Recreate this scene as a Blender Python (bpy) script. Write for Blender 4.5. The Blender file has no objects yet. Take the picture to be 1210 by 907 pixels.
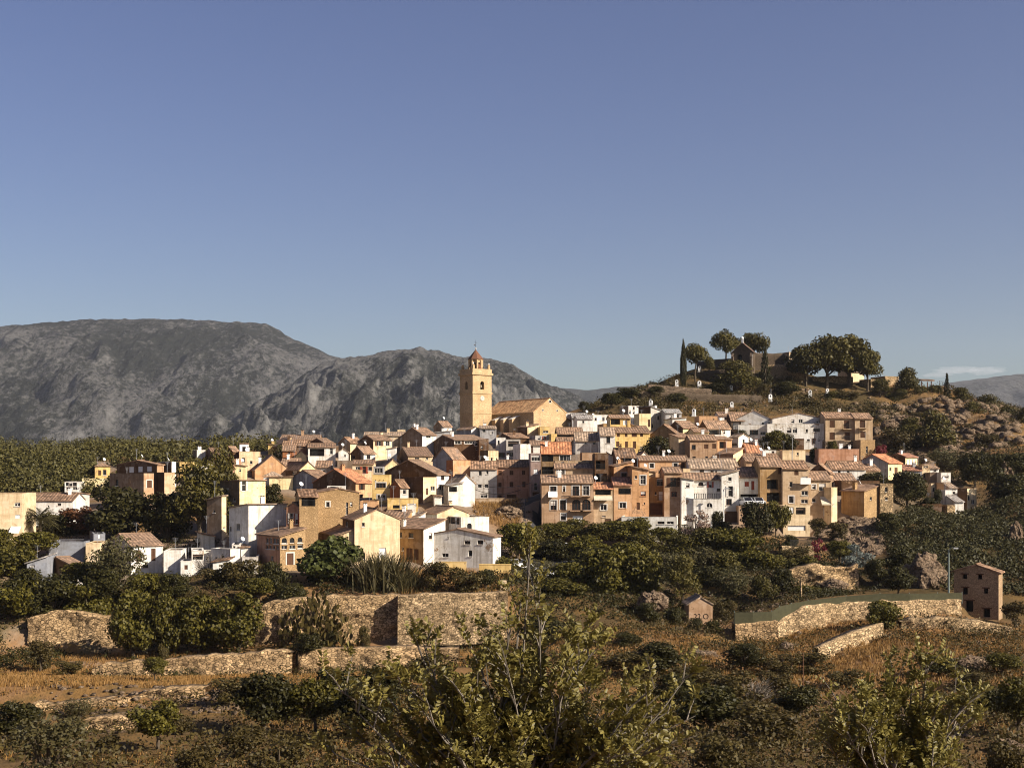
import bpy, math, random
import numpy as np
from mathutils import Vector, noise
random.seed(7); rng = np.random.default_rng(7)
SC = bpy.context.scene; COL = SC.collection
F = 1560.0; CX = 605.0; HY = 560.0          # focal length and horizon in photo pixels (1210 x 907)
def at(px, py, Y): return Vector(((px-CX)*Y/F, Y, (HY-py)*Y/F))

# ------------------------------------------------------------------ materials
MATS = {}
class NT:
    def __init__(s, name):
        s.m = bpy.data.materials.new(name); s.m.use_nodes = True; s.t = s.m.node_tree
        s.t.nodes.clear(); s.out = s.n('ShaderNodeOutputMaterial')
    def n(s, typ, **kw):
        nd = s.t.nodes.new(typ)
        for k, v in kw.items():
            if k.startswith('i_'):
                nd.inputs[k[2:].replace('_', ' ')].default_value = v
            else: setattr(nd, k, v)
        return nd
    def l(s, a, b): s.t.links.new(a, b)
    def coord(s, out='Object', scale=(1,1,1)):
        tc = s.n('ShaderNodeTexCoord'); mp = s.n('ShaderNodeMapping'); mp.inputs['Scale'].default_value = scale
        s.l(tc.outputs[out], mp.inputs['Vector']); return mp.outputs['Vector']
    def noise(s, vec, scale, detail=4, rough=.55, out='Fac'):
        nd = s.n('ShaderNodeTexNoise'); nd.inputs['Scale'].default_value = scale
        nd.inputs['Detail'].default_value = detail; nd.inputs['Roughness'].default_value = rough
        s.l(vec, nd.inputs['Vector']); return nd.outputs[out]
    def ramp(s, fac, stops):
        r = s.n('ShaderNodeValToRGB'); e = r.color_ramp.elements
        while len(e) < len(stops): e.new(.5)
        for el, (p, c) in zip(e, stops):
            el.position = p; el.color = (c if len(c) == 4 else (*c, 1)) if hasattr(c, '__len__') else (c, c, c, 1)
        s.l(fac, r.inputs['Fac']); return r.outputs['Color']
    def mix(s, fac, a, b, blend='MIX'):
        m = s.n('ShaderNodeMix', data_type='RGBA', blend_type=blend)
        for sock, v in ((m.inputs[0], fac), (m.inputs[6], a), (m.inputs[7], b)):
            if isinstance(v, bpy.types.NodeSocket): s.l(v, sock)
            elif isinstance(v, (int, float)): sock.default_value = v if sock.type == 'VALUE' else (v, v, v, 1)
            else: sock.default_value = (*v[:3], 1)
        return m.outputs[2]
    def math(s, op, a, b=0.0):
        m = s.n('ShaderNodeMath', operation=op)
        for i, v in ((0, a), (1, b)):
            if isinstance(v, bpy.types.NodeSocket): s.l(v, m.inputs[i])
            else: m.inputs[i].default_value = v
        return m.outputs[0]
    def surf(s, col, rough=.9, spec=.2, bump=None, bs=.3, bd=.05, trans=0.0):
        p = s.n('ShaderNodeBsdfPrincipled')
        if isinstance(col, bpy.types.NodeSocket): s.l(col, p.inputs['Base Color'])
        else: p.inputs['Base Color'].default_value = (*col, 1)
        if isinstance(rough, bpy.types.NodeSocket): s.l(rough, p.inputs['Roughness'])
        else: p.inputs['Roughness'].default_value = rough
        p.inputs['Specular IOR Level'].default_value = spec
        if bump is not None:
            b = s.n('ShaderNodeBump'); b.inputs['Strength'].default_value = bs; b.inputs['Distance'].default_value = bd
            s.l(bump, b.inputs['Height']); s.l(b.outputs['Normal'], p.inputs['Normal'])
        if trans:
            t = s.n('ShaderNodeBsdfTranslucent'); mx = s.n('ShaderNodeMixShader'); mx.inputs[0].default_value = trans
            if isinstance(col, bpy.types.NodeSocket): s.l(col, t.inputs['Color'])
            else: t.inputs['Color'].default_value = (*col, 1)
            s.l(p.outputs[0], mx.inputs[1]); s.l(t.outputs[0], mx.inputs[2]); s.l(mx.outputs[0], s.out.inputs['Surface'])
        else: s.l(p.outputs[0], s.out.inputs['Surface'])
        return s.m
def sc(c, k): return tuple(min(1, x*k) for x in c)

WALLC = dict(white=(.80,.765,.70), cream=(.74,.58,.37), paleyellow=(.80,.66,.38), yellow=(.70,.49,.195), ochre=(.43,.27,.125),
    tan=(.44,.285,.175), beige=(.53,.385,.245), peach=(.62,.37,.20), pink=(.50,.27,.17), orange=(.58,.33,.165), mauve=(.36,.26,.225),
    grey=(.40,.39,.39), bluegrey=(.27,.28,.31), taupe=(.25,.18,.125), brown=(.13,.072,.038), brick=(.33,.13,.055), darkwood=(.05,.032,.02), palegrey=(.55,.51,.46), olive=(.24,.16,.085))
STONEC = dict(stone=(.43,.28,.14), rubble=(.44,.31,.175), church=(.60,.42,.235), shadestone=(.20,.145,.10), drystone=(.46,.31,.165), castle=(.15,.11,.075), farm=(.40,.275,.165))  # castle: same stone darkened, the shade on its walls put into the colour
def wall_mat(c):
    k = 'wall_'+c
    if k in MATS: return MATS[k]
    n = NT('plaster_'+c if c in WALLC else 'masonry_'+c); v = n.coord('Object')
    if c in WALLC:
        b = WALLC[c]; oi = n.n('ShaderNodeObjectInfo'); off = n.n('ShaderNodeVectorMath', operation='SCALE'); off.inputs['Scale'].default_value = 3.7; n.l(oi.outputs['Location'], off.inputs[0])
        def shifted(scale):
            ad = n.n('ShaderNodeVectorMath', operation='ADD'); n.l(n.coord('Object', scale), ad.inputs[0]); n.l(off.outputs[0], ad.inputs[1]); return ad.outputs[0]
        v = shifted((1,1,1)); st = n.noise(shifted((.35,.35,1.0)), 1.1, 6, .68); stripe = n.noise(shifted((2.0,2.0,.16)), 1.0, 5, .65)
        big = n.noise(v, .22, 5, .7); sp = n.noise(v, 2.4, 5, .7)
        col = n.mix(n.ramp(st, [(.34,0),(.68,.9)]), b, sc((b[0]*1.0,b[1]*.92,b[2]*.80), .66))
        col = n.mix(n.ramp(stripe, [(.47,0),(.70,.9)]), col, sc((b[0],b[1]*.90,b[2]*.78), .46))
        col = n.mix(n.ramp(sp, [(.53,0),(.64,.6)]), col, sc((b[0],b[1]*.95,b[2]*.9), .6))
        col = n.mix(n.ramp(n.noise(v, .5, 3), [(.56,0),(.60,.6)]), col, (b[0]*.78+.08,b[1]*.78+.07,b[2]*.78+.06))
        bare = n.math('MULTIPLY', n.ramp(n.math('ADD', n.math('MULTIPLY', big, .7), n.math('MULTIPLY', sp, .3)), [(.575,0),(.60,1)]), n.ramp(oi.outputs['Random'], [(.45,0),(.5,.85)]))
        vo = n.n('ShaderNodeTexVoronoi', i_Scale=2.6); n.l(v, vo.inputs['Vector'])
        col = n.mix(bare, col, n.mix(vo.outputs['Color'], (.36,.235,.135), (.17,.10,.055)))
        MATS[k] = n.surf(col, .92, .12, n.noise(v, 6, 5), .25, .04)
    else:
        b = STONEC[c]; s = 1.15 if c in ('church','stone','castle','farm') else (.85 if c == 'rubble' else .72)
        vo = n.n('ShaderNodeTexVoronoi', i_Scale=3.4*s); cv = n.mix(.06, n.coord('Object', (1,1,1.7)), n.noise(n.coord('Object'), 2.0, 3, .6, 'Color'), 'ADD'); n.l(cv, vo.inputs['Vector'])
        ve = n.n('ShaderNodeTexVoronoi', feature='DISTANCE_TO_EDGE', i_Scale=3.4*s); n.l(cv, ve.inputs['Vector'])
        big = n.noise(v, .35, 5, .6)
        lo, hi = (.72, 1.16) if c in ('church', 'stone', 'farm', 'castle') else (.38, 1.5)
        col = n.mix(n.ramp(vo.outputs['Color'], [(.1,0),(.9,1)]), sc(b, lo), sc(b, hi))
        col = n.mix(n.ramp(big, [(.38,0),(.68,.7)]), col, sc((b[0]*.95,b[1]*.9,b[2]*.8), .62))
        j = n.ramp(ve.outputs['Distance'], [(.0,.55 if c in ('church','stone','farm') else .12),(.13,1)])
        col = n.mix(1.0, col, j, 'MULTIPLY')
        MATS[k] = n.surf(col, .95, .1, j, .5, .08)
    return MATS[k]
TILEC = dict(church=(.74,.37,.16), brown=(.225,.125,.07), orange=(.54,.20,.08), pale=(.36,.25,.165), red=(.36,.14,.075), dark=(.12,.07,.045), rust=(.305,.175,.10), grey=(.34,.31,.28))
def tile_mat(c):
    k = 'tile_'+c
    if k in MATS: return MATS[k]
    b = TILEC[c]; n = NT('roof_tile_'+c); uv = n.coord('UV')
    wv = n.n('ShaderNodeTexWave', wave_type='BANDS', bands_direction='X'); wv.inputs['Scale'].default_value = .6
    wv.inputs['Distortion'].default_value = .6; n.l(uv, wv.inputs['Vector'])
    rows = n.n('ShaderNodeTexWave', wave_type='BANDS', bands_direction='Y'); rows.inputs['Scale'].default_value = .55
    rows.inputs['Distortion'].default_value = 2.0; n.l(uv, rows.inputs['Vector'])
    vo = n.n('ShaderNodeTexVoronoi', i_Scale=2.2); n.l(n.coord('UV', (1.3,.7,1)), vo.inputs['Vector'])
    oi = n.n('ShaderNodeObjectInfo')
    col = n.mix(n.ramp(vo.outputs['Color'],[(.25,0),(.75,1)]), sc(b, .55), (min(1,b[0]*1.5+.06), min(1,b[1]*1.5+.05), min(1,b[2]*1.5+.04)))
    col = n.mix(n.ramp(n.noise(uv, .8, 4, .65), [(.42,0),(.7,.75)]), col, sc((b[0]*.8,b[1]*.95,b[2]*1.1), .5))
    col = n.mix(n.ramp(wv.outputs['Fac'], [(.05,.55),(.5,0)]), col, sc(b, .28))
    col = n.mix(n.ramp(rows.outputs['Fac'], [(.0,.3),(.3,0)]), col, sc(b, .3))
    col = n.mix(n.math('MULTIPLY', oi.outputs['Random'], .3 if c != 'church' else .08), col, (.27,.20,.145))
    MATS[k] = n.surf(col, .9, .15, wv.outputs['Fac'], .6, .08)
    return MATS[k]
def plain(name, col, rough=.6, spec=.3, metal=0, var=.25, scale=3.0):
    if name in MATS: return MATS[name]
    n = NT(name); c = n.mix(n.ramp(n.noise(n.coord('Object'), scale, 4), [(.3,0),(.75,1)]), col, sc(col, 1-var))
    MATS[name] = n.surf(c, rough, spec); 
    return MATS[name]
def leaf_mat(name, dark, light, trans=.22, rough=.6, spec=.25, ns=4.0):
    if name in MATS: return MATS[name]
    n = NT(name); g = n.n('ShaderNodeNewGeometry'); oi = n.n('ShaderNodeObjectInfo')
    r = n.math('ADD', n.math('MULTIPLY', g.outputs['Random Per Island'], .6 if ns > 1 else .3), n.math('MULTIPLY', n.noise(n.coord('Object'), ns, 3), .45 if ns > 1 else 1.0))
    c = n.mix(r, dark, light)
    c = n.mix(n.math('MULTIPLY', oi.outputs['Random'], .35), c, (dark[0]*1.9, dark[1]*1.3, dark[2]*.9))
    MATS[name] = n.surf(c, rough, spec, trans=trans); return MATS[name]
M_GLASS = plain('window_glass', (.016,.016,.018), .18, .5, var=.4)
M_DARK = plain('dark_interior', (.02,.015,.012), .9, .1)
M_WOOD = plain('dark_wood', (.10,.045,.022), .7, .2)
M_REDWOOD = plain('red_painted_wood', (.30,.055,.025), .6, .3)
M_FRAME = plain('pale_frame', (.62,.57,.50), .7, .2)
M_WHITE = plain('white_paint', (.80,.78,.74), .7, .2, var=.12)
M_IRON = plain('dark_iron', (.03,.028,.027), .5, .4)
M_METAL = plain('grey_metal', (.35,.35,.36), .45, .5)
M_TERR = plain('terrace_floor', (.34,.22,.15), .9, .1, var=.4, scale=.8)
M_BLUE = plain('blue_cloth', (.09,.17,.36), .9, .1)
M_CANVAS = plain('cream_cloth', (.62,.54,.40), .9, .1)
M_BARK = plain('bark', (.10,.075,.05), .95, .1, var=.5, scale=8)
M_BARKL = plain('pale_bark', (.19,.16,.125), .9, .15, var=.4, scale=30)

# ------------------------------------------------------------------ mesh builder
class MB:
    def __init__(s): s.v = []; s.f = []; s.mi = []; s.uv = {}; s.mats = []
    def mat(s, m):
        if m not in s.mats: s.mats.append(m)
        return s.mats.index(m)
    def face(s, pts, m, uv=None):
        b = len(s.v); s.v.extend([tuple(p) for p in pts]); s.f.append(tuple(range(b, b+len(pts)))); s.mi.append(s.mat(m))
        if uv: s.uv[len(s.f)-1] = uv
    def box(s, x0, x1, y0, y1, z0, z1, m, top=None):
        t = top or m
        a = [(x0,y0,z0),(x1,y0,z0),(x1,y1,z0),(x0,y1,z0),(x0,y0,z1),(x1,y0,z1),(x1,y1,z1),(x0,y1,z1)]
        for q, mm in (((3,2,1,0),m),((4,5,6,7),t),((0,1,5,4),m),((1,2,6,5),m),((2,3,7,6),m),((3,0,4,7),m)): s.face([a[i] for i in q], mm)
    def slab(s, top, th, m, uv=None):        # a quad or triangle given from above, with thickness
        n = len(top); low = [(p[0],p[1],p[2]-th) for p in top]
        s.face(top, m, uv); s.face(low[::-1], m)
        for i in range(n):
            j = (i+1) % n; s.face([low[i], low[j], top[j], top[i]], m)
    def tube(s, pts, rads, m, k=6, cap=True):
        pts = [Vector(p) for p in pts]; base = len(s.v); ref = Vector((.31,.17,.93))
        for i, p in enumerate(pts):
            d = (pts[min(i+1,len(pts)-1)]-pts[max(i-1,0)]).normalized()
            a = d.cross(ref if abs(d.dot(ref)) < .97 else Vector((1,0,0))).normalized(); b = d.cross(a)
            for j in range(k):
                t = 2*math.pi*j/k; s.v.append(tuple(p + (a*math.cos(t)+b*math.sin(t))*rads[i]))
        mi = s.mat(m)
        for i in range(len(pts)-1):
            for j in range(k):
                j2 = (j+1) % k
                s.f.append((base+i*k+j, base+i*k+j2, base+(i+1)*k+j2, base+(i+1)*k+j)); s.mi.append(mi)
        if cap:
            s.f.append(tuple(base+(len(pts)-1)*k+j for j in range(k))); s.mi.append(mi)
            s.f.append(tuple(base+j for j in range(k))[::-1]); s.mi.append(mi)
    def lathe(s, prof, m, k=16, c=(0,0,0), a0=0.0):
        base = len(s.v); mi = s.mat(m)
        for r, z in prof:
            for j in range(k):
                t = a0+2*math.pi*j/k; s.v.append((c[0]+r*math.cos(t), c[1]+r*math.sin(t), c[2]+z))
        for i in range(len(prof)-1):
            for j in range(k):
                j2 = (j+1) % k; s.f.append((base+i*k+j, base+i*k+j2, base+(i+1)*k+j2, base+(i+1)*k+j)); s.mi.append(mi)
        s.f.append(tuple(base+(len(prof)-1)*k+j for j in range(k))); s.mi.append(mi)
    def build(s, name, parent=None, smooth=False):
        me = bpy.data.meshes.new(name); me.from_pydata(s.v, [], s.f)
        for m in s.mats: me.materials.append(m)
        me.polygons.foreach_set('material_index', s.mi)
        if s.uv:
            l = me.uv_layers.new(name='UVMap')
            for fi, uvs in s.uv.items():
                for li, u in zip(me.polygons[fi].loop_indices, uvs): l.data[li].uv = u
        if smooth: me.polygons.foreach_set('use_smooth', [True]*len(me.polygons))
        me.update()
        return link(name, me, parent)
def link(name, me, parent=None):
    o = bpy.data.objects.new(name, me); COL.objects.link(o)
    if parent: o.parent = parent
    return o
def tag(o, label, cat, group=None, kind=None):
    if label: o['label'] = label
    if cat: o['category'] = cat
    if group: o['group'] = group
    if kind: o['kind'] = kind
    return o
def empty(name, loc, rz=0.0, label=None, cat=None, group=None):
    o = link(name, None); o.location = loc; o.rotation_euler = (0,0,rz); o.empty_display_size = .3
    return tag(o, label, cat, group)
def npmesh(name, V, Q, mat, parent=None, smooth=False):
    V = np.asarray(V, np.float32).reshape(-1,3); Q = np.asarray(Q, np.int32); k = Q.shape[1]
    me = bpy.data.meshes.new(name); me.vertices.add(len(V)); me.vertices.foreach_set('co', V.ravel())
    me.loops.add(Q.size); me.loops.foreach_set('vertex_index', Q.ravel())
    me.polygons.add(len(Q)); me.polygons.foreach_set('loop_start', np.arange(0, Q.size, k, dtype=np.int32))
    me.polygons.foreach_set('loop_total', np.full(len(Q), k, np.int32))
    if smooth: me.polygons.foreach_set('use_smooth', np.ones(len(Q), bool))
    me.update(calc_edges=True); me.materials.append(mat)
    return me if parent is False else link(name, me, parent)

# ------------------------------------------------------------------ houses
CROPS = {k: (x, y, 7.5625) for k, x, y in (('A',0,520),('B',0,600),('C',150,500),('D',200,580),('E',290,490),('F',340,570),('G',420,480),('H',470,580),
    ('I',540,490),('J',620,540),('K',680,470),('L',740,540),('M',830,470),('N',860,540),('O',960,500),('P',1040,520))}
CROPS.update({k: (x, y, 4.535) for k, x, y in (('Q',0,500),('R',180,490),('S',340,480),('T',500,400),('U',520,480),('V',680,460),('W',840,460),('X',1010,460))})
CROPS['1'] = (0, 0, 1.0)
HOUSES = {}; GROUND = []; FOOT = []
def rect_wall(mb, P, L, z0, z1, holes, m, inner=M_DARK):
    """wall rectangle in the (u,z) plane; P(u,z,depth) gives a point; holes = (u0,u1,za,zb,depth,arch)"""
    us = sorted({0.0, L, *[h[i] for h in holes for i in (0,1)]}); zs = sorted({z0, z1, *[h[i] for h in holes for i in (2,3)]})
    for i in range(len(us)-1):
        for j in range(len(zs)-1):
            um, zm = (us[i]+us[i+1])/2, (zs[j]+zs[j+1])/2
            if any(h[0] < um < h[1] and h[2] < zm < h[3] for h in holes): continue
            mb.face([P(us[i],zs[j],0), P(us[i+1],zs[j],0), P(us[i+1],zs[j+1],0), P(us[i],zs[j+1],0)], m)
    for u0, u1, a, b, d, arch in holes:
        mi = m
        mb.face([P(u0,a,0),P(u0,a,d),P(u0,b,d),P(u0,b,0)], mi); mb.face([P(u1,a,d),P(u1,a,0),P(u1,b,0),P(u1,b,d)], mi)
        mb.face([P(u0,a,0),P(u1,a,0),P(u1,a,d),P(u0,a,d)], mi); mb.face([P(u0,b,d),P(u1,b,d),P(u1,b,0),P(u0,b,0)], mi)
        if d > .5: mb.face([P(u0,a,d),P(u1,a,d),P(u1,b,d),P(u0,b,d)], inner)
        if arch:
            r = (u1-u0)/2; c = (u0+u1)/2; zc = max(a+.05, b-r)
            for sgn in (-1, 1):
                pts = [P(c+sgn*r*math.cos(t), zc+(b-zc)*math.sin(t), 0.0) for t in np.linspace(0, math.pi/2, 6)]
                mb.face([P(c+sgn*r, b, 0.0)] + pts, m)

def h(key, crop, geo, th, roof, wall, label, wins='', tile='brown', left=None, part_of=None, Y=None, B=None, name=None, cat='house', ch=None, dish=None, side=True, drop=5.0, extra=0):
    ox, oy, s = CROPS[crop]
    X = lambda x: ox + x/s
    Yp = lambda y: oy + y/s
    xl, xc, xr, ye, yb = [float(q) for q in geo.split()]
    pl, pc, pr, pe, pb = X(xl), X(xc), X(xr), Yp(ye), Yp(yb)
    if Y is None: Y = 190+(690-pb)*.75
    t = math.radians(th); ux = Vector((math.cos(t), math.sin(t), 0)); vx = Vector((-math.sin(t), math.cos(t), 0))
    C = at(pc, pb, Y); H = at(pc, pe, Y).z - C.z
    def length(p, d):
        q = (p-CX)/F; den = d.x - q*d.y
        return (q*C.y - C.x)/den if abs(den) > 1e-4 else 8
    A = length(pr, ux); A = min(max(A, 1.2), 30) if A > 0 else 8
    if pc-pl < 2.2 and abs(th) <= 25: Bd = B or 7.5
    else:
        Bd = B or length(pl, vx); Bd = min(max(Bd, 2.0), 24) if Bd > 0 else 24
    rt, rise = roof.split(); rise = float(rise)/s
    def rise_m(off_y): return at(pc, pe-rise, Y+off_y).z - at(pc, pe, Y).z
    wm = wall_mat(wall); lm = wall_mat(left or wall)  # left: side wall's own colour, on many houses darkened to carry its shade
    if part_of:
        p = HOUSES[part_of]; root = p['root']; o_loc = C - root.location
        rel = Vector((o_loc.dot(p['ux']), o_loc.dot(p['vx']), o_loc.z)); rrot = t - p['t']; gen = 'upper_storey' if part_of and extra == 1 else 'annex'
    else:
        nm = name or (wall if wall in ('white','cream','yellow','grey','pink','orange','brown','stone','ochre','tan','beige','peach') else {'paleyellow':'yellow','mauve':'pink','bluegrey':'grey','taupe':'brown','brick':'brick','palegrey':'grey','olive':'tan','darkwood':'brown','church':'stone','rubble':'stone','shadestone':'stone','castle':'stone','farm':'stone'}[wall])+'_house'
        root = empty(nm, C, t, label, cat, 'hill town houses' if cat == 'house' else None)
    # windows by face
    fr, fl = [], []; specs = []
    for w in [q for q in wins.split(';') if q.strip()]:
        q = w.split(); x, y, ww, hh = [float(z) for z in q[:4]]; st = q[4] if len(q) > 4 else 'w'
        px, py = X(x), Yp(y); onleft = px < pc and pc-pl >= 2.2
        d0 = vx if onleft else ux; org = C
        q2 = (px-CX)/F; den = d0.x - q2*d0.y; u = (q2*C.y - C.x)/den; Yd = C.y+u*d0.y; z = (HY-py)*Yd/F - C.z
        hw = ww/s*Yd/F/2; foreshort = max(abs(d0.x - q2*d0.y), .25); hw /= foreshort; hz = hh/s*Yd/F/2
        L = Bd if onleft else A; top = H
        u0, u1, a, b = max(u-hw, .12), min(u+hw, L-.12), max(z-hz, .05), min(z+hz, H-.08)
        if u1-u0 < .15 or b-a < .15: continue
        dep = {'o':1.6, 'h':.7, 'b':.16, 'g':.2}.get(st[0], .16)
        hole = (u0,u1,a,b,dep,st[0]=='a' or 'a' in st[1:])
        lst = fl if onleft else fr
        if any(not (hole[1] <= k[0] or hole[0] >= k[1] or hole[3] <= k[2] or hole[2] >= k[3]) for k in lst): continue
        lst.append(hole); specs.append((onleft, u0,u1,a,b,dep,st, ww/s))
    Z0 = -drop; mb = MB()
    flat = rt == 'flat'
    PR = lambda u, z, d: (u, d, z)
    PL = lambda u, z, d: (d, u, z)
    hA = H; 
    su = sv = 0.0
    if rt == 'su': su = rise_m(A*math.sin(t))
    if rt == 'fu': su = -abs(at(pc,pe+rise,Y).z-at(pc,pe,Y).z)
    if rt == 'sv': sv = max(.2, min(rise_m(Bd*math.cos(t)), Bd*.45))
    if rt == 'fv': sv = -abs(at(pc,pe+rise,Y).z-at(pc,pe,Y).z)
    zt = lambda u, v: H + su*u/A + sv*v/Bd
    lowR, lowL = min(zt(0,0), zt(A,0)), min(zt(0,0), zt(0,Bd))
    clip = lambda hs, lim: [q for q in hs if q[3] < lim]
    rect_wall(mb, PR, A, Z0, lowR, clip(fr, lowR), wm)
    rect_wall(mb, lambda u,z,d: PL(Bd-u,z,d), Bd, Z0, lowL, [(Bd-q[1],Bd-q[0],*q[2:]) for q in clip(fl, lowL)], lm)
    if su: mb.face([(0,0,lowR),(A,0,lowR),(A,0,zt(A,0))] if su > 0 else [(0,0,lowR),(A,0,lowR),(0,0,zt(0,0))], wm)
    if sv: mb.face([(0,Bd,lowL),(0,0,lowL),(0,Bd,zt(0,Bd))] if sv > 0 else [(0,Bd,lowL),(0,0,lowL),(0,0,zt(0,0))], lm)
    mb.face([(A,0,Z0),(A,Bd,Z0),(A,Bd,zt(A,Bd)),(A,0,zt(A,0))], wm); mb.face([(A,Bd,Z0),(0,Bd,Z0),(0,Bd,zt(0,Bd)),(A,Bd,zt(A,Bd))], wm)
    rb = MB(); tm = tile_mat(tile); o = .28; tk = .16; g = .02+tk
    def q4(a, b, c, d):
        a, b, c, d = [Vector(p) for p in (a,b,c,d)]; L1 = (b-a).length; L2 = (d-a).length; j = random.random()*20
        rb.slab([a,b,c,d], tk, tm, [(j,j),(j+L1,j),(j+L1,j+L2),(j,j+L2)])
    R = 0
    if rt == 'gl':
        R = min(max(rise_m(Bd/2*math.cos(t)), .35), .42*Bd); k = R/(Bd/2); zz = H+g
        mb.face([(0,Bd,H),(0,0,H),(0,Bd/2,H+R)], lm); mb.face([(A,0,H),(A,Bd,H),(A,Bd/2,H+R)], wm)
        q4((-o*.4,-o,zz-k*o),(A+o*.4,-o,zz-k*o),(A+o*.4,Bd/2,zz+R),(-o*.4,Bd/2,zz+R)); q4((A+o*.4,Bd+o,zz-k*o),(-o*.4,Bd+o,zz-k*o),(-o*.4,Bd/2,zz+R),(A+o*.4,Bd/2,zz+R))
        rb.tube([(-o*.4,Bd/2,zz+R),(A+o*.4,Bd/2,zz+R)], [.12,.12], tm, 6)
    elif rt == 'gr':
        R = min(max(rise_m(A/2*math.sin(t)), .35), .42*A); k = R/(A/2); zz = H+g
        mb.face([(0,0,H),(A,0,H),(A/2,0,H+R)], wm); mb.face([(A,Bd,H),(0,Bd,H),(A/2,Bd,H+R)], wm)
        q4((-o,Bd+o*.4,zz-k*o),(-o,-o*.4,zz-k*o),(A/2,-o*.4,zz+R),(A/2,Bd+o*.4,zz+R)); q4((A+o,-o*.4,zz-k*o),(A+o,Bd+o*.4,zz-k*o),(A/2,Bd+o*.4,zz+R),(A/2,-o*.4,zz+R))
        rb.tube([(A/2,-o*.4,zz+R),(A/2,Bd+o*.4,zz+R)], [.12,.12], tm, 6)
    elif rt == 'hip':
        R = min(max(rise_m(min(A,Bd)/2), .4), 2.2); zz = H+g; e = min(A,Bd)/2
        if A >= Bd: r0, r1 = (e,Bd/2,zz+R), (A-e,Bd/2,zz+R)
        else: r0, r1 = (A/2,e,zz+R), (A/2,Bd-e,zz+R)
        c = [(-o,-o,zz),(A+o,-o,zz),(A+o,Bd+o,zz),(-o,Bd+o,zz)]
        uvq = lambda n: [(0,0),(A,0),(A*.7,Bd*.5),(A*.3,Bd*.5)][:n]
        if A >= Bd: fs = [[c[0],c[1],r1,r0],[c[2],c[3],r0,r1],[c[1],c[2],r1],[c[3],c[0],r0]]
        else: fs = [[c[1],c[2],r1,r0],[c[3],c[0],r0,r1],[c[0],c[1],r0],[c[2],c[3],r1]]
        for f_ in fs: rb.face(f_, tm, uvq(len(f_)))
        rb.face([(q[0],q[1],zz-.02) for q in c[::-1]], tm)
    elif rt in ('su','fu','sv','fv'):
        zz = g
        q4((-o,-o,zz+zt(0,0)),(A+o*.5,-o,zz+zt(A,0)),(A+o*.5,Bd+o,zz+zt(A,Bd)),(-o,Bd+o,zz+zt(0,Bd)))
    else:
        for (x0,x1,y0,y1) in ((0,A,0,.2),(0,A,Bd-.2,Bd),(0,.2,.2,Bd-.2),(A-.2,A,.2,Bd-.2)):   # parapet coping
            rb.box(x0-.03,x1+.03,y0-.03,y1+.03,H+.003,H+.07,lm if wall != 'white' else wm)
        rb.box(.19,A-.19,.19,Bd-.19,H-.75,H-.55,M_TERR)
    body = mb.build('wall' if not part_of else gen, root)
    if part_of: body.location = rel; body.rotation_euler = (0,0,rrot); host = body
    else: host = root
    ro = rb.build('roof', host)
    info = dict(root=root, ux=ux, vx=vx, t=t, A=A, B=Bd, H=H, C=C, host=host, Y=Y, roof=ro, R=R)
    HOUSES[key] = info
    near = Y < 262 and not part_of
    for (onleft,u0,u1,a,b,dep,st,wpx) in specs:
        P = PL if onleft else PR
        if b >= (lowL if onleft else lowR): continue
        window(host, P, u0,u1,a,b,dep,st, near and wpx > 3.0, wall)
    # chimneys and dishes on about half of the roofs
    r2 = random.Random(key)
    if ch is None: ch = 1 if (r2.random() < .55 and not flat and A > 3) else 0
    for k in range(int(ch)):
        cu, cv = A*r2.uniform(.12,.88), Bd*r2.uniform(.3,.6); zb = {'gl': H+R*(1-abs(cv/Bd-.5)*2), 'gr': H+R*(1-abs(cu/A-.5)*2)}.get(rt, zt(cu,cv))
        c = MB(); w = r2.uniform(.22,.36); hh = r2.uniform(.6,1.25); m = M_WHITE if r2.random() < .6 else wm
        c.box(cu-w,cu+w,cv-w*.8,cv+w*.8,zb-.3,zb+hh,m); c.box(cu-w-.07,cu+w+.07,cv-w*.8-.07,cv+w*.8+.07,zb+hh+.002,zb+hh+.1,m)
        for sx in (-1,1):
            c.box(cu+sx*w*.6-.07,cu+sx*w*.6+.07,cv-.2,cv+.2,zb+hh+.1,zb+hh+.3,m)
        c.box(cu-w-.05,cu+w+.05,cv-.32,cv+.32,zb+hh+.302,zb+hh+.37,tm)
        c.build('chimney', ro if not part_of else host)
    if dish is None: dish = r2.random() < .13
    if dish:
        d = MB(); cu, cv = A*r2.uniform(.15,.85), Bd*.45; zb = zt(cu,cv)+R*.85 if not flat else H-.6
        d.tube([(cu,cv,zb-.2),(cu,cv,zb+1.0)], [.03,.03], M_METAL, 5)
        prof = [(0.02,0),(.16,.015),(.28,.06),(.34,.1)]; b0 = len(d.v); d.lathe(prof, M_WHITE, 12)
        nrm = Vector((.45,-.75,.5)).normalized(); q = nrm.to_track_quat('Z','Y')
        for i in range(b0, len(d.v)): d.v[i] = tuple(q @ Vector(d.v[i]) + Vector((cu,cv,zb+1.1)))
        d.build('satellite_dish', ro if not part_of else host)
    if r2.random() < .62:
        d = MB(); cu, cv = A*r2.uniform(.2,.8), Bd*.55; zb = H+R*.6 if not flat else H-.6; hh = r2.uniform(1.6,2.8)
        d.tube([(cu,cv,zb-.2),(cu,cv,zb+hh)], [.03,.02], M_METAL, 4)
        for k in range(4): d.tube([(cu-.45+.07*k,cv,zb+hh-.15*k),(cu+.45-.07*k,cv,zb+hh-.15*k)], [.014,.014], M_METAL, 3)
        d.build('antenna', ro if not part_of else host)
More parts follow.
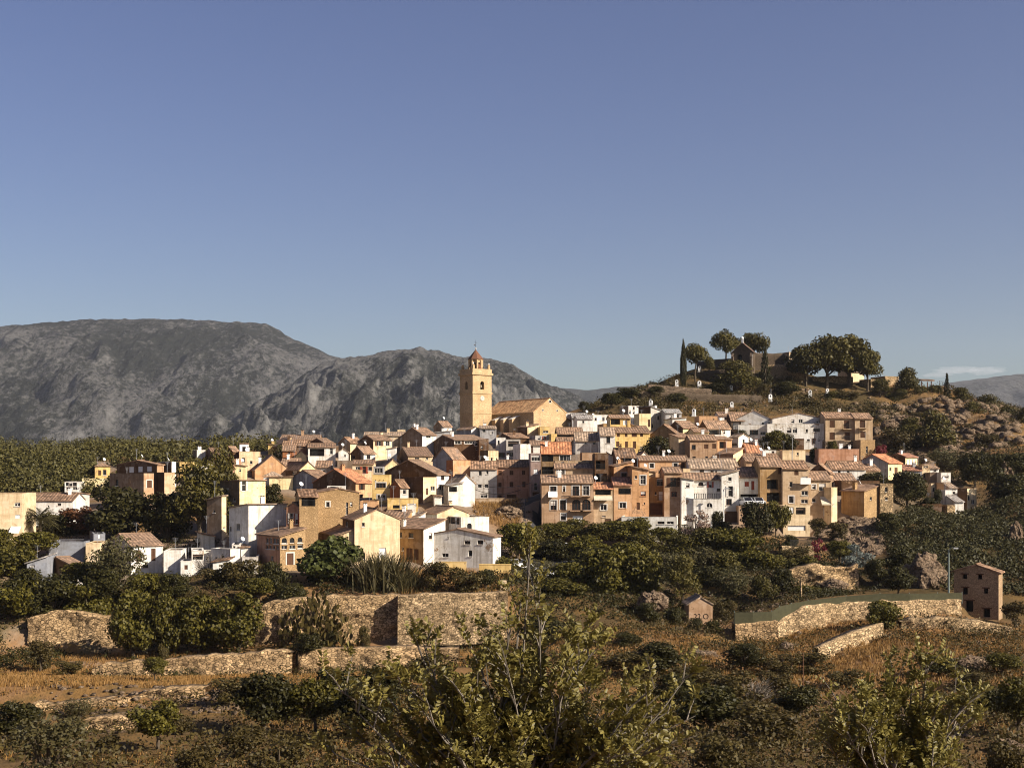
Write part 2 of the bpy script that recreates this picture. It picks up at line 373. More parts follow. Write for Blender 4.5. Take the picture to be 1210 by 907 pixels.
    if flat and not part_of and dish is not False and A > 4 and Bd > 3.5 and r2.random() < .45:
        d = MB(); w, dd, hh = r2.uniform(1.6,2.6), r2.uniform(1.5,2.4), r2.uniform(1.0,1.9); cu = r2.uniform(.4,A-w-.4); cv = max(.3,min(Bd-dd-.3, Bd*r2.uniform(.35,.8)))
        m = wm if r2.random() < .6 else M_WHITE; d.box(cu,cu+w,cv,cv+dd,H-.6,H+hh,m); d.slab([(cu-.15,cv-.15,H+hh+.12),(cu+w+.15,cv-.15,H+hh+.12),(cu+w+.15,cv+dd+.15,H+hh+.3),(cu-.15,cv+dd+.15,H+hh+.3)],.11,tm,[(0,0),(w,0),(w,dd),(0,dd)])
        d.box(cu+w*.3,cu+w*.3+.75,cv-.03,cv-.003,H-.5,H+min(hh-.2,1.3),M_DARK); d.build('roof_room', host)
    if part_of is None:
        for (u,v) in ((0,0),(A,0),(A,Bd),(0,Bd)): 
            p = C+ux*u+vx*v; GROUND.append((p.x,p.y,p.z-.1 + (.0 if v == 0 else .3)))
    FOOT.append((C.x,C.y,ux.x,ux.y,A,Bd,C.z))
    return info

def window(host, P, u0, u1, a, b, dep, st, near, wall):
    """one window, shutter, door, garage door or balcony set into a hole of the wall"""
    k = st[0]; mb = MB(); d = dep
    def bx(m, x0, x1, z0, z1, d0, d1, B=None):
        B = B or mb
        c = [P(x0,z0,d0),P(x1,z0,d0),P(x1,z1,d0),P(x0,z1,d0),P(x0,z0,d1),P(x1,z0,d1),P(x1,z1,d1),P(x0,z1,d1)]
        for q in ((0,1,2,3),(4,7,6,5),(0,4,5,1),(1,5,6,2),(2,6,7,3),(3,7,4,0)): B.face([c[i] for i in q], m)
    frame = M_WOOD if (k in 'd' or wall in ('white','tan','yellow','ochre','peach') and random.random() < .6) else M_FRAME
    if 'r' in st[1:]: frame = M_REDWOOD
    surround = 'k' in st[1:]
    if surround:
        for (x0,x1,z0,z1) in ((u0-.16,u0-.002,a,b),(u1+.002,u1+.16,a,b),(u0-.16,u1+.16,b+.002,b+.17)):
            bx(M_FRAME, x0,x1,z0,z1,-.03,.02)
    if k in 'wabdsgo':
        if k in 'wab': bx(M_FRAME if random.random() < .6 else wall_mat(wall), u0-.08,u1+.08,a-.1,a-.002,-.07,.03)   # sill
    if k in 'wab':
        t = .055
        for (x0,x1,z0,z1) in ((u0,u0+t,a,b),(u1-t,u1,a,b),(u0+t,u1-t,b-t,b),(u0+t,u1-t,a,a+t)): bx(frame,x0,x1,z0,z1,d-.05,d)
        n = max(1, round((u1-u0)/.55))
        for i in range(1, n): c = u0+(u1-u0)*i/n; bx(frame,c-.03,c+.03,a+t,b-t,d-.05,d)
        if b-a > 1.3: c = a+(b-a)*.62; bx(frame,u0+t,u1-t,c-.025,c+.025,d-.045,d-.002)
        name = 'window'
    elif k == 's':
        n = max(3, int((b-a)/.16)); m = frame if frame != M_FRAME else M_WOOD
        if 'l' in st[1:]: m = M_WHITE
        for (x0,x1) in ((u0,(u0+u1)/2-.015),((u0+u1)/2+.015,u1)):
            bx(m,x0,x1,a,b,d-.09,d-.03)
            for i in range(n): z = a+.05+(b-a-.1)*i/n; bx(m,x0+.05,x1-.05,z,z+.05,d-.115,d-.088)
        name = 'shutter'
    elif k == 'd':
        m = M_REDWOOD if 'r' in st[1:] else M_WHITE if 'l' in st[1:] else M_WOOD
        bx(m,u0,u1,a,b,d-.06,d); c = (u0+u1)/2
        for (x0,x1) in ((u0+.1,c-.05),(c+.05,u1-.1)):
            if x1-x0 > .1: bx(m,x0,x1,a+.15,b-.15,d-.085,d-.058)
        name = 'door'
    elif k == 'g':
        m = M_WHITE if 'l' in st[1:] else M_WOOD
        n = max(3,int((b-a)/.35)); hgt = (b-a)/n
        for i in range(n): bx(m,u0,u1,a+i*hgt+.02,a+(i+1)*hgt-.005,d-.05,d)
        bx(M_DARK,u0,u1,a,b,d+.002,d+.02); name = 'garage_door'
    elif k == 'h':
        bx(M_WOOD,u0-.2,u1+.2,b+.002,b+.16,-.03,.3); name = 'window'
    else:   # open loggia: posts, a beam and a railing in the opening
        m = wall_mat(wall); n = max(1, round((u1-u0)/2.2)); 
        for i in range(1, n): c = u0+(u1-u0)*i/n; bx(m,c-.12,c+.12,a,b,.05,.29)
        for i in range(int((u1-u0)/.16)): c = u0+.1+i*.16; bx(M_IRON,c-.012,c+.012,a,min(a+.95,b-.02),.04,.065)
        bx(M_IRON,u0,u1,min(a+.95,b-.02)-.04,min(a+.95,b-.02),.03,.075)
        name = 'loggia'
    o = mb.build(name, host)
    if k == 'o':
        p = MB(); bx(M_GLASS,u0+(u1-u0)*.1,u0+(u1-u0)*.55,a+.01,a+(b-a)*.85,1.5,1.58,p); p.build('pane', o if near else host)
    if k in 'wab':
        p = MB(); arch = k == 'a' or 'a' in st[1:]
        p.face([P(u0,a,d-.012),P(u1,a,d-.012),P(u1,b,d-.012),P(u0,b,d-.012)], M_GLASS)
        if random.random() < .22 and not arch:   # a half lowered blind
            z = a+(b-a)*random.uniform(.4,.8); bx(M_FRAME,u0+.05,u1-.05,z,b-.05,d-.04,d-.02,p)
        if near: p.build('pane', o)
        else:
            p.build('pane', host)
    if k == 'w' and 'b' not in st[1:] and not surround and u1-u0 < 1.25 and b-a > .9 and random.random() < .4:
        sm = random.choice((M_WOOD, M_WOOD, M_REDWOOD, M_FRAME)); w_ = (u1-u0)*.48
        for (x0,x1) in ((u0-w_-.02,u0-.02),(u1+.02,u1+w_+.02)):
            if x0 > .05:
                s_ = MB(); bx(sm,x0,x1,a,b,-.06,-.004,s_)
                n = max(3,int((b-a)/.2))
                for i in range(n): z = a+.05+(b-a-.1)*i/n; bx(sm,x0+.05,x1-.05,z,z+.06,-.085,-.058,s_)
                s_.build('shutter', o if near else host)
    if k == 'b' or 'b' in st[1:]:
        bb = MB(); m = wall_mat(wall) if 'w' not in st[1:] else M_WHITE
        bx(m,u0-.35,u1+.35,a-.2,a-.05,-.85,-.002,bb)
        if 'w' in st[1:]: bx(m,u0-.35,u1+.35,a-.05,a+.85,-.85,-.75,bb)
        bo = bb.build('balcony', host)
        if 'w' not in st[1:]:
            r = MB(); x = u0-.33
            while x < u1+.33: bx(M_IRON,x-.012,x+.012,a-.05,a+.9,-.83,-.805,r); x += .14
            bx(M_IRON,u0-.35,u1+.35,a+.9,a+.94,-.85,-.785,r); r.build('railing', bo if near else host)
def awning(key, crop, x0, x1, y0, y1, mat, out=1.3):
    """a sloping cloth awning on the front of a house, given by the crop box it covers"""
    ox, oy, s = CROPS[crop]; i = HOUSES[key]; C = i['C']
    u = lambda x: (((ox+x/s-CX)/F)*C.y - C.x)/(i['ux'].x - ((ox+x/s-CX)/F)*i['ux'].y)
    z = lambda y: (HY-(oy+y/s))*C.y/F - C.z
    mb = MB(); mb.slab([(u(x0),-out,z(y1)),(u(x1),-out,z(y1)),(u(x1),-.02,z(y0)),(u(x0),-.02,z(y0))], .06, mat)
    mb.slab([(u(x0),-out-.03,z(y1)-.02),(u(x1),-out-.03,z(y1)-.02),(u(x1),-out,z(y1)+.0),(u(x0),-out,z(y1)+.0)], .22, mat)
    mb.build('awning', i['host'])
# ------------------------------------------------------------------ the houses of the town, measured on the photograph
# far left
h('A1','A','-215 -205 198 478 935',8,'flat 0','cream','plain cream apartment block with few small windows beside the palm tree','155 572 50 34 w;158 682 45 34 sl;20 850 50 46 w;-60 572 50 34 w;-60 690 50 40 w', Y=205, B=10, name='apartment_block', cat='apartment block')
awning('A1','A',100,190,770,815,M_WHITE,1.6)
h('A2','A','198 204 655 540 760',4,'gl 62','white','long white house with a dark tiled roof behind the palm tree','270 628 30 40 w;430 588 16 16 w;530 572 34 22 w;640 660 30 30 w;350 690 30 40 w', tile='brown', ch=1, Y=232, B=8)
h('A3','A','572 578 712 372 520',8,'flat 0','white','small white flat house with an open porch below the yellow houses','600 392 30 36 w;632 392 30 36 w;668 392 36 36 w;610 432 36 26 w;670 430 40 26 w', Y=262)
h('A3b','A','640 700 800 470 640',35,'fu 14','palegrey','small grey white house squeezed below the yellow houses','750 492 26 32 w;742 585 28 34 w', Y=246)
h('A4','A','700 735 968 342 480',12,'flat 0','paleyellow','pale yellow house with a roofed terrace, lower of two yellow neighbours','770 350 50 14 o;810 356 50 26 w', Y=268)
h('A5','A','790 848 985 238 380',18,'hip 30','yellow','square yellow house with a small hipped roof beside the pine forest','890 290 26 46 s;935 288 32 50 w', tile='rust', Y=278)
h('C1','C','-155 150 240 448 740',58,'flat 0','tan','long flat roofed tan building with one lit bay behind the round tree','200 542 44 68 sk;-90 530 26 56 w', left='taupe', Y=243)
h('C2','C','243 335 432 440 740',52,'flat 0','beige','narrow beige end house with a blank sunlit wall left of the big pine','', left='brown', Y=246)
h('C3','C','-90 268 330 372 560',60,'gl 36','tan','brown house of three wide pale windows under an orange tiled roof','40 414 42 52 sl;120 410 40 50 sl;200 408 42 48 sl', left='brown', tile='rust', Y=256, dish=True)
h('C3b','C','275 400 436 345 560',62,'flat 0','white','dark brown block with one white end wall above the big pine','', left='brown', Y=259)
h('C4','C','464 470 590 348 520',6,'flat 0','yellow','plain yellow gable wall peeping over the big pine','', Y=268)
h('C5','C','596 602 775 405 520',12,'su 62','white','low white house with a slanting roof beside the pine top','', tile='pale', Y=262)
h('C6','C','588 625 702 240 420',25,'flat 0','white','narrow white house with a tall antenna at the left end of the roofs','', left='taupe', Y=288, ch=1)
h('C7','C','682 785 905 292 430',22,'gl 66','brick','small red brick house with a wide dark roof near the left end','845 320 24 20 w', left='brown', tile='brown', Y=280)
h('C8','C','872 945 1004 252 420',40,'gl 40','brown','dark brown house wedged between the brick house and the cream one','', tile='rust', Y=290)
h('C9','C','950 1004 1192 252 430',14,'flat 0','cream','flat roofed cream house with one dark window on the left skyline','1040 328 28 42 w;1110 350 24 30 w', left='brown', Y=285, ch=1)
h('C10','C','962 968 1066 372 500',10,'fu 12','paleyellow','small pale yellow house with two chimneys beside the pine','1010 420 20 26 w', Y=258, ch=2)
h('C10b','C','940 946 990 322 420',8,'flat 0','pink','tiny pink house below the dark brown one','', Y=270)
h('C11','C','712 1006 1238 512 960',42,'fv 30','paleyellow','large pale yellow house with a taupe shaded side beside the big pine','895 602 36 50 w;960 680 26 34 w;1045 560 34 90 w', left='taupe', tile='rust', Y=212, B=13)
h('D0','D','335 468 497 45 400',66,'fv 40','cream','taupe annex with one bright narrow end wall beside the big pine','490 330 20 20 w;400 180 20 26 w', left='taupe', tile='pale', Y=206)
h('D1','D','525 708 1050 122 640',30,'fv 42','white','tall blank white house with a grey shaded side and one small window','617 320 32 60 w;548 338 16 44 w', tile='pale', Y=193, B=9, left='white')
h('D2','D','295 300 405 385 560',20,'fu 26','palegrey','small grey white outhouse with a sloping wall left of the white terraces','', Y=199)
h('D3','D','188 200 308 535 700',14,'flat 0','white','low white terrace house with a dark porch by the grey leafless shrub','255 588 90 48 o', Y=188)
h('D4','D','374 545 632 522 720',48,'flat 0','white','white cubic house with a grey side below the tall white house','478 580 24 44 w;420 600 18 26 w', Y=186)
h('D5','D','632 640 712 512 700',18,'su 10','white','narrow white cubic house joined to the tall white house','', Y=188)
h('D6','D','640 652 790 592 720',8,'flat 0','palegrey','low grey white shed at the foot of the tall white house','', Y=184)
h('D7','D','384 390 545 640 730',6,'su 30','white','low white garden shed with a rising top behind the shrubs','', Y=181)
h('D8','D','555 560 598 482 560',10,'flat 0','white','tiny white roof room with one dark hole above the terraces','578 500 26 22 w', Y=189)
h('Q1','Q','580 702 872 658 800',30,'gl 62','white','white house with an orange tiled roof and two tall brown windows','742 710 25 64 s;822 703 24 66 s;780 765 30 20 w', tile='rust', left='palegrey', Y=193)
h('Q2','D','-60 -50 104 540 760',8,'flat 0','white','low white extension with a bare wall right of the orange roofed house','', Y=190)
h('B1','B','330 682 800 538 720',48,'gl 92','white','low house of a dark brown gable and mottled orange roof among bushes','430 590 34 34 w;720 590 24 30 w', left='brown', tile='rust', Y=186)
h('B2','B','236 240 420 500 700',10,'su 66','bluegrey','grey lean-to building half hidden in bushes at the far left','290 520 44 20 w', tile='grey', Y=184)
h('B3','B','430 436 755 305 520',6,'flat 0','bluegrey','long flat blue grey building behind the brown gable','', Y=202)
h('B4','B','752 836 940 232 420',20,'flat 0','bluegrey','blue grey roof block with a white chimney left of the orange roof','888 250 22 40 sl', Y=206)
h('B5','B','760 766 892 318 470',8,'flat 0','cream','small cream block behind the olive tree at far left','', Y=198)
h('D11','D','98 102 196 628 760',10,'flat 0','white','low white courtyard house beside the bare twiggy shrub','150 680 30 40 d', Y=187, B=5)
h('D12','D','300 306 392 548 700',12,'flat 0','white','white house with a blank front between the porch house and the cubic house','340 600 22 26 w', Y=190, B=6)
h('D13','D','190 196 300 470 560',14,'fv 20','palegrey','pale house with a sloping roof behind the white porch house','', tile='pale', Y=204, B=5)
# stone house with arches and its neighbours
h('D9','D','850 990 1216 412 705',34,'su 78','stone','stone house with three white rimmed arched windows and a tall door','1028 442 46 50 a;1098 440 42 50 a;1168 434 44 52 a;1028 503 50 34 w;1100 500 50 34 w;1170 492 46 38 w;1080 606 60 104 dk;876 442 22 48 w;908 442 22 48 w;942 446 22 48 w;970 448 20 46 w;876 500 20 34 w;904 500 20 34 w;934 502 20 34 w;968 504 18 34 w;918 600 26 44 w', left='pink', tile='brown', Y=184, B=8)
h('D10','D','1040 1046 1166 152 520',-12,'gr 40','pink','rose coloured house of two tall dark windows above the arched stone house','1090 245 28 96 w;1136 246 26 94 w', tile='rust', Y=191)
h('F2','F','98 104 272 130 640',14,'gl 58','stone','ochre masonry house with a dark covered loggia and satellite dishes','185 172 124 78 o', tile='brown', Y=190, B=7, dish=True)
h('F1','F','255 262 640 92 520',14,'gr 34','stone','tall rough stone house with two tiny white rimmed windows','358 195 32 46 wk;568 192 22 40 w;530 232 20 112 w', tile='brown', Y=196, B=10)
h('F3','F','400 597 1003 335 720',18,'gr 92','cream','big cream gabled house with a blank wall above the fig tree','675 375 26 36 w;846 628 62 92 dl;665 655 56 58 w;470 372 24 40 w;530 370 24 40 w', left='brown', tile='brown', Y=185, B=9)
h('F3b','F','285 435 600 482 690',18,'su 66','cream','lean-to','503 510 40 44 w', left='brown', tile='brown', part_of='F3', Y=184.9)
h('F4','F','880 892 1166 150 330',6,'flat 0','yellow','flat yellow house behind the big cream gable','970 215 60 30 o;1130 200 40 26 w', Y=210)
h('F5','F','840 848 1062 318 420',-6,'gl 60','ochre','low house with a broken brown roof right of the big cream gable','', tile='brown', Y=197)
h('F6','F','1062 1070 1112 200 330',4,'flat 0','white','narrow white wall house with a chimney beside the flat yellow one','', Y=201)
h('H1','H','20 230 425 346 660',56,'su 92','white','white house with ochre street front and a row of dark doors','166 566 40 98 d;118 562 28 104 d;90 560 26 104 d;28 390 20 46 w;120 395 40 42 wl;45 515 16 30 w;292 402 30 54 wk', left='ochre', tile='brown', Y=188, B=10)
h('H2','H','350 850 922 412 680',70,'gl 66','white','patched white house with a mottled brown roof above the yellow wall','425 572 58 34 w;622 457 52 36 w;738 457 50 36 w;648 556 34 54 w;450 410 14 20 w;848 572 26 72 s', tile='brown', Y=187, B=11)
h('H3','H','415 565 816 236 430',20,'flat 0','white','white flat house with a wide dark loggia and one arched opening','490 258 120 66 o;640 312 42 52 a', Y=201)
h('H4','H','200 350 640 206 360',26,'gr 60','cream','pale gabled house with a bare lit end above the patched white house','', left='palegrey', tile='brown', Y=206)
h('H5','H','70 130 248 268 400',26,'su 76','white','low white house with a slanting top beside the ochre street front','175 292 34 20 w', left='palegrey', tile='pale', Y=199)
h('H6','H','300 304 358 62 150',4,'su 8','white','tiny white hut with a red roof below the dark gable house','325 95 18 26 w', tile='red', Y=228)
# left of the middle: E crop
h('E2','E','392 640 795 572 720',52,'gl 72','palegrey','grey gabled house with a brown roof in the left middle of town','', left='bluegrey', tile='brown', Y=247)
h('E3','E','-60 85 396 492 590',16,'gr 128','peach','pink gabled house with two tiny windows and a long brown roof','274 418 16 26 w;290 448 16 26 w', tile='brown', Y=268, B=11)
h('E4','E','158 162 292 555 600',4,'hip 40','white','small white pyramid roofed pavilion beside the dark cypress','', tile='pale', Y=252)
h('E5','E','205 212 425 560 660',6,'su 6','paleyellow','flat pale yellow house below the pink gable','', Y=250)
h('E6','E','315 485 640 492 580',28,'gr 72','paleyellow','pale yellow gable with a dark roof behind the grey gabled house','440 515 40 30 w', left='brown', tile='brown', Y=262)
h('E6b','E','310 318 480 455 520',4,'gl 60','cream','low house with a rust roof right of the pink gable','400 470 26 20 w', tile='rust', Y=272)
h('E7','E','545 560 806 292 460',8,'gl 30','white','white house with a wide dark terrace and white pillars near the cypress','640 335 130 66 o;768 322 26 60 w', tile='brown', Y=282)
h('E7b','E','556 720 806 262 340',38,'gl 48','cream','dark brown gable with a stone lit end above the white terrace','', left='brown', tile='brown', Y=292)
h('E8','E','620 626 765 470 560',4,'gl 52','grey','grey house with a rust tiled roof below the white terrace house','700 505 24 24 w', tile='rust', Y=270)
h('E9','E','826 832 916 332 440',6,'gr 26','white','small bright white gabled house between two grey walls','890 365 14 20 w', tile='pale', Y=280)
h('E10','E','440 448 546 368 450',8,'gr 48','paleyellow','small yellow gabled house with one brown window left of the white terrace','478 388 30 20 w', tile='rust', Y=284)
h('E11','E','204 284 412 288 370',22,'su 88','paleyellow','pale yellow house with a rising roofline at the left skyline','330 260 16 22 w', left='brown', tile='brown', Y=302)
h('E12','E','300 308 655 226 310',2,'gl 42','tan','longest low tan roof on the left skyline','420 250 20 20 w;520 250 20 20 w', tile='brown', Y=316, B=9)
h('E12b','E','198 203 284 262 340',8,'fu 10','yellow','little yellow house with a white chimney on the left skyline','', Y=306, ch=1)
h('E13','E','325 333 545 276 350',4,'gl 48','brown','rust roofed house just below the longest tan roof','', tile='rust', Y=297)
h('E15','E','325 332 450 322 400',8,'gl 42','brick','small brick red house left of the little yellow gable','390 345 20 18 w', tile='rust', Y=289)
h('E16','E','832 936 1052 252 440',42,'gl 46','cream','cream house with a tall grey side and rust roof near the middle skyline','', left='taupe', tile='rust', Y=290)
h('E16b','E','815 822 960 410 560',4,'flat 0','taupe','plain dark grey wall house below the small white gable','', Y=268)
h('E18','E','942 1057 1162 347 460',38,'gl 60','white','white house with a brown gable side and one square window','1100 378 32 36 w;965 380 26 32 w', left='brown', tile='rust', Y=279)
h('E19','E','948 956 1146 442 600',3,'gl 30','cream','cream house with three windows beside the yellow tower house','1003 475 40 28 w;1060 492 34 62 wr;1113 480 36 36 w', tile='brown', Y=259)
h('E20','E','868 874 1044 492 620',6,'flat 0','peach','flat peach parapet house above the brown gable with the orange roof','', Y=255)
h('G3','E','605 985 1132 608 800',52,'gl 118','peach','house with a huge dark brown gable and a peach front','1040 642 26 56 w;1036 725 20 34 w', left='brown', tile='orange', Y=240)
h('E21','E','720 730 890 640 720',6,'flat 0','white','low white roof terrace in front of the huge brown gable','755 655 40 24 w', Y=233)
h('G0','F','640 648 805 170 300',4,'flat 0','peach','low peach terrace wall house left of the yellow tower house','', Y=214)
# centre left: G crop
h('G1','G','145 151 306 612 870',3,'flat 0','yellow','tall narrow yellow house with a triple white window','228 706 86 46 wk;208 808 22 36 wk;254 810 26 42 wk;180 660 10 8 w;218 660 10 8 w;250 660 10 8 w', Y=224, B=7)
h('G1b','G','156 162 250 540 620',3,'flat 0','grey','grey glazed roof room','205 572 76 44 w', part_of='G1', Y=225.5, B=4)
h('G2','G','252 258 416 545 680',12,'gr 84','paleyellow','bright yellow gable behind the tall narrow yellow house','280 590 12 22 w;296 590 8 22 w', tile='rust', Y=243)
h('G4','G','38 160 326 302 450',34,'gl 40','cream','cream house of two twin windows and a dark brown side on the skyline','210 332 36 40 w;286 332 32 42 w', left='brown', tile='brown', Y=288)
h('G5','G','62 76 482 264 360',3,'gl 28','cream','long cream house with a very flat roof on the middle skyline','', tile='pale', Y=304)
h('G5b','G','370 377 446 210 290',6,'flat 0','cream','small cream roof hut standing above the long flat roof','405 230 24 20 w', Y=310)
h('G6','G','420 597 722 256 440',40,'gl 62','white','white house with a tall white corner chimney and dark brown roof','652 270 40 26 w', left='taupe', tile='brown', Y=292, ch=2)
h('G6b','G','398 404 470 275 420',6,'su 30','palegrey','low grey roof left of the white house with the corner chimney','', tile='grey', Y=298)
h('G7','G','372 470 692 446 540',10,'gl 76','cream','low cream wall house under a wide dark roof in the middle','550 468 40 22 w;640 465 20 18 w', left='brown', tile='brown', Y=266)
h('G7b','G','280 286 370 385 470',6,'su 20','white','small white shed with a slanted top left of the wide dark roof','', tile='pale', Y=276)
h('G8','G','685 880 1172 302 540',14,'gl 40','brown','wide dark brown house with pale upper windows below the church tower','915 322 50 32 wk;1022 318 92 30 wk;1085 338 34 26 wk;1088 378 26 22 w', left='brown', tile='rust', Y=272)
h('G8b','G','1100 1106 1190 300 540',8,'flat 0','brown','dark brown flat house right of the pale upper windows','1188 360 16 26 w;1130 365 20 26 w', Y=270)
h('G9','G','690 872 995 482 600',46,'gl 104','palegrey','grey gabled house with a sunlit tan roof below the brown house','', left='bluegrey', tile='rust', Y=257)
h('G9b','G','775 782 890 410 480',6,'gl 36','peach','small peach house with a flat rust roof above the grey gable','', tile='rust', Y=266)
h('G10','G','812 872 1028 482 760',24,'flat 0','peach','tall blank peach house with an orange brick corner','845 580 24 28 w', left='brick', Y=243)
h('G11','G','315 725 836 612 820',54,'gl 128','white','huge dark gable house with a white front of three windows','780 636 30 44 w;758 722 32 50 w;803 720 32 46 w', left='brown', tile='brown', Y=228, B=13)
h('G11b','G','380 605 722 632 830',46,'flat 0','cream','cream block with a brick brown side in front of the huge dark gable','690 732 38 40 w;640 760 20 60 d', left='brown', Y=219)
h('G12','G','310 398 474 722 870',44,'gl 82','palegrey','small house with a rust roof beside the yellow tower house','440 760 30 50 w', left='brick', tile='brown', Y=219)
h('G14','G','838 915 1066 690 890',30,'gr 130','white','whitewashed ruin wall with peeling patches left of the grey house','', tile='pale', Y=226, B=4)
h('G15','G','822 830 962 712 870',10,'su 28','white','white house with a wide dark opening under the peeling white ruin','872 738 74 50 o', tile='grey', Y=222)
h('G16','G','700 706 765 800 880',6,'fu 6','white','little white hut with a lean-to below the cream block','704 850 20 30 w', Y=214)
# centre: I crop
h('I1','I','110 120 357 486 780',2,'gl 64','palegrey','light grey house with six small dark windows above the dry bank','207 520 28 46 w;271 513 20 36 w;203 635 34 32 w;262 635 34 32 w;240 722 62 36 w', tile='rust', Y=243)
h('I2','I','352 357 656 470 790',2,'gl 58','pink','pink terracotta house with nine windows half in shade','384 517 30 42 s;487 517 34 38 s;595 515 28 38 s;384 625 28 40 s;487 620 34 42 s;598 620 28 50 s;384 732 30 32 s;488 728 88 38 s;422 725 10 22 w', tile='brown', Y=244)
h('I3','I','652 658 748 345 810',2,'flat 0','mauve','narrow mauve tower house with a balcony over a dark garage door','702 385 78 54 w;703 507 36 46 sl;702 640 30 68 bb;704 742 58 100 g', Y=239, B=8)
h('I4','I','748 754 1022 348 640',0,'gl 94','olive','house with the bright orange roof and glazed balconies','808 385 104 62 o;965 385 92 52 wk;808 500 106 74 o', tile='orange', Y=246)
h('I5','J','262 270 622 32 140',0,'flat 0','beige','beige house with an open roof terrace right of the bright orange roof','585 58 30 34 w;490 52 30 24 w;340 50 30 24 w', Y=236)
h('J1','J','264 271 614 104 260',0,'gl 38','beige','house with three narrow arched windows behind the wide tan house','300 126 20 56 ak;325 126 18 56 ak;349 126 16 56 ak', tile='rust', Y=230)
h('J2','J','146 152 614 233 640',0,'gl 66','tan','wide tan three storey house with arched balconies and pale window frames','256 284 56 48 wk;352 284 20 50 wk;456 300 58 86 wkb;548 298 54 84 wkb;258 428 56 88 wk;342 426 52 88 wk;461 424 76 96 ab;551 424 76 96 ab;346 533 44 60 wk;474 566 90 86 dl', tile='rust', Y=221, B=10)
awning('J2','J',210,292,305,345,M_WHITE,.8)
h('J3','J','611 615 786 286 640',0,'gl 50','beige','beige house with a canopy and dark loggia right of the wide tan house','700 313 140 46 o;705 448 54 50 wk;706 528 36 14 w;742 570 56 40 d', tile='orange', Y=222)
awning('J3','J',616,780,345,372,M_CANVAS,1.2)
h('J4','J','622 627 748 -28 270',0,'flat 0','brown','narrow brown house of stacked balconies with white slabs','674 66 90 82 o;684 184 100 80 o', Y=228)
h('J4b','K','168 172 280 495 560',0,'flat 0','ochre','ochre top storey','200 470 40 30 w', part_of='J4', Y=229.5, B=5)
h('J5','J','790 795 957 252 650',0,'gl 64','peach','peach house with a red roof and a leafy dark loggia','893 303 112 56 o;876 430 58 50 wk;850 596 68 70 g', tile='red', Y=222)
h('J6','J','790 797 972 86 300',6,'su 46','peach','peach house with a slanted roof and a single square window','888 160 48 40 wk', tile='rust', Y=231)
h('K1','K','354 361 545 532 680',2,'gl 74','brown','brown house with a mottled dark roof and broken white side walls','380 558 32 44 w;482 556 110 36 o', tile='brown', Y=238)
h('K1b','K','535 540 690 555 660',14,'gr 96','white','jagged white party wall above the orange house','', tile='pale', Y=240, B=3)
h('K1c','K','278 284 366 485 660',-4,'fu 60','white','tall blank white wall left of the broken white side walls','', tile='pale', Y=243, B=6)
h('L1','L','46 52 202 84 560',0,'fu 34','orange','bright orange house crossed by a diagonal shadow','86 178 20 28 w;150 203 48 78 wk;151 325 48 44 wr;107 437 28 62 d;162 413 15 20 w', tile='rust', Y=222, B=9)
h('L2','L','112 119 558 32 330',0,'gl 36','peach','long peach house with a thin tiled roof behind the orange house','228 75 38 40 wk;440 71 38 38 wk;507 72 32 50 s', tile='rust', Y=236)
h('L3','L','200 204 342 182 560',0,'flat 0','ochre','recessed orange brown house of two balconies over a big dark garage','303 218 60 74 b;264 322 14 26 w;312 345 42 76 dlb;274 462 124 108 g', Y=224.5, B=6)
h('L3b','L','196 202 252 128 300',10,'fu 6','cream','cream stair tower between the orange house and the tan one','', Y=228)
h('L4','L','335 340 500 142 560',0,'gl 44','tan','tan four storey house with one very large dark window','420 223 56 80 w;474 195 26 30 w;428 330 52 46 wr', tile='rust', Y=222)
h('L5','L','503 509 572 104 260',8,'flat 0','cream','narrow cream wall between the tan house and the white houses','', Y=230)
h('L6c','L','562 570 1004 102 400',0,'gl 80','white','white house with a long mottled roof behind the white terrace','675 132 40 38 w;767 135 28 30 w;803 133 18 18 w', tile='pale', Y=231)
h('L6a','L','490 496 858 206 560',-4,'gl 58','white','white house with a balustraded terrace and arched windows','550 250 32 38 w;667 240 48 36 a;752 245 28 52 w;826 292 32 26 w;744 428 52 42 a', tile='rust', Y=223)
h('L6d','L','488 494 606 186 560',6,'fu 20','white','tall white corner bay','550 250 32 38 w', part_of='L6a', tile='pale', Y=221, B=4)
h('L6e','L','598 602 858 372 560',-2,'flat 0','white','terrace','744 428 52 42 a', part_of='L6a', Y=220.5, B=3)
h('L6b','L','846 852 1006 165 560',2,'su 46','white','tall white house with a slanted top and two tall dark openings','926 195 32 34 w;932 305 42 94 w;918 400 50 58 w', tile='pale', Y=221.5)
h('L7','L','205 455 488 536 720',82,'flat 0','white','low white garage with two dark slot windows above the trees','310 585 62 24 w;393 585 62 24 w', Y=214, B=9)
h('N0','N','160 165 290 40 180',0,'gl 44','tan','tan upper house with one dark door behind the red shuttered house','228 92 30 78 d', tile='rust', Y=234)
h('M8','N','100 105 292 182 470',0,'gl 84','white','white house with red shutters over a sheltered car port','170 240 38 42 sr;224 252 28 80 dr;196 372 168 84 o', tile='rust', Y=224)
h('N1','N','284 290 487 86 470',0,'gl 80','ochre','ochre house with two huge dark openings and a peach top panel','400 243 100 84 o;410 357 124 80 o;465 122 28 56 s', tile='rust', Y=222)
h('N2','N','484 490 722 106 470',0,'gl 66','beige','tall beige house with balconies at its right corner','613 140 38 40 s;565 242 28 46 w;567 378 42 62 wk;686 200 54 60 wbw;688 320 60 40 w;690 395 70 34 w', tile='rust', Y=221)
h('N2b','N','490 496 736 432 700',0,'flat 0','cream','white porch','565 475 46 60 dl;652 480 86 60 o;615 632 160 44 gl', part_of='N2', Y=217, B=4)
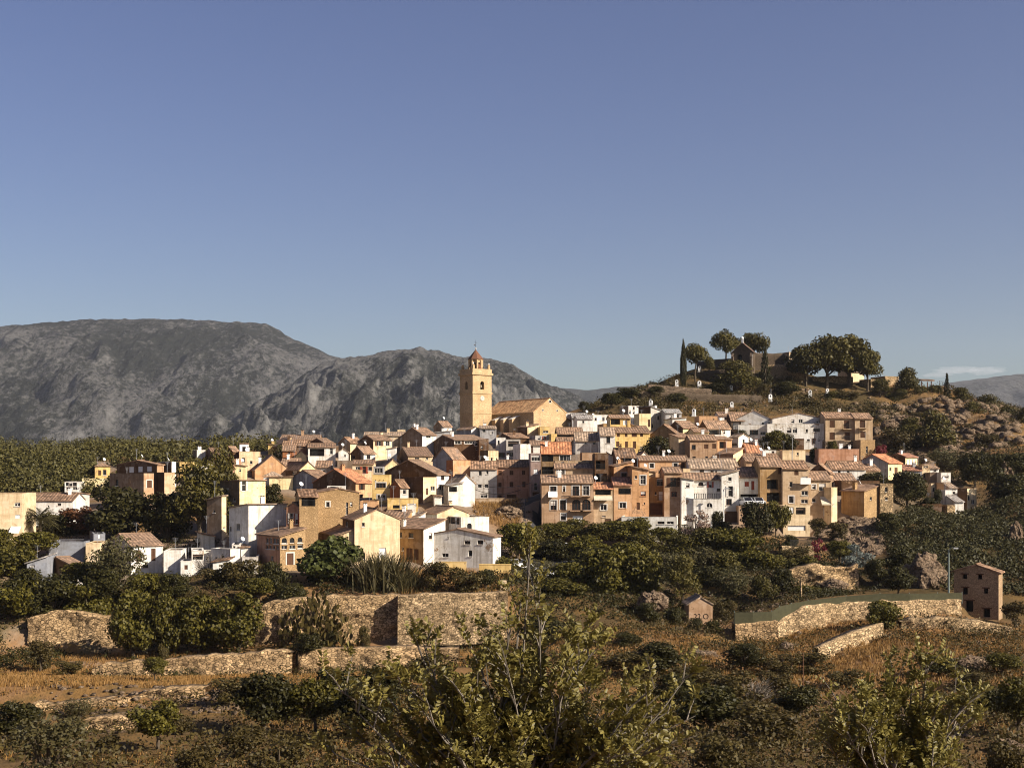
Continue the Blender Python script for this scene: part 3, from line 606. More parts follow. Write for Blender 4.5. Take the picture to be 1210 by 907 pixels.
h('N3','N','718 724 928 206 600',0,'gl 70','beige','beige house with a cream awning at the right end of the front row','770 265 32 42 wk;845 265 62 68 w;770 385 34 32 w;890 495 54 66 wk', tile='rust', Y=222, B=8)
awning('N3','N',822,932,350,412,M_CANVAS,1.4)
h('N3b','N','920 926 978 272 560',30,'flat 0','cream','narrow cream lit side wing of the awning house','', Y=220.5, B=5)
h('O6','N','720 905 940 142 260',60,'gl 86','tan','low house showing a dark brown gable above the awning house','', left='brown', tile='rust', Y=236)
# right of the church
h('I6','I','345 351 434 205 460',2,'flat 0','white','narrow bright white house with stepped roof below the buttresses','372 246 16 36 w;398 358 28 40 w', Y=273)
h('I7','I','430 440 566 222 460',2,'flat 0','palegrey','grey white house with a wide dark balcony left of the bright white wall','505 258 96 50 o;490 355 90 40 w', Y=269)
h('I8','I','560 566 657 262 470',14,'flat 0','white','bright blank white house in the centre below the church','', Y=262, B=6)
h('I8b','I','650 656 842 274 400',2,'gl 36','white','white house with two brown doors and a brown roof','667 306 28 70 s;765 302 28 60 s', tile='brown', Y=265)
h('I9','I','640 700 836 186 320',12,'flat 0','palegrey','grey white house with two dark windows below the yellow roof box','733 208 28 32 w;778 210 16 38 w', Y=284)
h('I10','I','832 842 894 172 330',8,'flat 0','yellow','narrow yellow strip house right of the grey white one','', Y=282, B=5)
h('I11','I','735 741 828 108 220',6,'flat 0','yellow','yellow roof box against the church gable','792 150 46 18 w', Y=298, B=5)
h('I12','I','890 896 1128 174 280',2,'gl 54','darkwood','house with a wide brown roof over a dark timber gallery','960 195 120 30 o', tile='rust', Y=288)
h('I12b','I','890 896 1060 248 300',2,'gl 40','brown','low rust roof below the dark timber gallery','', tile='rust', Y=276)
h('I13','I','1024 1032 1262 236 330',-6,'gr 74','grey','grey house with a pale tiled gable roof right of the orange roof','1100 262 30 20 w', tile='pale', Y=271)
h('I14','I','540 630 735 114 220',36,'su 30','cream','small cream lit house with a slanted tile roof at the church foot','', left='brown', tile='rust', Y=300)
h('I15','I','345 480 642 206 280',14,'gl 36','brown','low cluttered rust roof below the church buttresses','', tile='rust', Y=286)
h('I16','I','0 128 206 134 250',50,'gr 22','white','grey sided white gabled house at the foot of the church tower','68 122 18 30 wk;98 120 18 30 wk', left='bluegrey', tile='brown', Y=297)
h('I17','I','200 206 352 124 240',4,'gl 18','grey','grey house with a cream roof edge below the tower','240 140 30 34 w;310 160 24 24 w', tile='pale', Y=295)
h('I18','G','700 780 862 182 290',24,'gl 44','white','white house with the big satellite dish left of the church tower','', left='taupe', tile='rust', dish=True, Y=306)
h('I18b','G','690 696 850 240 320',4,'su 20','grey','flat grey roof left of the church tower','', tile='grey', Y=300)
h('I19','I','205 278 370 320 470',24,'flat 0','cream','small flat cream house above the light grey house','310 400 16 36 w;355 400 12 30 w', left='brown', Y=256)
h('I20','I','195 202 282 215 430',4,'flat 0','brown','plain brown wall between the cream house and the white stepped one','280 270 16 24 w', Y=280)
h('I21','I','1112 1118 1262 340 480',0,'flat 0','tan','tan house with one small window right of the bright orange roof','1187 437 28 36 w', Y=243)
h('T1','T','758 764 800 398 450',4,'flat 0','white','tiny white wall immediately right of the church gable','', Y=322)
h('T2','T','792 798 884 426 470',2,'gl 22','grey','grey roofed house right of the church under the hill','830 450 14 14 w', tile='grey', Y=318)
h('T3','T','850 856 930 455 500',2,'gl 26','white','low white house with a tiled roof right of the church','', tile='rust', Y=308)
# K: yellow house and hill foot
h('K2','K','300 345 667 312 510',5,'gl 52','yellow','big deep yellow house with eight brown windows','382 330 28 36 s;453 330 24 36 s;525 330 46 36 s;590 330 26 34 s;378 412 30 50 s;455 415 26 54 s;527 420 28 64 s', left='brown', tile='brown', Y=259, B=9)
h('K2b','K','302 310 492 182 330',4,'gl 22','yellow','upper storey','446 222 42 42 sl;352 208 96 58 o', part_of='K2', tile='rust', Y=263, B=5)
h('K2c','K','486 492 566 235 330',4,'fu 30','yellow','side wing','', part_of='K2', tile='rust', Y=263.5, B=4)
h('K3a','K','662 912 955 335 530',62,'gl 92','paleyellow','olive brown gabled house with two dark windows right of the yellow house','720 314 28 50 w;782 298 22 24 w', left='olive', tile='brown', Y=258)
h('K3b','K','912 922 1052 358 520',14,'sv 40','cream','cream lit wing with one shuttered window beside the olive brown gable','1000 416 22 42 s', tile='rust', Y=254, B=6)
h('K4','K','825 960 1092 270 370',22,'gl 56','paleyellow','house with a broad rust roof above the olive brown gable','1040 285 40 12 w', left='brown', tile='rust', Y=274)
h('K5','K','1054 1062 1192 308 400',4,'gl 30','paleyellow','pale yellow strip house under a rust roof beside the tan block','', tile='rust', Y=268)
h('K6','M','-120 -112 130 380 600',0,'gl 42','tan','tan block with six square brown shutters behind the mottled roof','34 433 38 38 s;104 430 32 42 s;37 540 26 36 w;105 540 30 36 w;-78 440 36 42 w;-75 540 30 34 w', tile='rust', Y=247)
h('K6b','M','124 134 264 372 540',12,'gl 20','peach','peach house with an open arcade below the blue awning','200 352 22 24 w;182 420 60 60 o', tile='rust', Y=250)
h('K6c','M','130 276 360 508 600',44,'su 56','paleyellow','small yellow lit shed with a tan side and slanted roof','205 545 20 26 w', left='tan', tile='rust', Y=241)
h('K7','K','562 672 802 78 330',36,'fu 46','palegrey','tall pale grey house with two small windows and dark brown side','742 178 22 40 w;768 175 16 36 w;690 250 20 40 w', left='brown', tile='grey', Y=296)
h('K7b','K','562 570 674 142 340',8,'flat 0','paleyellow','pale yellow block in front of the tall pale grey house','657 226 20 66 s', Y=288, B=5)
h('K7c','K','395 474 568 72 240',20,'flat 0','white','white house of three dark windows left of the tall pale grey house','520 92 18 26 w;486 130 18 28 w;520 130 18 28 w', left='taupe', Y=302)
h('K8','K','798 804 948 138 260',4,'gl 30','grey','small grey roofed house with a white outside stair under the hill','915 165 18 30 w;850 170 22 30 w', tile='grey', Y=292)
h('K8b','K','860 866 990 188 260',6,'su 10','white','low white house right of the outside stair','', tile='pale', Y=284)
h('K9','K','214 221 354 338 520',0,'gl 66','white','white house with an air conditioner beside the deep yellow house','293 376 34 58 w', tile='pale', Y=255)
h('K9b','K','-10 0 218 386 470',0,'gl 74','palegrey','light grey house with a big pale tiled roof left of the deep yellow house','168 404 24 24 w;90 405 20 20 w', tile='pale', Y=257)
h('K10','K','8 15 157 190 300',4,'gl 30','white','white house with a dull tiled roof below the left hill slope','70 215 18 20 w', tile='grey', Y=300)
h('K10b','K','148 154 300 152 270',10,'flat 0','white','jumbled white roof house left of the yellow roof box','180 190 20 26 w;250 190 20 30 w', Y=304)
h('K10c','K','244 250 310 232 320',6,'flat 0','ochre','little ochre block between white roofs and the deep yellow house','', Y=274)
# M: upper right
h('M1','M','404 612 642 240 420',80,'flat 0','white','white house with two wide dark windows below a tiled roof on the hillside','460 308 76 46 w;552 308 70 46 w;626 305 12 40 w', Y=284, B=7)
h('M1b','M','415 640 692 200 300',74,'gl 84','white','upper house','540 228 20 20 w;597 226 18 18 w', part_of='M1', tile='rust', Y=292, B=9)
h('M2','M','250 256 418 206 380',0,'gl 70','darkwood','dark timber fronted house with a rust roof on the upper right','300 250 60 60 o;380 250 50 60 o', tile='rust', Y=294)
h('M3','M','140 146 288 162 300',0,'gl 30','white','small white house with one dark window left of the dark timber front','207 190 22 32 w', tile='rust', Y=304)
h('M4','M','-36 -30 136 165 280',0,'flat 0','peach','low peach stone wall house with no roof on the upper right','100 195 14 20 w', Y=300)
h('M5','M','-36 45 252 272 420',18,'gl 64','white','white house with a shaded pergola above the blue awning','195 305 16 32 w;112 308 110 44 o', left='brown', tile='rust', Y=278)
h('M6','M','240 322 412 352 480',34,'gr 26','white','white house with the blue awning','368 386 18 32 w;285 414 50 30 w', left='palegrey', tile='pale', Y=264)
h('M7','M','735 1088 1099 232 500',86,'flat 0','white','long white three level house on the upper right with many small windows','775 290 38 44 w;827 290 40 46 w;933 293 18 28 w;1020 288 60 30 w;947 377 25 18 w;995 386 14 54 w;1040 376 22 20 w', Y=282, B=12)
h('M7b','M','757 1083 1093 186 260',86,'gl 48','white','upper storey','807 206 30 36 w;877 206 36 36 w;1027 212 18 25 w;1053 210 18 25 w', part_of='M7', tile='rust', Y=287, B=11)
h('M9','M','708 716 920 470 560',2,'flat 0','cream','cream roof terrace house with a tall thin aerial','852 500 18 24 w', Y=250, B=5)
h('M9b','M','385 393 700 556 640',2,'gl 50','tan','low tan house with a rust roof beside the white roof terrace','', tile='rust', Y=240)
h('M9c','M','398 404 530 500 560',2,'gl 88','brick','small house with a steep orange tiled roof and white chimney','', tile='orange', Y=248, ch=1)
h('M9d','M','560 568 660 470 560',8,'flat 0','white','little white roof hut beside two satellite dishes','630 480 26 30 w', Y=252, B=4, dish=True)
h('W1','W','610 614 770 155 300',-2,'gl 28','beige','beige apartment house with six brown shutters on the upper right','650 185 28 38 s;727 188 28 44 sb;650 250 28 40 s;730 250 28 44 sb', tile='rust', Y=281, B=9, name='apartment_house')
h('W2','W','768 772 867 157 300',-2,'gl 26','beige','beige house with a pale drainpipe, right half of the apartment pair','812 185 28 40 sb;815 242 28 34 s', tile='rust', Y=280, B=8)
h('O0','O','424 430 560 150 330',8,'flat 0','stone','small stone tower with one narrow slit lit by the sun','487 236 18 60 w', Y=272, B=5, name='stone_tower', cat='tower')
h('O1','O','48 55 418 232 370',0,'flat 0','pink','long low pink house with a flat roof and white chimneys','', Y=262, ch=2)
h('O2','O','390 676 798 356 500',46,'gl 74','paleyellow','pale yellow house with a blue grey gable and sunny orange roof','697 410 18 36 w;747 426 28 66 d', left='bluegrey', tile='orange', Y=258)
h('O3','O','160 170 478 412 520',0,'gl 68','white','white house under a wide rust roof beside the pink flat house','320 432 24 20 w;240 432 24 22 w', tile='rust', Y=248, ch=1)
h('O4','O','455 461 604 424 500',2,'gl 50','cream','low rust roof in front of the blue grey gable','', tile='rust', Y=252)
h('O5','O','168 175 395 520 600',0,'gl 64','white','white house with a low rust roof above the ruined stone house','230 556 36 26 w', tile='rust', Y=238)
h('O7','O','258 462 606 612 860',40,'su 60','stone','ruined stone barn with an orange roof edge above the scree','550 590 22 30 w;522 672 20 30 w', left='ochre', tile='rust', Y=222, name='stone_barn', cat='barn')
h('O7b','O','598 606 722 540 880',8,'flat 0','rubble','crumbling tall stone wall house right of the stone barn','660 592 26 46 w;660 672 20 26 w', Y=224, B=5)
h('O8','O','254 261 600 515 640',0,'flat 0','brown','long dark brown flat roofed house behind the stone barn','', Y=233, B=5)
h('P1','P','85 225 332 150 300',44,'gl 26','cream','cream house of three white windows with a brown side on the right slope','252 200 20 56 sl;278 200 20 56 sl;303 200 18 56 sl', left='brown', tile='red', Y=276)
h('P2','P','200 208 374 272 380',0,'gl 42','grey','grey house with a dark red roof below the three white windows','330 310 60 30 w', tile='red', Y=266)
h('P3','P','370 376 444 226 390',8,'flat 0','cream','tall narrow cream house with a shaded balcony on the right slope','410 316 36 42 w;408 236 40 16 w', Y=266)
h('P4','P','440 446 526 254 370',2,'gl 34','white','small white house with a flat rust roof near the olive tree','490 272 26 14 w', tile='rust', Y=268)
h('P5','P','440 446 545 292 420',-4,'flat 0','taupe','blank taupe block right of the tall narrow cream house','', Y=262)
h('P6','P','535 543 630 290 510',6,'flat 0','white','tall white house with a dark roof terrace on the right slope','583 322 58 20 w;590 420 32 46 w', Y=260)
h('P7','P','448 455 502 388 520',8,'flat 0','cream','small cream house with an arched door behind the shrubs','480 440 24 40 a', Y=254, B=4)
h('P7b','P','500 504 568 384 530',2,'flat 0','brown','plain brown block left of the white arched house','', Y=253.5, B=4)
h('P8','P','576 582 640 448 600',6,'flat 0','white','white house with two small arches at the right end of town','604 510 20 40 a;628 560 14 30 a', Y=250, B=4)
h('P8b','P','614 620 692 430 560',4,'gl 44','white','white house with a pale roof beside the two arches','660 470 24 24 w', tile='pale', Y=254)
h('P9','P','690 778 862 430 680',30,'flat 0','cream','cream house with a balcony and brown side, last on the right','795 516 20 44 w;830 550 30 40 w', left='brown', Y=250)
h('P10','P','660 666 748 552 680',4,'gl 50','white','white house with a small grey roof in front of the last cream house','', tile='grey', Y=246)
h('P11','P','374 380 550 570 680',0,'flat 0','brown','long low brown wall building below the right slope houses','', Y=243, B=4)
h('P12','P','592 598 672 582 700',14,'flat 0','rubble','small stone base house below the white arches','', Y=243, B=4)
h('SH','1','1127 1180 1184.6 677 731',60,'gl 9','farm','lone three storey stone house on the right with small dark openings','1140 681 5.5 5.5 h;1158 681.5 5 5.5 h;1140.5 698 6 8 h;1165 698 5 6 h;1145.5 716 9 13 h;1166 724 8 10 h', tile='rust', Y=160, name='stone_farmhouse', cat='farmhouse', ch=0, dish=False)
h('HUT','1','813 814 842 714 738',2,'gr 8','tan','small tan hut with a tiled gable roof beside the car park trees','', tile='pale', Y=166, B=4, name='hut', cat='hut', ch=0, dish=False)
i = HOUSES['L6e']; m = MB()
for k in range(int(i['A']/.3)): m.box(.1+k*.3,.2+k*.3,-.12,-.02,i['H']+.08,i['H']+.85,M_IRON)
m.box(0,i['A'],-.14,0,i['H']+.85,i['H']+.93,M_IRON); m.build('balustrade', i['host'])
# ------------------------------------------------------------------ the church
def church():
    i = h('CH','T','350 592 766 392 520',36,'gr 70','church','big tan stone church with a square bell tower and an orange tiled nave','', tile='church', Y=314, B=21, name='church', cat='church', ch=0, dish=False)
    root, A, Bd, H = i['root'], i['A'], i['B'], i['H']; st = wall_mat('church')
    oi = MB()
    for (u, z) in ((A*.5, H+i['R']*.80), (A*.28, H+.5), (A*.72, H+.5)):
        r = .32 if u == A*.5 else .2
        oi.lathe([(r*1.4,0),(r*1.4,.03)], M_FRAME, 12); 
        n0 = len(oi.v)-24
        for k in range(n0, n0+24): x,y,zz = oi.v[k]; oi.v[k] = (u+x, -.02-zz, z+y)
        oi.lathe([(r,0),(r,.05)], M_DARK, 12); n0 = len(oi.v)-24
        for k in range(n0, n0+24): x,y,zz = oi.v[k]; oi.v[k] = (u+x, -.025-zz, z+y)
    oi.build('oculus', root)
    mb = MB(); w = A*.55     # lower side aisle on the right, with its sloping roof
    pts = [(A,.6,-5),(A+w,.6,-5),(A+w,.6,H*.36),(A,.6,H*.82)]; bk = [(x,12,z) for x,y,z in pts]
    mb.face(pts, st); mb.face(bk[::-1], st); mb.face([pts[1],bk[1],bk[2],pts[2]], st); mb.build('aisle', root)
    r = MB(); r.slab([(A,.3,H*.84),(A+w+.3,.3,H*.38),(A+w+.3,12.2,H*.38),(A,12.2,H*.84)], .18, tile_mat('brown'), [(0,0),(w,0),(w,12),(0,12)]); r.build('aisle_roof', root)
    for k in range(3):           # buttress chapels along the shaded side
        v0 = 5.6+k*3.5; b = MB()
        b.box(-2.3,-.01,v0,v0+1.3,-6,H-1.5,st); b.slab([(-2.4,v0-.1,H-1.55),(0,v0-.1,H-.62),(0,v0+1.4,H-.62),(-2.4,v0+1.4,H-1.55)][::1], .14, M_FRAME)
        b.face([(-2.3,v0,H-1.5),(-.01,v0,H-1.5),(-.01,v0,H-.75)], st); b.face([(-.01,v0+1.3,H-1.5),(-2.3,v0+1.3,H-1.5),(-.01,v0+1.3,H-.75)], st)
        b.build('buttress', root)
    c = MB(); c.box(-.35,0,-.35,Bd+.3,H-.28,H-.02,st); c.build('cornice', root)
    p = MB(); p.tube([(-.1,2.2,-4),(-.1,2.2,H*.7)],[.12,.12],M_METAL,6); p.build('drainpipe', root)
    # tower
    Y = 321.0; C = at(558.6, 503, Y); s = 5.6; ztop = at(558.6, 437.6, Y).z - C.z; t = math.radians(36)
    def zz(py): return at(558.6, py, Y).z - C.z
    def place(o): o.location = i['ux']*0+Vector(((C-i['C']).dot(i['ux']), (C-i['C']).dot(i['vx']), C.z-i['C'].z)); return o
    tw = MB(); pr = lambda u,z,d: (u,d,z); pl = lambda u,z,d: (d,u,z)
    a0, a1 = zz(459.5), zz(449.8)
    hole = [(s/2-.58,s/2+.58,a0,a1,.9,True)]
    rect_wall(tw, pr, s, -8, zz(440), hole, st); rect_wall(tw, lambda u,z,d: pl(s-u,z,d), s, -8, zz(440), hole, st)
    tw.face([(s,0,-8),(s,s,-8),(s,s,zz(440)),(s,0,zz(440))], st); tw.face([(s,s,-8),(0,s,-8),(0,s,zz(440)),(s,s,zz(440))], st)
    T = place(tw.build('tower', root))
    for (py, e, hgt) in ((487.6,.1,.28),(463.8,.16,.4),(441.2,.3,.5)):
        c = MB(); c.box(-e,s+e,-e,s+e,zz(py)-hgt/2,zz(py)+hgt/2,st); c.build('cornice', T)
    c = MB(); z0 = zz(441.2)+.25
    for (x0,x1,y0,y1) in ((-.05,s+.05,-.05,.35),(-.05,s+.05,s-.35,s+.05),(-.05,.35,.35,s-.35),(s-.35,s+.05,.35,s-.35)): c.box(x0,x1,y0,y1,z0,z0+1.0,st)
    c.box(.3,s-.3,.3,s-.3,z0-.2,z0+.1,M_TERR); c.build('parapet', T)
    cl = MB(); cl.lathe([(.62,0),(.62,.06),(.52,.08),(.5,.085)], plain('clock_face',(.62,.55,.45),.7,.2), 24); zc = zz(470)
    for k in range(len(cl.v)): x,y,q = cl.v[k]; cl.v[k] = (s/2+x, -.02-q, zc+y)
    for k in range(12):
        a = k*math.pi/6; x, y = math.sin(a)*.5, math.cos(a)*.5
        cl.box(s/2+x-.035,s/2+x+.035,-.125,-.108,zc+y-.05,zc+y+.05,M_IRON)
    cl.face([(s/2-.03,-.13,zc),(s/2+.03,-.13,zc),(s/2+.02,-.13,zc+.45)], M_IRON); cl.face([(s/2-.02,-.132,zc-.04),(s/2-.02,-.132,zc+.04),(s/2-.33,-.132,zc+.12)], M_IRON)
    cl.build('clock', T)
    for nm, mat in (('bell', plain('bronze',(.12,.08,.03),.4,.5)),):
        for (u,v) in ((s/2,.7),(.7,s/2)):
            b = MB(); b.lathe([(.42,0),(.36,.15),(.26,.5),(.2,.7),(.02,.8)], mat, 14, (u,v,a0+.5)); b.build(nm, T)
    z1 = z0+.1; cx = s/2; L = MB(); R8 = 1.55; hh = zz(424.0)-z1    # octagonal lantern with open arches
    for k in range(8):
        a = k*math.pi/4+math.pi/8
        x, y = cx+R8*math.cos(a), cx+R8*math.sin(a)
        L.tube([(x,y,z1),(x,y,z1+hh)], [.34,.34], st, 6)
        a2 = a+math.pi/4; x2, y2 = cx+R8*math.cos(a2), cx+R8*math.sin(a2)
        ts = np.linspace(0,1,9); arc = [(x+(x2-x)*q, y+(y2-y)*q, z1+hh*.66+hh*.17*math.sin(math.pi*q)) for q in ts]
        for j in range(8): L.face([arc[j],arc[j+1],(*arc[j+1][:2],z1+hh),(*arc[j][:2],z1+hh)], st)
    L.lathe([(1.05,0),(1.05,.9*hh)], M_DARK, 8, (cx,cx,z1), math.pi/8); L.lathe([(1.85,hh),(1.95,hh+.2)], st, 8, (cx,cx,z1), math.pi/8)
    L.build('lantern', T)
    S = MB(); S.lathe([(2.05,0),(1.5,.7),(.75,1.6),(.05,2.45)], tile_mat('red'), 8, (cx,cx,z1+hh+.2), math.pi/8); S.build('spire', T)
    f = MB(); zt = z1+hh+2.7; f.lathe([(.05,0),(.2,.12),(.2,.3),(.04,.4)], M_FRAME, 10, (cx,cx,zt)); f.tube([(cx,cx,zt+.3),(cx,cx,zt+2.3)],[.045,.03],M_IRON,5)
    f.box(cx-.45,cx+.45,cx-.03,cx+.03,zt+1.65,zt+1.73,M_IRON); f.box(cx-.5,cx-.1,cx-.02,cx+.02,zt+.9,zt+1.2,M_IRON); f.build('weather_vane', T)
    for (u,v) in ((.5,.5),(s-.5,.5),(.5,s-.5),(s-.5,s-.5)):      # corner aediculae
        q = MB(); q.box(u-.26,u+.26,v-.26,v+.26,z1,z1+1.7,st); q.lathe([(.34,1.7),(.3,1.85),(.05,2.2)], st, 8, (u,v,z1)); q.lathe([(.16,2.15),(.18,2.3),(.03,2.45)], M_WHITE, 8, (u,v,z1)); q.build('pinnacle', T)
    for (dx,dy) in ((1,0),(-1,0),(0,1),(0,-1)):        # sloping volutes against the lantern
        q = MB(); n = Vector((dx,dy,0)); sd = Vector((-dy,dx,0)); o_ = Vector((cx,cx,z1)); 
        a_ = [o_+n*1.4+sd*.3*k_ for k_ in (-1,1)]; b_ = [o_+n*2.5+sd*.3*k_ for k_ in (-1,1)]
        q.face([b_[0],b_[1],b_[1]+Vector((0,0,.5)),b_[0]+Vector((0,0,.5))], st); q.face([b_[0]+Vector((0,0,.5)),b_[1]+Vector((0,0,.5)),a_[1]+Vector((0,0,2.2)),a_[0]+Vector((0,0,2.2))], tile_mat('red'))
        for k_ in (0,1): q.face([a_[k_],b_[k_],b_[k_]+Vector((0,0,.5)),a_[k_]+Vector((0,0,2.2))], st)
        q.build('volute', T)
church()

# ------------------------------------------------------------------ the ground of the near valley, town and castle hill
CTRL = [(-5,-1.9,x) for x in ()]
def cp(px, py, Y): p = at(px, py, Y); CT.append((p.x, p.y, p.z))
CT = []
for X in (-60,-20,20,60): CT += [(X,-8,-1.7),(X,4,-2.4),(X,12,-5.6),(X*1.2,25,-10),(X*1.2,45,-14)]
for px in (-250,0,300,600,900,1210,1450):
    cp(px,907,75); cp(px,850,97); cp(px,802,125)
for px in (-150,60,200,330,450,590): cp(px,768,158); cp(px,752,163)
for px in (-150,60,200,330,450,590): cp(px,703,169); 
for px in (-150,0): cp(px,668,188); cp(px,640,205)
cp(690,742,150); cp(690,705,172); cp(650,688,192); cp(700,680,192); cp(760,690,180); cp(620,660,203); cp(690,650,206); cp(760,650,208); cp(820,650,207)
cp(800,745,148); cp(860,765,138); cp(840,700,176); cp(900,690,178); cp(950,690,178); cp(870,650,205); cp(940,655,203)
for px,a,b in ((890,756,722),(935,748,718),(1000,735,706),(1075,729,702),(1130,724,700)): cp(px,a,150); (px < 1130 and cp(px,b,156))
cp(1000,705,172); cp(1060,700,172); cp(1000,660,205); cp(1040,650,208); cp(1000,775,133); cp(1100,765,138); cp(1200,752,146); cp(1350,752,146); cp(1160,735,157); cp(1205,732,160); cp(1140,744,150); cp(1185,744,150)
cp(1100,690,172); cp(1210,690,178); cp(1100,650,192); cp(1210,630,212); cp(1070,612,218); cp(1150,622,228); cp(1210,575,245); cp(1350,600,235)
cp(1040,545,298); cp(1100,545,296); cp(1150,540,292); cp(1210,535,285); cp(1060,505,322); cp(1100,502,322); cp(1150,500,318); cp(1205,502,312); cp(1350,560,300)
cp(1240,510,322); cp(1210,497,322); cp(1175,484,328); cp(1130,470,342); cp(1100,463,350); cp(1060,458,356)
cp(735,470,340); cp(760,462,344); cp(800,457,350); cp(850,452,356); cp(900,450,358); cp(950,453,357); cp(1000,457,357)
cp(760,478,332); cp(800,480,333); cp(850,478,335); cp(900,478,335); cp(950,478,337); cp(1000,480,338); cp(850,490,322); cp(950,490,322); cp(1020,490,328)
for px in (830,870,930): cp(px,437,366); cp(px,436,380)
for px in (780,980,1050): cp(px,455,380)
for px in (1000,1030,1060): cp(px,458,362)
for X,Y,Z in ((-180,360,-6),(-100,365,2),(-40,370,4),(10,380,6),(-180,470,-22),(-60,460,-16),(20,460,-10),(70,460,0),(120,450,5),(180,430,-5),(40,410,16),(90,410,22),(220,400,-20),(260,320,-10),(260,250,-20),(-260,260,-12),(-260,180,-18),(-200,230,-9),(-150,290,0),(-120,310,3),(0,520,-22),(100,520,-20),(-150,520,-24),(200,520,-22)): CT.append((X,Y,Z))
CT += [g for k, g in enumerate(GROUND) if k % 4 in (0,1)]
CT = np.array(CT)
# smoothing spline through the control points
Pn = CT[:,:2]/100; n = len(Pn)
def Uf(a, b):
    r2 = ((a[:,None,:]-b[None,:,:])**2).sum(-1); return np.where(r2 > 1e-12, .5*r2*np.log(r2+1e-20), 0)
Kx = Uf(Pn,Pn) + np.eye(n)*.004
Ph = np.c_[np.ones(n), Pn]; Am = np.block([[Kx, Ph],[Ph.T, np.zeros((3,3))]])
sol = np.linalg.solve(Am, np.r_[CT[:,2], 0,0,0])
def spline(q):
    q = np.asarray(q)/100; out = np.empty(len(q))
    for k in range(0, len(q), 4000):
        s_ = q[k:k+4000]; out[k:k+4000] = Uf(s_,Pn)@sol[:n] + sol[n] + s_@sol[n+1:]
    return out
GX0, GX1, GY0, GY1, GS = -264.0, 264.0, -12.0, 528.0, 1.6
gx = np.arange(GX0, GX1+.1, GS); gy = np.arange(GY0, GY1+.1, GS); NX, NY = len(gx), len(gy)
XX, YY = np.meshgrid(gx, gy); ZZ = spline(np.c_[XX.ravel(), YY.ravel()]).reshape(NY, NX)
ZZ = np.clip(ZZ, -30, 60)
rough = np.array([[noise.fractal(Vector((x*.06,y*.06,0)), 1, 2, 5) for x in gx] for y in gy])
fine = np.array([[noise.noise(Vector((x*.35,y*.35,3))) for x in gx] for y in gy])
hillm = np.clip((YY-318)/12,0,1)*np.clip((XX-28)/15,0,1)
wild = np.clip((XX-70)/25,0,1)*np.clip((YY-225)/30,0,1)
near = np.clip((150-YY)/40,0,1)
ZZ += rough*(.35 + 2.2*wild + .5*near) + fine*(.08 + .9*wild + .16*near)
def level(cx, cy, r, z):
    """flatten a round patch of the ground"""
    global ZZ
    w = np.clip(1.6 - np.hypot(XX-cx, YY-cy)/r, 0, 1); ZZ = ZZ*(1-w)+z*w
for key in HOUSES:       # no ground above a house's own floor line in front of it
    i = HOUSES[key]; c = i['C']+i['ux']*i['A']/2
    m = (np.abs((XX-c.x)*i['ux'].x+(YY-c.y)*i['ux'].y) < i['A']/2+1) & (((XX-c.x)*i['vx'].x+(YY-c.y)*i['vx'].y) > -6.5) & (((XX-c.x)*i['vx'].x+(YY-c.y)*i['vx'].y) < .6*i['B'])
    ZZ[m] = np.minimum(ZZ[m], i['C'].z-.15)
WALLS = []
def wall_strip(*a, **k): WALLS.append((a, k))
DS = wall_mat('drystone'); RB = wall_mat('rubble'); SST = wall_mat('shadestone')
D_ = 'dry stone terrace walls'
wall_strip('terrace_wall', [(33,730,773),(60,722,773),(90,721,772),(132,730,771),(166,746,770)], 163, DS, 'pale crumbling stone wall at the far left between dark bushes', group=D_)
wall_strip('terrace_wall', [(160,756,769),(230,752,768),(288,738,766),(312,712,763),(340,706,758),(400,705,753),(472,703,750)], 161, DS, 'long ochre terrace wall behind the prickly pears', group=D_)
wall_strip('terrace_wall', [(470,704,751),(500,702,750),(556,701,749),(600,698,744)], 159, RB, 'tall straight grey stone wall below the yellow garden wall', group=D_, rough=.16)
wall_strip('terrace_wall', [(108,787,797),(160,783,796),(240,776,794),(345,768,786)], 141, DS, 'low tumbled stone wall between dry grass terraces on the left', group=D_, rough=.35)
wall_strip('terrace_wall', [(352,769,786),(420,766,783),(480,764,779),(542,766,776)], 143, DS, 'low pale stone wall below the long ochre terrace wall', group=D_, rough=.35)
wall_strip('terrace_wall', [(-30,842,858),(0,838,855),(60,833,850),(110,826,846),(160,819,839),(242,811,830)], 112, DS, 'broken lower stone wall at the bottom left', group=D_, rough=.4)
wall_strip('terrace_wall', [(98,850,868),(150,846,864),(180,850,862)], 100, DS, 'short heap of wall stones at the bottom left', group=D_, rough=.45)
wall_strip('terrace_wall', [(869,737,758),(890,736,759),(919,733,758)], 148, DS, 'short yellowish wall end under the green fence', group=D_, rough=.15)
wall_strip('terrace_wall', [(917,738,756),(936,723,752),(958,716,745),(1000,711,737),(1075,709,731),(1136,708,727)], 152, RB, 'long curved stone wall carrying the green fence', group=D_, Ys=[149,151,152,154,155,157])
wall_strip('terrace_wall', [(967,766,783),(985,757,779),(1010,747,768),(1044,736,755)], 140, RB, 'slanting stone ramp wall in the dry grass on the right', group=D_, Ys=[138,140,142,145], rough=.14)
wall_strip('terrace_wall', [(1066,733,750),(1095,730,750),(1130,730,750),(1165,735,750),(1196,741,751)], 147, RB, 'low stone wall below the lone stone farmhouse', group=D_, rough=.35)
wall_strip('terrace_wall', [(935,673,684),(955,668,684),(985,670,682),(1015,668,690)], 176, DS, 'rough pale retaining wall among bushes above the green fence', group=D_, rough=.5)
wall_strip('terrace_wall', [(924,644,660),(945,646,662),(962,645,664)], 200, RB, 'sloping stone wall under the black garden railing', group=D_, rough=.15)
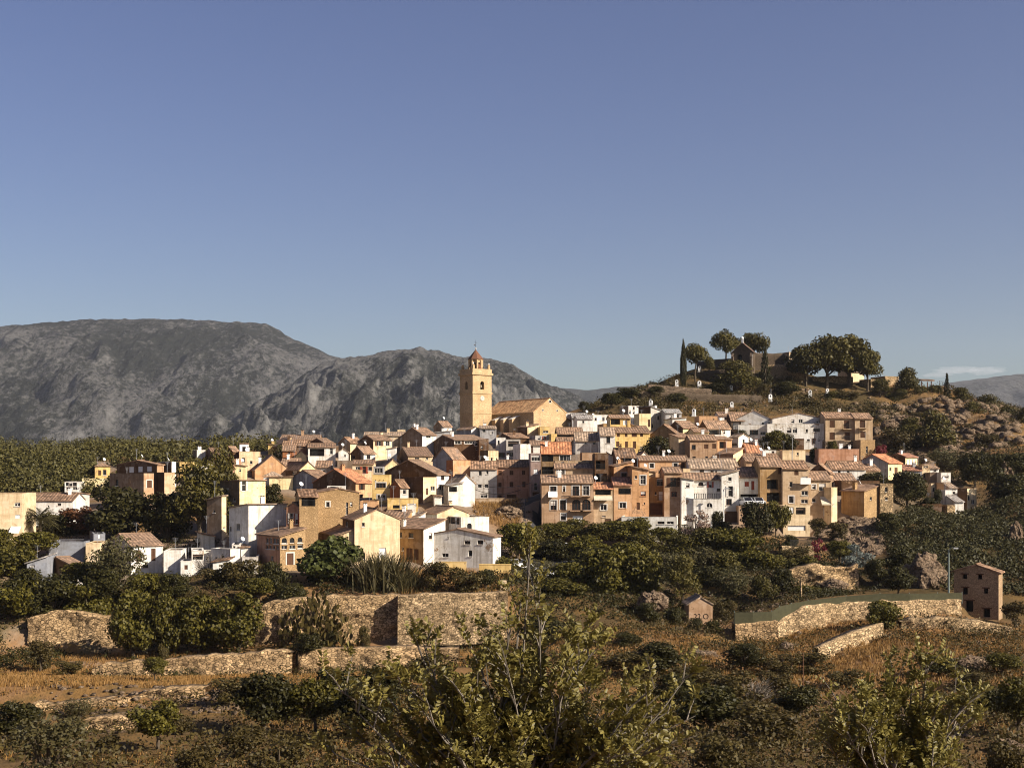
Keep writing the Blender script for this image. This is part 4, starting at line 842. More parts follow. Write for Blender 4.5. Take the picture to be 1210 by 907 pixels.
for a, k in WALLS:      # a level terrace in front of each wall and the bank's top behind it
    pts, Yw = a[1], a[2]; Yl = k.get('Ys') or [Yw]*len(pts)
    xs = [at(p[0],p[1],y).x for p,y in zip(pts,Yl)]; zt_ = [at(p[0],p[1],y).z for p,y in zip(pts,Yl)]; zb_ = [at(p[0],p[2],y).z for p,y in zip(pts,Yl)]
    inx = (XX > xs[0]-1.5) & (XX < xs[-1]+1.5); yw = np.interp(XX, xs, Yl); ztop = np.interp(XX, xs, zt_); zbot = np.interp(XX, xs, zb_); d = YY-yw
    m = inx & (d < .7) & (d > -9); ZZ[m] = np.minimum(ZZ[m], (zbot+.15)[m]+np.maximum(0,-d[m]-6)*.5)
    m = inx & (d >= .7) & (d < 5.5); ZZ[m] = np.minimum(ZZ[m], (ztop-.25)[m]+np.maximum(0,d[m]-2.5)*.6)
    m = inx & (d >= 2.3) & (d < 4.4); ZZ[m] = np.maximum(ZZ[m], (ztop-.9)[m])
def gz(x, y):
    fx = np.clip((np.asarray(x)-GX0)/GS, 0, NX-1.001); fy = np.clip((np.asarray(y)-GY0)/GS, 0, NY-1.001)
    i = fx.astype(int); j = fy.astype(int); a = fx-i; b = fy-j
    return ZZ[j,i]*(1-a)*(1-b)+ZZ[j,i+1]*a*(1-b)+ZZ[j+1,i]*(1-a)*b+ZZ[j+1,i+1]*a*b
YS = np.arange(30, 520, .4)
def ground(px, py, lo=30):
    """the first ground point seen through a photo pixel"""
    ys = YS[YS > lo]; z = gz((px-CX)*ys/F, ys); r = (HY-py)*ys/F
    k = np.argmax(z >= r); Y = ys[k] if (z >= r).any() else 330
    return Vector(((px-CX)*Y/F, Y, float(gz((px-CX)*Y/F, Y))))
def ground_mat():
    n = NT('dry_ground'); v = n.coord('Object')
    big = n.noise(v, .035, 5, .6); med = n.noise(v, .16, 5, .65); sm = n.noise(v, 1.3, 5, .65); fi = n.noise(v, 6, 3, .6)
    grass = n.mix(sm, (.31,.175,.058), (.13,.070,.024)); earth = n.mix(sm, (.31,.175,.080), (.13,.072,.034)); rock = n.mix(n.noise(n.coord('Object',(1,1,2.5)), .9, 6, .7), (.36,.285,.205), (.09,.062,.040))
    scrub = n.mix(fi, (.055,.042,.018), (.13,.092,.040))
    c = n.mix(n.ramp(med, [(.42,0),(.56,1)]), grass, earth)
    c = n.mix(n.ramp(n.noise(v, .12, 6, .7), [(.52,0),(.62,.9)]), c, scrub)
    geo = n.n('ShaderNodeNewGeometry'); sep = n.n('ShaderNodeSeparateXYZ'); n.l(geo.outputs['Normal'], sep.inputs[0])
    steep = n.ramp(sep.outputs['Z'], [(.70,1),(.93,0)])
    rk = n.math('MULTIPLY', steep, n.ramp(n.noise(v, .30, 5, .7), [(.40,0),(.56,1)]))
    c = n.mix(rk, c, rock)
    c = n.mix(n.ramp(big, [(.4,0),(.7,.35)]), c, (.10,.06,.03))
    at_ = n.n('ShaderNodeAttribute', attribute_name='built_up'); c = n.mix(at_.outputs['Fac'], c, n.mix(sm, (.30,.225,.16), (.14,.10,.07)))
    wd = n.n('ShaderNodeAttribute', attribute_name='scrubby'); c = n.mix(n.math('MULTIPLY', wd.outputs['Fac'], n.ramp(med, [(.36,.5),(.55,.95)])), c, n.mix(fi, (.035,.028,.012), (.095,.066,.030)))
    m = n.surf(c, .97, .05, n.math('ADD', sm, n.math('MULTIPLY', fi, .5)), .6, .25); return m
MG = ground_mat()
V = np.c_[XX.ravel(), YY.ravel(), ZZ.ravel()]
ii = (np.arange(NY-1)[:,None]*NX+np.arange(NX-1)[None,:]).ravel(); Q = np.c_[ii, ii+1, ii+NX+1, ii+NX]
town = np.zeros(len(V), np.float32)
for (x,y,c,s_,A,B,z) in FOOT:
    dx, dy = V[:,0]-x, V[:,1]-y; u = dx*c+dy*s_; v = -dx*s_+dy*c; d = np.hypot(np.maximum(0,np.maximum(-u,u-A)), np.maximum(0,np.maximum(-v,v-B))); town = np.maximum(town, np.clip(1.5-d/4.0,0,1)*(y > 183))
pxv = CX+V[:,0]*F/np.maximum(V[:,1],1); scr = np.clip((V[:,1]-300)/30,0,1)*(pxv > 680)*1.0 + np.clip((V[:,1]-155)/8,0,1)*np.clip((204-V[:,1])/8,0,1)*np.clip((pxv-600)/20,0,1)*.9 + np.clip((V[:,1]-166)/6,0,1)*np.clip((196-V[:,1])/8,0,1)*np.clip((360-pxv)/20,0,1)*.7 + np.clip((112-V[:,1])/12,0,1)*np.clip((V[:,1]-20)/30,0,1)*.7 + np.clip((pxv-1040)/20,0,1)*np.clip((V[:,1]-165)/15,0,1)*np.clip((275-V[:,1])/20,0,1)*.8 - np.clip((pxv-1030)/20,0,1)*np.clip((V[:,1]-290)/15,0,1)*.62
go = npmesh('hillside_ground', V, Q, MG, smooth=True)
for nm_, arr in (('built_up', town), ('scrubby', np.clip(scr,0,1))):
    a_ = go.data.attributes.new(nm_, 'FLOAT', 'POINT'); a_.data.foreach_set('value', np.asarray(arr, np.float32))
tag(go, 'dry brown grassy slopes below and around the hill town', 'ground', kind='structure')
pl = MB(); pl.face([(-4500,300,-26),(4500,300,-26),(4500,6400,-26),(-4500,6400,-26)], plain('valley_floor',(.09,.08,.05),.95,.05,var=.5,scale=.01)); tag(pl.build('valley_floor'), 'flat valley floor beyond the town', 'ground', kind='structure')

# ------------------------------------------------------------------ mountains and the wooded hill
def mountain_mat(name, rock, scrub, dense, sc_=1.0):
    n = NT(name); v = n.coord('Object', (1,.45,1))
    a = n.noise(v, .0042*sc_, 8, .68); b = n.noise(v, .02*sc_, 6, .7); d = n.noise(v, .10*sc_, 5, .75)
    r = n.mix(b, sc(rock, .62), sc(rock, 1.25)); s_ = n.mix(d, sc(scrub, .55), sc(scrub, 1.5))
    f = n.math('ADD', n.math('MULTIPLY', a, .58), n.math('MULTIPLY', d, .50))
    c = n.mix(n.ramp(f, [(dense-.03, 1),(dense+.05, 0)]), r, s_)
    vo = n.n('ShaderNodeTexVoronoi', i_Scale=.06*sc_); n.l(v, vo.inputs['Vector'])
    c = n.mix(n.ramp(vo.outputs['Distance'], [(.12,.75),(.30,0)]), c, sc(scrub, .6))
    geo = n.n('ShaderNodeNewGeometry'); sep = n.n('ShaderNodeSeparateXYZ'); n.l(geo.outputs['Normal'], sep.inputs[0])
    cl = n.math('MULTIPLY', n.ramp(sep.outputs['Z'], [(.45,1),(.72,0)]), n.ramp(b, [(.46,0),(.62,.9)]))
    c = n.mix(cl, c, sc(rock, 1.75))
    return n.surf(c, .97, .03, n.math('ADD', b, n.math('MULTIPLY', d, .5)), 1.0, 26/sc_)
def mountain(name, prof, Y0, Y1, Y2, base, mat, amp, label, nc=380, nr=150, freq=.003, seed=0.0, pw=.8):
    px = np.linspace(prof[0][0], prof[-1][0], nc); pyr = np.interp(px, [p[0] for p in prof], [p[1] for p in prof])
    ker = np.array([1,2,3,2,1])/9; pyr = np.convolve(np.pad(pyr,2,'edge'), ker, 'valid')
    Yr = np.concatenate([np.linspace(Y0, Y1, int(nr*.75)), np.linspace(Y1, Y2, nr-int(nr*.75)+1)[1:]])
    V = np.zeros((nr, nc, 3))
    for c in range(nc):
        zr = (HY-pyr[c])*Y1/F
        for r in range(nr):
            y = Yr[r]; x = (px[c]-CX)*Y1/F*(.55+.45*y/Y1); s_ = (y-Y0)/(Y1-Y0)
            g = max(s_,0)**pw if s_ <= 1 else max(0, 1-((y-Y1)/(Y2-Y1))*.8)
            q = Vector((x*freq, y*freq*.55, seed))
            rn = noise.ridged_multi_fractal(q, 1.0, 2.1, 6, 1.0, 2.0)-1.15; f2 = noise.fractal(q*5, .8, 2.1, 4)
            w = 2.3*s_**.7*(1-s_)**1.1 if s_ < 1 else 0
            V[r,c] = (x, y, base+(zr-base)*g+amp*(rn*w+f2*.22*(.32+w)))
    V = V.reshape(-1,3); ii = (np.arange(nr-1)[:,None]*nc+np.arange(nc-1)[None,:]).ravel()
    return tag(npmesh(name, V, np.c_[ii,ii+1,ii+nc+1,ii+nc], mat, smooth=True), label, 'mountain', kind='structure')
MM1 = mountain_mat('mountain_scrub', (.112,.107,.101), (.022,.023,.019), .548, .8)
MM2 = mountain_mat('mountain_rock', (.117,.112,.104), (.023,.024,.020), .525, 1.1)
MM3 = mountain_mat('mountain_far', (.11,.107,.10), (.045,.045,.038), .52, .7)
mountain('mountain', [(-260,402),(-120,392),(0,386),(35,382),(70,380),(105,377.5),(130,376.5),(180,377.5),(230,377.5),(270,380),(298,381.5),(312,380),(322,385),(345,399),(370,411),(395,421),(420,430),(460,442),(520,458),(620,480)], 2500, 4100, 6000, -26, MM1, 115, 'broad grey mountain with a flat summit on the left', seed=1.3)
mountain('mountain', [(180,540),(230,520),(270,497),(300,478),(330,461),(360,443),(385,430),(405,423),(430,420.5),(455,417),(475,414),(495,410.5),(508,413),(530,419),(560,424),(585,426),(605,431),(622,439),(645,452),(662,461),(700,478),(760,498),(820,530)], 1750, 2900, 4300, -26, MM2, 110, 'steep rocky grey mountain behind the church tower', seed=7.7, freq=.0044, pw=.95)
mountain('mountain', [(480,500),(560,472),(625,464),(655,458),(675,458.5),(700,461),(735,456.5),(760,455.5),(800,462),(880,470),(960,486),(1040,510)], 3200, 5200, 6200, -26, MM3, 60, 'low far ridge between the church and the castle hill', nc=160, nr=60, seed=3.1)
mountain('mountain', [(900,520),(1000,492),(1060,476),(1090,466),(1118,453),(1150,447.5),(1180,444),(1215,441.5),(1330,436),(1450,452)], 3300, 5400, 6300, -26, MM3, 70, 'hazy blue grey mountain at the right edge', nc=160, nr=70, seed=9.9)
M_PINEW = leaf_mat('pine_wood_leaves', (.016,.018,.005), (.125,.105,.024), .1, ns=.22)
MH = mountain_mat('wooded_hill_soil', (.22,.18,.13), (.03,.032,.014), .62, 8)
HP = [(-160,494),(-60,512),(0,520),(10,524),(30,531),(60,529),(90,528),(120,526.5),(150,525),(175,527),(200,532),(222,540),(245,550),(280,560),(330,568),(380,572)]
hillo = mountain('wooded_hill', HP, 400, 640, 900, -22, MH, 5, 'low hill covered in pine wood left of the town', nc=140, nr=70, freq=.012, seed=4.4, pw=.62)
hv = np.array([v.co[:] for v in hillo.data.vertices]).reshape(70,140,3)

# ------------------------------------------------------------------ leaves, trees and plants
def quads(P, size, N=None, jit=.5, asp=1.0, up=0.0):
    """leaf quads at points P, facing N"""
    P = np.asarray(P); n = len(P); r = rng.normal(size=(n,3))
    if N is None: nn = r
    else: nn = N + r*jit
    nn /= np.linalg.norm(nn,axis=1,keepdims=True)+1e-9
    t = np.cross(nn, rng.normal(size=(n,3)) if up == 0 else np.tile([0,0,1.0],(n,1))+rng.normal(size=(n,3))*.001); t /= np.linalg.norm(t,axis=1,keepdims=True)+1e-9
    b = np.cross(nn,t); s_ = (size*rng.uniform(.6,1.35,n))[:,None]
    t = t*s_; b = b*s_*asp
    V = np.stack([P-t*.5-b*.5, P+t*.6-b*.35, P+t*.5+b*.5, P-t*.35+b*.6],1).reshape(-1,3)
    return V, np.arange(4*n).reshape(n,4)
def lobes(cs, rs, dens, size, flat=1.0, jit=.7, asp=1.0):
    Vs, Qs, o = [], [], 0
    for c, r in zip(cs, rs):
        k = max(8, int(dens*r*r)); d = rng.normal(size=(k,3)); d /= np.linalg.norm(d,axis=1,keepdims=True)
        rad = r*rng.uniform(.45,1.08,k)**.6; p = np.asarray(c)+d*rad[:,None]*np.array([1,1,flat])
        V, Q = quads(p, size, d+np.array([0,0,.25]), jit, asp); Vs.append(V); Qs.append(Q+o); o += len(V)
    return np.concatenate(Vs), np.concatenate(Qs)
LM = dict(
    broad=leaf_mat('broad_leaves', (.011,.0115,.002), (.155,.127,.014)), fig=leaf_mat('fig_leaves', (.018,.026,.006), (.11,.118,.026)),
    pine=leaf_mat('pine_needles', (.009,.0095,.002), (.120,.094,.010), .1), dark=leaf_mat('dark_leaves', (.006,.007,.0015), (.068,.057,.008)),
    olive=leaf_mat('olive_leaves', (.026,.025,.009), (.115,.098,.035)), scrub=leaf_mat('scrub_leaves', (.018,.0145,.004), (.110,.080,.018)),
    reed=leaf_mat('cane_leaves', (.028,.027,.010), (.115,.092,.034)), oleander=leaf_mat('oleander_flowers', (.09,.07,.045), (.55,.38,.30)),
    bougain=leaf_mat('bougainvillea_flowers', (.05,.012,.010), (.22,.020,.035)), blue=leaf_mat('blue_leaves', (.07,.09,.08), (.20,.23,.21)),
    red=leaf_mat('reddish_leaves', (.05,.022,.009), (.15,.062,.022)), yellow=leaf_mat('yellowish_pine', (.05,.045,.010), (.15,.125,.026)), grass=leaf_mat('dry_grass', (.095,.050,.014), (.38,.215,.064), .2), dry=leaf_mat('grey_twigs', (.09,.075,.06), (.24,.205,.17), .05))
KINDS = {}
def variant(kind, k):
    """crown mesh and trunk mesh of one plant, height 1, width 1"""
    key = (kind, k)
    if key in KINDS: return KINDS[key]
    R = random.Random(str(key)); mat = LM[{'umbrella':'pine','grove':'pine','cypress':'dark','spruce':'dark','shrub':'scrub','hedge':'broad','cactus':'scrub'}.get(kind, kind)]
    tk = MB(); U = R.uniform
    if kind in ('broad','fig','dark','red','olive','oleander','bougain','blue','yellow','pine','shrub','hedge','grove'):
        low = {'broad':.30,'fig':.2,'dark':.2,'red':.2,'olive':.2,'pine':.26,'yellow':.12,'grove':.34}.get(kind, .06)
        nl = {'shrub':14,'oleander':12,'bougain':10,'blue':12,'olive':22,'grove':30}.get(kind, 26)
        cs, rs = [], []
        for j in range(nl):
            a = 2.4*j+U(-.5,.5); z = U(0,1); rr = (math.sin(math.pi*(.12+.80*z))**.7)*U(.45,1) if kind not in ('pine','yellow','grove') else (1-z*.75)*U(.4,1) if kind != 'grove' else math.sqrt(max(.05,1-z*z*.9))*U(.35,1.1)
            r_ = U(.10,.21)*(1.1 if kind in ('shrub','hedge') else 1)
            cs.append((.36*rr*math.cos(a), .36*rr*math.sin(a), low+r_*.7+z*(1-low-1.6*r_))); rs.append(r_)
        dens = {'olive':5200,'shrub':5600,'pine':7000,'grove':7600}.get(kind, 6400); size = {'olive':.034,'fig':.05,'pine':.036,'grove':.034,'dark':.036}.get(kind, .038)
        V, Q = lobes(cs, rs, dens, size, .8, .75, .55 if kind in ('olive','pine','yellow') else .8)
        tk.tube([(0,0,-.06),(U(-.02,.02),0,low*.6),(0,U(-.03,.03),low+.25),(0,0,.72)], [.035,.028,.02,.008], M_BARK, 6)
        for c in cs[::2]: tk.tube([(0,0,low*.8+.1*U(0,1)),(c[0]*.5,c[1]*.5,(c[2]+low)/2),c], [.016,.011,.004], M_BARK, 4, False)
    elif kind == 'umbrella':
        cs, rs = [], []
        for j in range(20):
            a = 2.4*j; q = math.sqrt((j+.5)/20); cs.append((.36*q*math.cos(a), .36*q*math.sin(a), .74-.14*q*q+U(-.10,.10))); rs.append(U(.13,.19))
        V, Q = lobes(cs, rs, 6000, .045, .75, .7, .5)
        tk.tube([(0,0,-.08),(.03,0,.25),(-.02,0,.5),(0,0,.74)], [.030,.026,.021,.012], M_BARK, 6)
        for c in cs[::2]: tk.tube([(-.02,0,.46),(c[0]*.55,c[1]*.55,.62),c], [.013,.009,.004], M_BARK, 4, False)
    elif kind in ('cypress','spruce'):
        cs, rs = [], []
        for j in range(34):
            z = (j+.5)/34; w = (math.sin(math.pi*min(1,z*.75+.22))**1.1 if kind == 'cypress' else (1-z)*U(.7,1.1)+.04)*.33
            a = 2.4*j; cs.append((w*math.cos(a), w*math.sin(a), .03+z*.93)); rs.append(.06+.15*w+(.05 if kind == 'cypress' else 0))
        V, Q = lobes(cs, rs, 9000, .045, 1.5 if kind == 'cypress' else .7, .6, .6)
        tk.tube([(0,0,-.05),(0,0,.95)], [.05,.01], M_BARK, 6)
    elif kind == 'reed':
        n_ = 900; b = np.c_[rng.normal(0,.2,n_), rng.normal(0,.2,n_), np.zeros(n_)]; hgt = rng.uniform(.45,1,n_); lean = rng.normal(0,.13,(n_,2)); V = []
        for j in range(n_):
            p0 = b[j]; p1 = p0+np.array([lean[j,0]*.5,lean[j,1]*.5,hgt[j]*.6]); p2 = p0+np.array([lean[j,0]*1.6,lean[j,1]*1.6,hgt[j]]); w = rng.normal(0,1,2); w = np.array([*(w/np.linalg.norm(w)*.012),0])
            V += [p0-w*.6,p0+w*.6,p1+w,p1-w, p1-w,p1+w,p2+w*.2,p2-w*.2]
        V = np.array(V); Q = np.arange(len(V)).reshape(-1,4); tk = None
    elif kind == 'dry':
        V = np.zeros((0,3)); tk = MB()
        for j in range(60):
            a = U(0,6.28); e = U(.25,.5); p2 = (e*math.cos(a), e*math.sin(a), U(.4,1)); tk.tube([(0,0,-.05),(p2[0]*.35,p2[1]*.35,p2[2]*.6),p2],[.014,.009,.003], M_BARKL, 4, False)
            for q in range(3): tk.tube([(p2[0]*.6,p2[1]*.6,p2[2]*.75),(p2[0]+U(-.15,.15),p2[1]+U(-.15,.15),p2[2]+U(-.1,.15))],[.006,.002], M_BARKL, 3, False)
        p = rng.normal(0,.22,(500,3))+np.array([0,0,.55]); V, Q = quads(p, .03, None, 1, .4); mat = LM['dry']
    elif kind == 'cactus':
        V, Q = [], []; tk = None; o_ = 0
        for j in range(520):
            a = U(0,6.28); rr = U(0,.45)**.8; c = np.array([rr*math.cos(a), rr*math.sin(a), U(.05,.95)*(1-rr*.9)]); t = U(-.6,.6); th_ = U(0,3.14)
            uu = np.array([math.cos(th_)*.026,math.sin(th_)*.026,0]); vv = np.array([math.sin(t)*.03,math.cos(th_)*.012,.046]); ring = [c+uu*math.cos(q)+vv*math.sin(q) for q in np.linspace(0,2*math.pi,9)[:-1]]
            for q in ((0,1,2,3),(0,3,4,7),(4,5,6,7)): V += [ring[z] for z in q]; Q.append([o_,o_+1,o_+2,o_+3]); o_ += 4
        V = np.array(V); Q = np.array(Q)
    me = npmesh(kind+'_crown', V, Q, mat, parent=False)
    tm = None
    if tk is not None:
        o = tk.build('trunk'); tm = o.data; bpy.data.objects.remove(o)
    KINDS[key] = (me, tm); return KINDS[key]
NAMES = dict(broad='leafy_tree', fig='fig_tree', pine='pine_tree', umbrella='umbrella_pine', grove='pine_tree', cypress='cypress_tree', spruce='spruce_tree', olive='olive_tree', shrub='shrub', hedge='hedge_tree', dark='dark_tree', red='reddish_tree', yellow='yellowish_pine', reed='cane_clump', oleander='oleander_bush', bougain='bougainvillea', blue='blue_shrub', dry='bare_shrub', cactus='cactus_clump')
PLANTS = []
def t(kind, px, py, hpx, wpx, label, Y=None, group=None, cat=None):
    p = ground(px, py) if Y is None else at(px, py, Y)
    if Y is not None and py > 785: Y = None if py <= 903 else 66.0
    if Y is None: p = ground(px, py)
    else: p = at(px, py, Y)
    if Y is not None and Y < 500:
        g = float(gz(p.x, p.y)); p.z = min(p.z, g) if p.z > g else p.z
    me, tm = variant(kind, random.randrange(3)); k = p.y/F
    r = empty(NAMES[kind], p, random.uniform(0,6.28), label, cat or ('tree' if kind not in ('shrub','reed','oleander','bougain','blue','dry','cactus') else 'shrub'), group)
    w = wpx*k; hh = hpx*k
    if Y is not None: hh += (at(px,py,Y).z - p.z)
    r.scale = (w*1.2, w*1.2, hh*1.06)
    link('crown', me, r)
    if tm: link('trunk', tm, r)
    PLANTS.append((p.x, p.y, w*.4)); return r
# ------------------------------------------------------------------ dry stone walls, retaining walls
def wall_strip(name, pts, Y, mat, label, cat='wall', thick=2.5, rough=.3, step=.26, group=None, Ys=None, lean=.06):
    """a wall following photo points (x, top, bottom) at distance Y"""
    pts = [(*p, (Ys[k] if Ys else Y)) for k, p in enumerate(pts)]
    T = [at(x, a, y) for x,a,b,y in pts]; Bt = [at(x, b, y) for x,a,b,y in pts]
    xs = [p.x for p in T]; n = max(2, int((xs[-1]-xs[0])/step)); X = np.linspace(xs[0], xs[-1], n+1)
    top = np.interp(X, xs, [p.z for p in T]); bot = np.interp(X, xs, [p.z for p in Bt])-1.2; yy = np.interp(X, xs, [p.y for p in T])
    m = max(3, int((top.max()-bot.min())/step)); V = []; Q = []; mx = (n+1)
    for j in range(m+1):
        for i_ in range(n+1):
            f = j/m; z = bot[i_]+(top[i_]-bot[i_])*f; q = Vector((X[i_]*.9, z*1.4, Y))
            d = noise.noise(q)*rough*.45 + noise.noise(q*.3)*rough*1.5 + (noise.cell(Vector((X[i_]*2.3+.5*noise.noise(q*2), z*3.1+.4*noise.noise(q*2.3), Y)))-.5)*(.11 if 'castle' not in name else .06)
            zt_ = z + ((noise.noise(Vector((X[i_]*.7, 0, Y)))*1.0+noise.noise(Vector((X[i_]*.16, 9, Y)))*1.2)*rough*.9 if j == m else 0)
            V.append((X[i_], yy[i_]-lean*(1-f)*(top[i_]-bot[i_])-d*(1 if j < m else .6), zt_))
    for i_ in range(n+1): V.append((X[i_], yy[i_]+thick, V[m*mx+i_][2]-.05))
    for i_ in range(n+1): V.append((X[i_], yy[i_]+thick, bot[i_]))
    for j in range(m+2):
        for i_ in range(n):
            a = j*mx+i_; Q.append((a, a+1, a+mx+1, a+mx))
    o = npmesh(name, V, Q, mat, smooth=False)
    b = MB()
    for c in (0, n):
        ring = [V[j*mx+c] for j in range(m+3)]; b.face(ring if c else ring[::-1], mat)
    return tag(o, label, cat, group)
for a, k in WALLS: wall_strip(*a, **k)
def block(name, x0, x1, y0, y1, Y, thick, mat, label, cat='wall', cap=None, rot=0):
    a, b = at(x0,y1,Y), at(x1,y0,Y); mb = MB(); L = b.x-a.x; H = b.z-a.z
    mb.box(0,L,0,thick,-4,H,mat)
    r = empty(name, a, rot, label, cat); mb.build('wall', r)
    c = MB(); c.box(-.04,L+.04,-.04,thick+.04,H+.003,H+.09,cap or mat); c.build('coping', r); return r
block('retaining_wall', 873, 901, 598, 622, 219, 3.6, wall_mat('tan'), 'tan retaining wall under the sheltered car port')
block('retaining_wall', 855.5, 872, 604.5, 626, 220.5, 3, wall_mat('brown'), 'brown retaining wall under the tall slant topped white house')
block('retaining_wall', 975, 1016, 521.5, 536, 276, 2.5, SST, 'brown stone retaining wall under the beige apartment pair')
block('retaining_wall', 914, 950, 518.5, 538, 278, 2, wall_mat('brown'), 'dark arched retaining wall left of the long white house')
block('retaining_wall', 561, 620, 589, 597, 236, 1, wall_mat('beige'), 'low beige wall on the dry bank below the grey and pink houses')
YW = wall_mat('yellow')
block('garden_wall', 519, 551, 664, 677, 182, .5, YW, 'left yellow painted garden wall below the patched white house')
block('garden_wall', 566, 604, 667, 682, 181, .6, YW, 'right yellow painted garden wall below the patched white house')
block('garden_wall', 196, 245, 684, 692, 180, .4, M_WHITE, 'long low white garden wall under the white terraces')
block('garden_wall', 591, 599, 687, 703, 172, 1.2, wall_mat('cream'), 'cream wall stub at the end of the tall stone wall')
block('garden_wall', 806, 817, 636, 642, 204, 2, M_WHITE, 'small white ramp wall beside the low white garage')
# castle hill walls
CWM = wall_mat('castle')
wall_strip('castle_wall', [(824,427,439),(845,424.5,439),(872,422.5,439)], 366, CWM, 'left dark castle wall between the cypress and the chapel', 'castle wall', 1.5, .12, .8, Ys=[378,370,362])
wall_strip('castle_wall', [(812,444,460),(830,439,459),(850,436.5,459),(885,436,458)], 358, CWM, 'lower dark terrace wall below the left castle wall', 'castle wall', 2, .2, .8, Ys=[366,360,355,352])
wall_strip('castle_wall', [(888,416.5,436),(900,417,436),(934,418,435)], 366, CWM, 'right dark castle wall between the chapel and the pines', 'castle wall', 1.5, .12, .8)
wall_strip('castle_wall', [(905,431.5,450),(920,430,450),(942,433,449),(955,438,449)], 359, RB, 'rounded stone bastion wall under the right castle wall', 'castle wall', 2.5, .2, .8)
wall_strip('castle_wall', [(960,445,456),(985,443.5,456),(1008,445,456)], 360, wall_mat('rubble'), 'sunlit ruined wall behind the pine trunks', 'castle wall', 1.2, .25, .8)
h('CW1','1','931 932.5 939 416 432',24,'flat 0','cream','small sunlit end block of the right castle wall','', Y=364, B=4, name='wall_block', cat='building', ch=0, dish=False)
h('CW2','1','1003 1006 1021 440 458',24,'sv 5','cream','pale sunlit house glimpsed behind the castle hill pines','', Y=366, B=6, ch=0, dish=False, tile='pale')
h('CW3','1','1023 1029 1041 448 462',34,'flat 0','rubble','small ruined stone hut right of the pine trunks','1026 453 2.5 5 d', Y=356, B=4, ch=0, dish=False)
h('CW4','1','1040 1046 1062 444.5 462',24,'flat 0','rubble','square ruined stone house on the right of the hilltop','', Y=358, B=6, ch=0, dish=False)
h('CHAP','1','858 864 890 417 440',-26,'gr 13','castle','gothic chapel front with one pointed arch on the castle hill','874 427 5.5 17 oa', Y=361, B=1.4, name='chapel', cat='chapel', ch=0, dish=False, tile='dark')
def chapel_bits():
    i = HOUSES['CHAP']; A, H, R = i['A'], i['H'], i['R']; mb = MB()
    mb.box(A/2-.25,A/2+.25,-.1,.3,H+R,H+R+1.1,M_WHITE); mb.lathe([(.3,0),(.42,.25),(.3,.55),(.05,.7)], M_WHITE, 10, (A/2,.1,H+R+1.1)); mb.build('finial', i['root'])
    b = MB()
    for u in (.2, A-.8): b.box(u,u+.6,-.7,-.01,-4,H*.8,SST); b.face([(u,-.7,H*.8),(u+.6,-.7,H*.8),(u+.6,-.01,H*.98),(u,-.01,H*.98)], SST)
    b.build('buttress', i['root']); s = MB(); s.box(A*.88,A*.97,-.05,-.002,H*.25,H*.9,M_WHITE); s.build('white_panel', i['root'])
chapel_bits()
pv = empty('pavilion', at(1092.5,456,352), .2, 'small dark flat roofed shelter near the right end of the hilltop', 'shelter')
for x in (-1.4,1.4):
    for y in (-1,1): m = MB(); m.box(x-.1,x+.1,y-.1,y+.1,-3.5,1.2,M_WOOD); m.build('post', pv)
m = MB(); m.slab([(-2,-1.6,1.6),(2,-1.6,1.6),(2,1.6,2.0),(-2,1.6,2.0)], .4, tile_mat('dark'), [(0,0),(3.6,0),(3.6,2.8),(0,2.8)]); m.build('roof', pv)
# calvary shrines
SH = [(769,446,454.5,340,'first white wayside shrine at the left end of the castle hill path'),(799.7,448.5,456.5,346,'white wayside shrine beside the foot of the cypress'),(826.3,450,459.5,346,'tall white wayside shrine right of the cypress foot'),(826.5,433,439.5,360,'white belfry shrine seen between the pine trunks'),(864,455,463,346,'white wayside shrine under the big dark pine'),(864.8,475,483.5,336,'white wayside shrine just above the brown tiled roofs'),(910,466,475,342,'white wayside shrine beside the tall lamp on the hill'),(957.3,461,470,344,'slanted white wayside shrine below the right pines'),(977.5,459.5,466.5,347,'small white wayside shrine among the pine trunks'),(820,483.5,492,333,'white wayside shrine standing behind the rust roofs')]
for x,a,b,Y,l in SH:
    H = (b-a)*Y/F; gp_ = ground(x,b-.3,300); r = empty('wayside_shrine', gp_ if abs(gp_.y-Y) < 40 else Vector((at(x,b,Y).x, Y, float(gz(at(x,b,Y).x, Y)))), random.uniform(-.3,.1), l, 'shrine', 'white calvary shrines'); H = max(H, 1.6); w = H*.23
    m = MB(); m.box(-w*1.2,w*1.2,-w*1.2,w*1.2,-1.5,.15,M_WHITE); m.build('plinth', r)
    m = MB(); m.box(-w,w,-w,w,.152,H*.78,M_WHITE)
    n0 = len(m.v); m.lathe([(w,-w),(w,w)], M_WHITE, 16)
    for k in range(n0,len(m.v)): x_,y_,z_ = m.v[k]; m.v[k] = (x_, z_*.99, H*.77+y_*.9)
    m.face([(w*math.cos(q), -w*.99, H*.77+w*.9*math.sin(q)) for q in np.linspace(0,math.pi,10)], M_WHITE); m.build('pillar', r)
    m = MB(); m.face([(-w*.36,-w-.01,H*.6),(w*.36,-w-.01,H*.6)]+[(w*.36*math.cos(q),-w-.01,H*.78+w*.36*math.sin(q)) for q in np.linspace(0,math.pi,8)], M_DARK); m.build('niche', r)
for x in (831,834.6): 
    m = MB(); p = at(x,492,334); m.tube([p-Vector((0,0,2)), at(x,478,334)], [.22,.22], plain('dark_pipe',(.07,.065,.06),.5,.3), 8); tag(m.build('flue_pipe'), 'tall dark flue pipe behind the roofs, '+('left' if x < 833 else 'right')+' of the pair', 'pipe', 'pair of flue pipes')
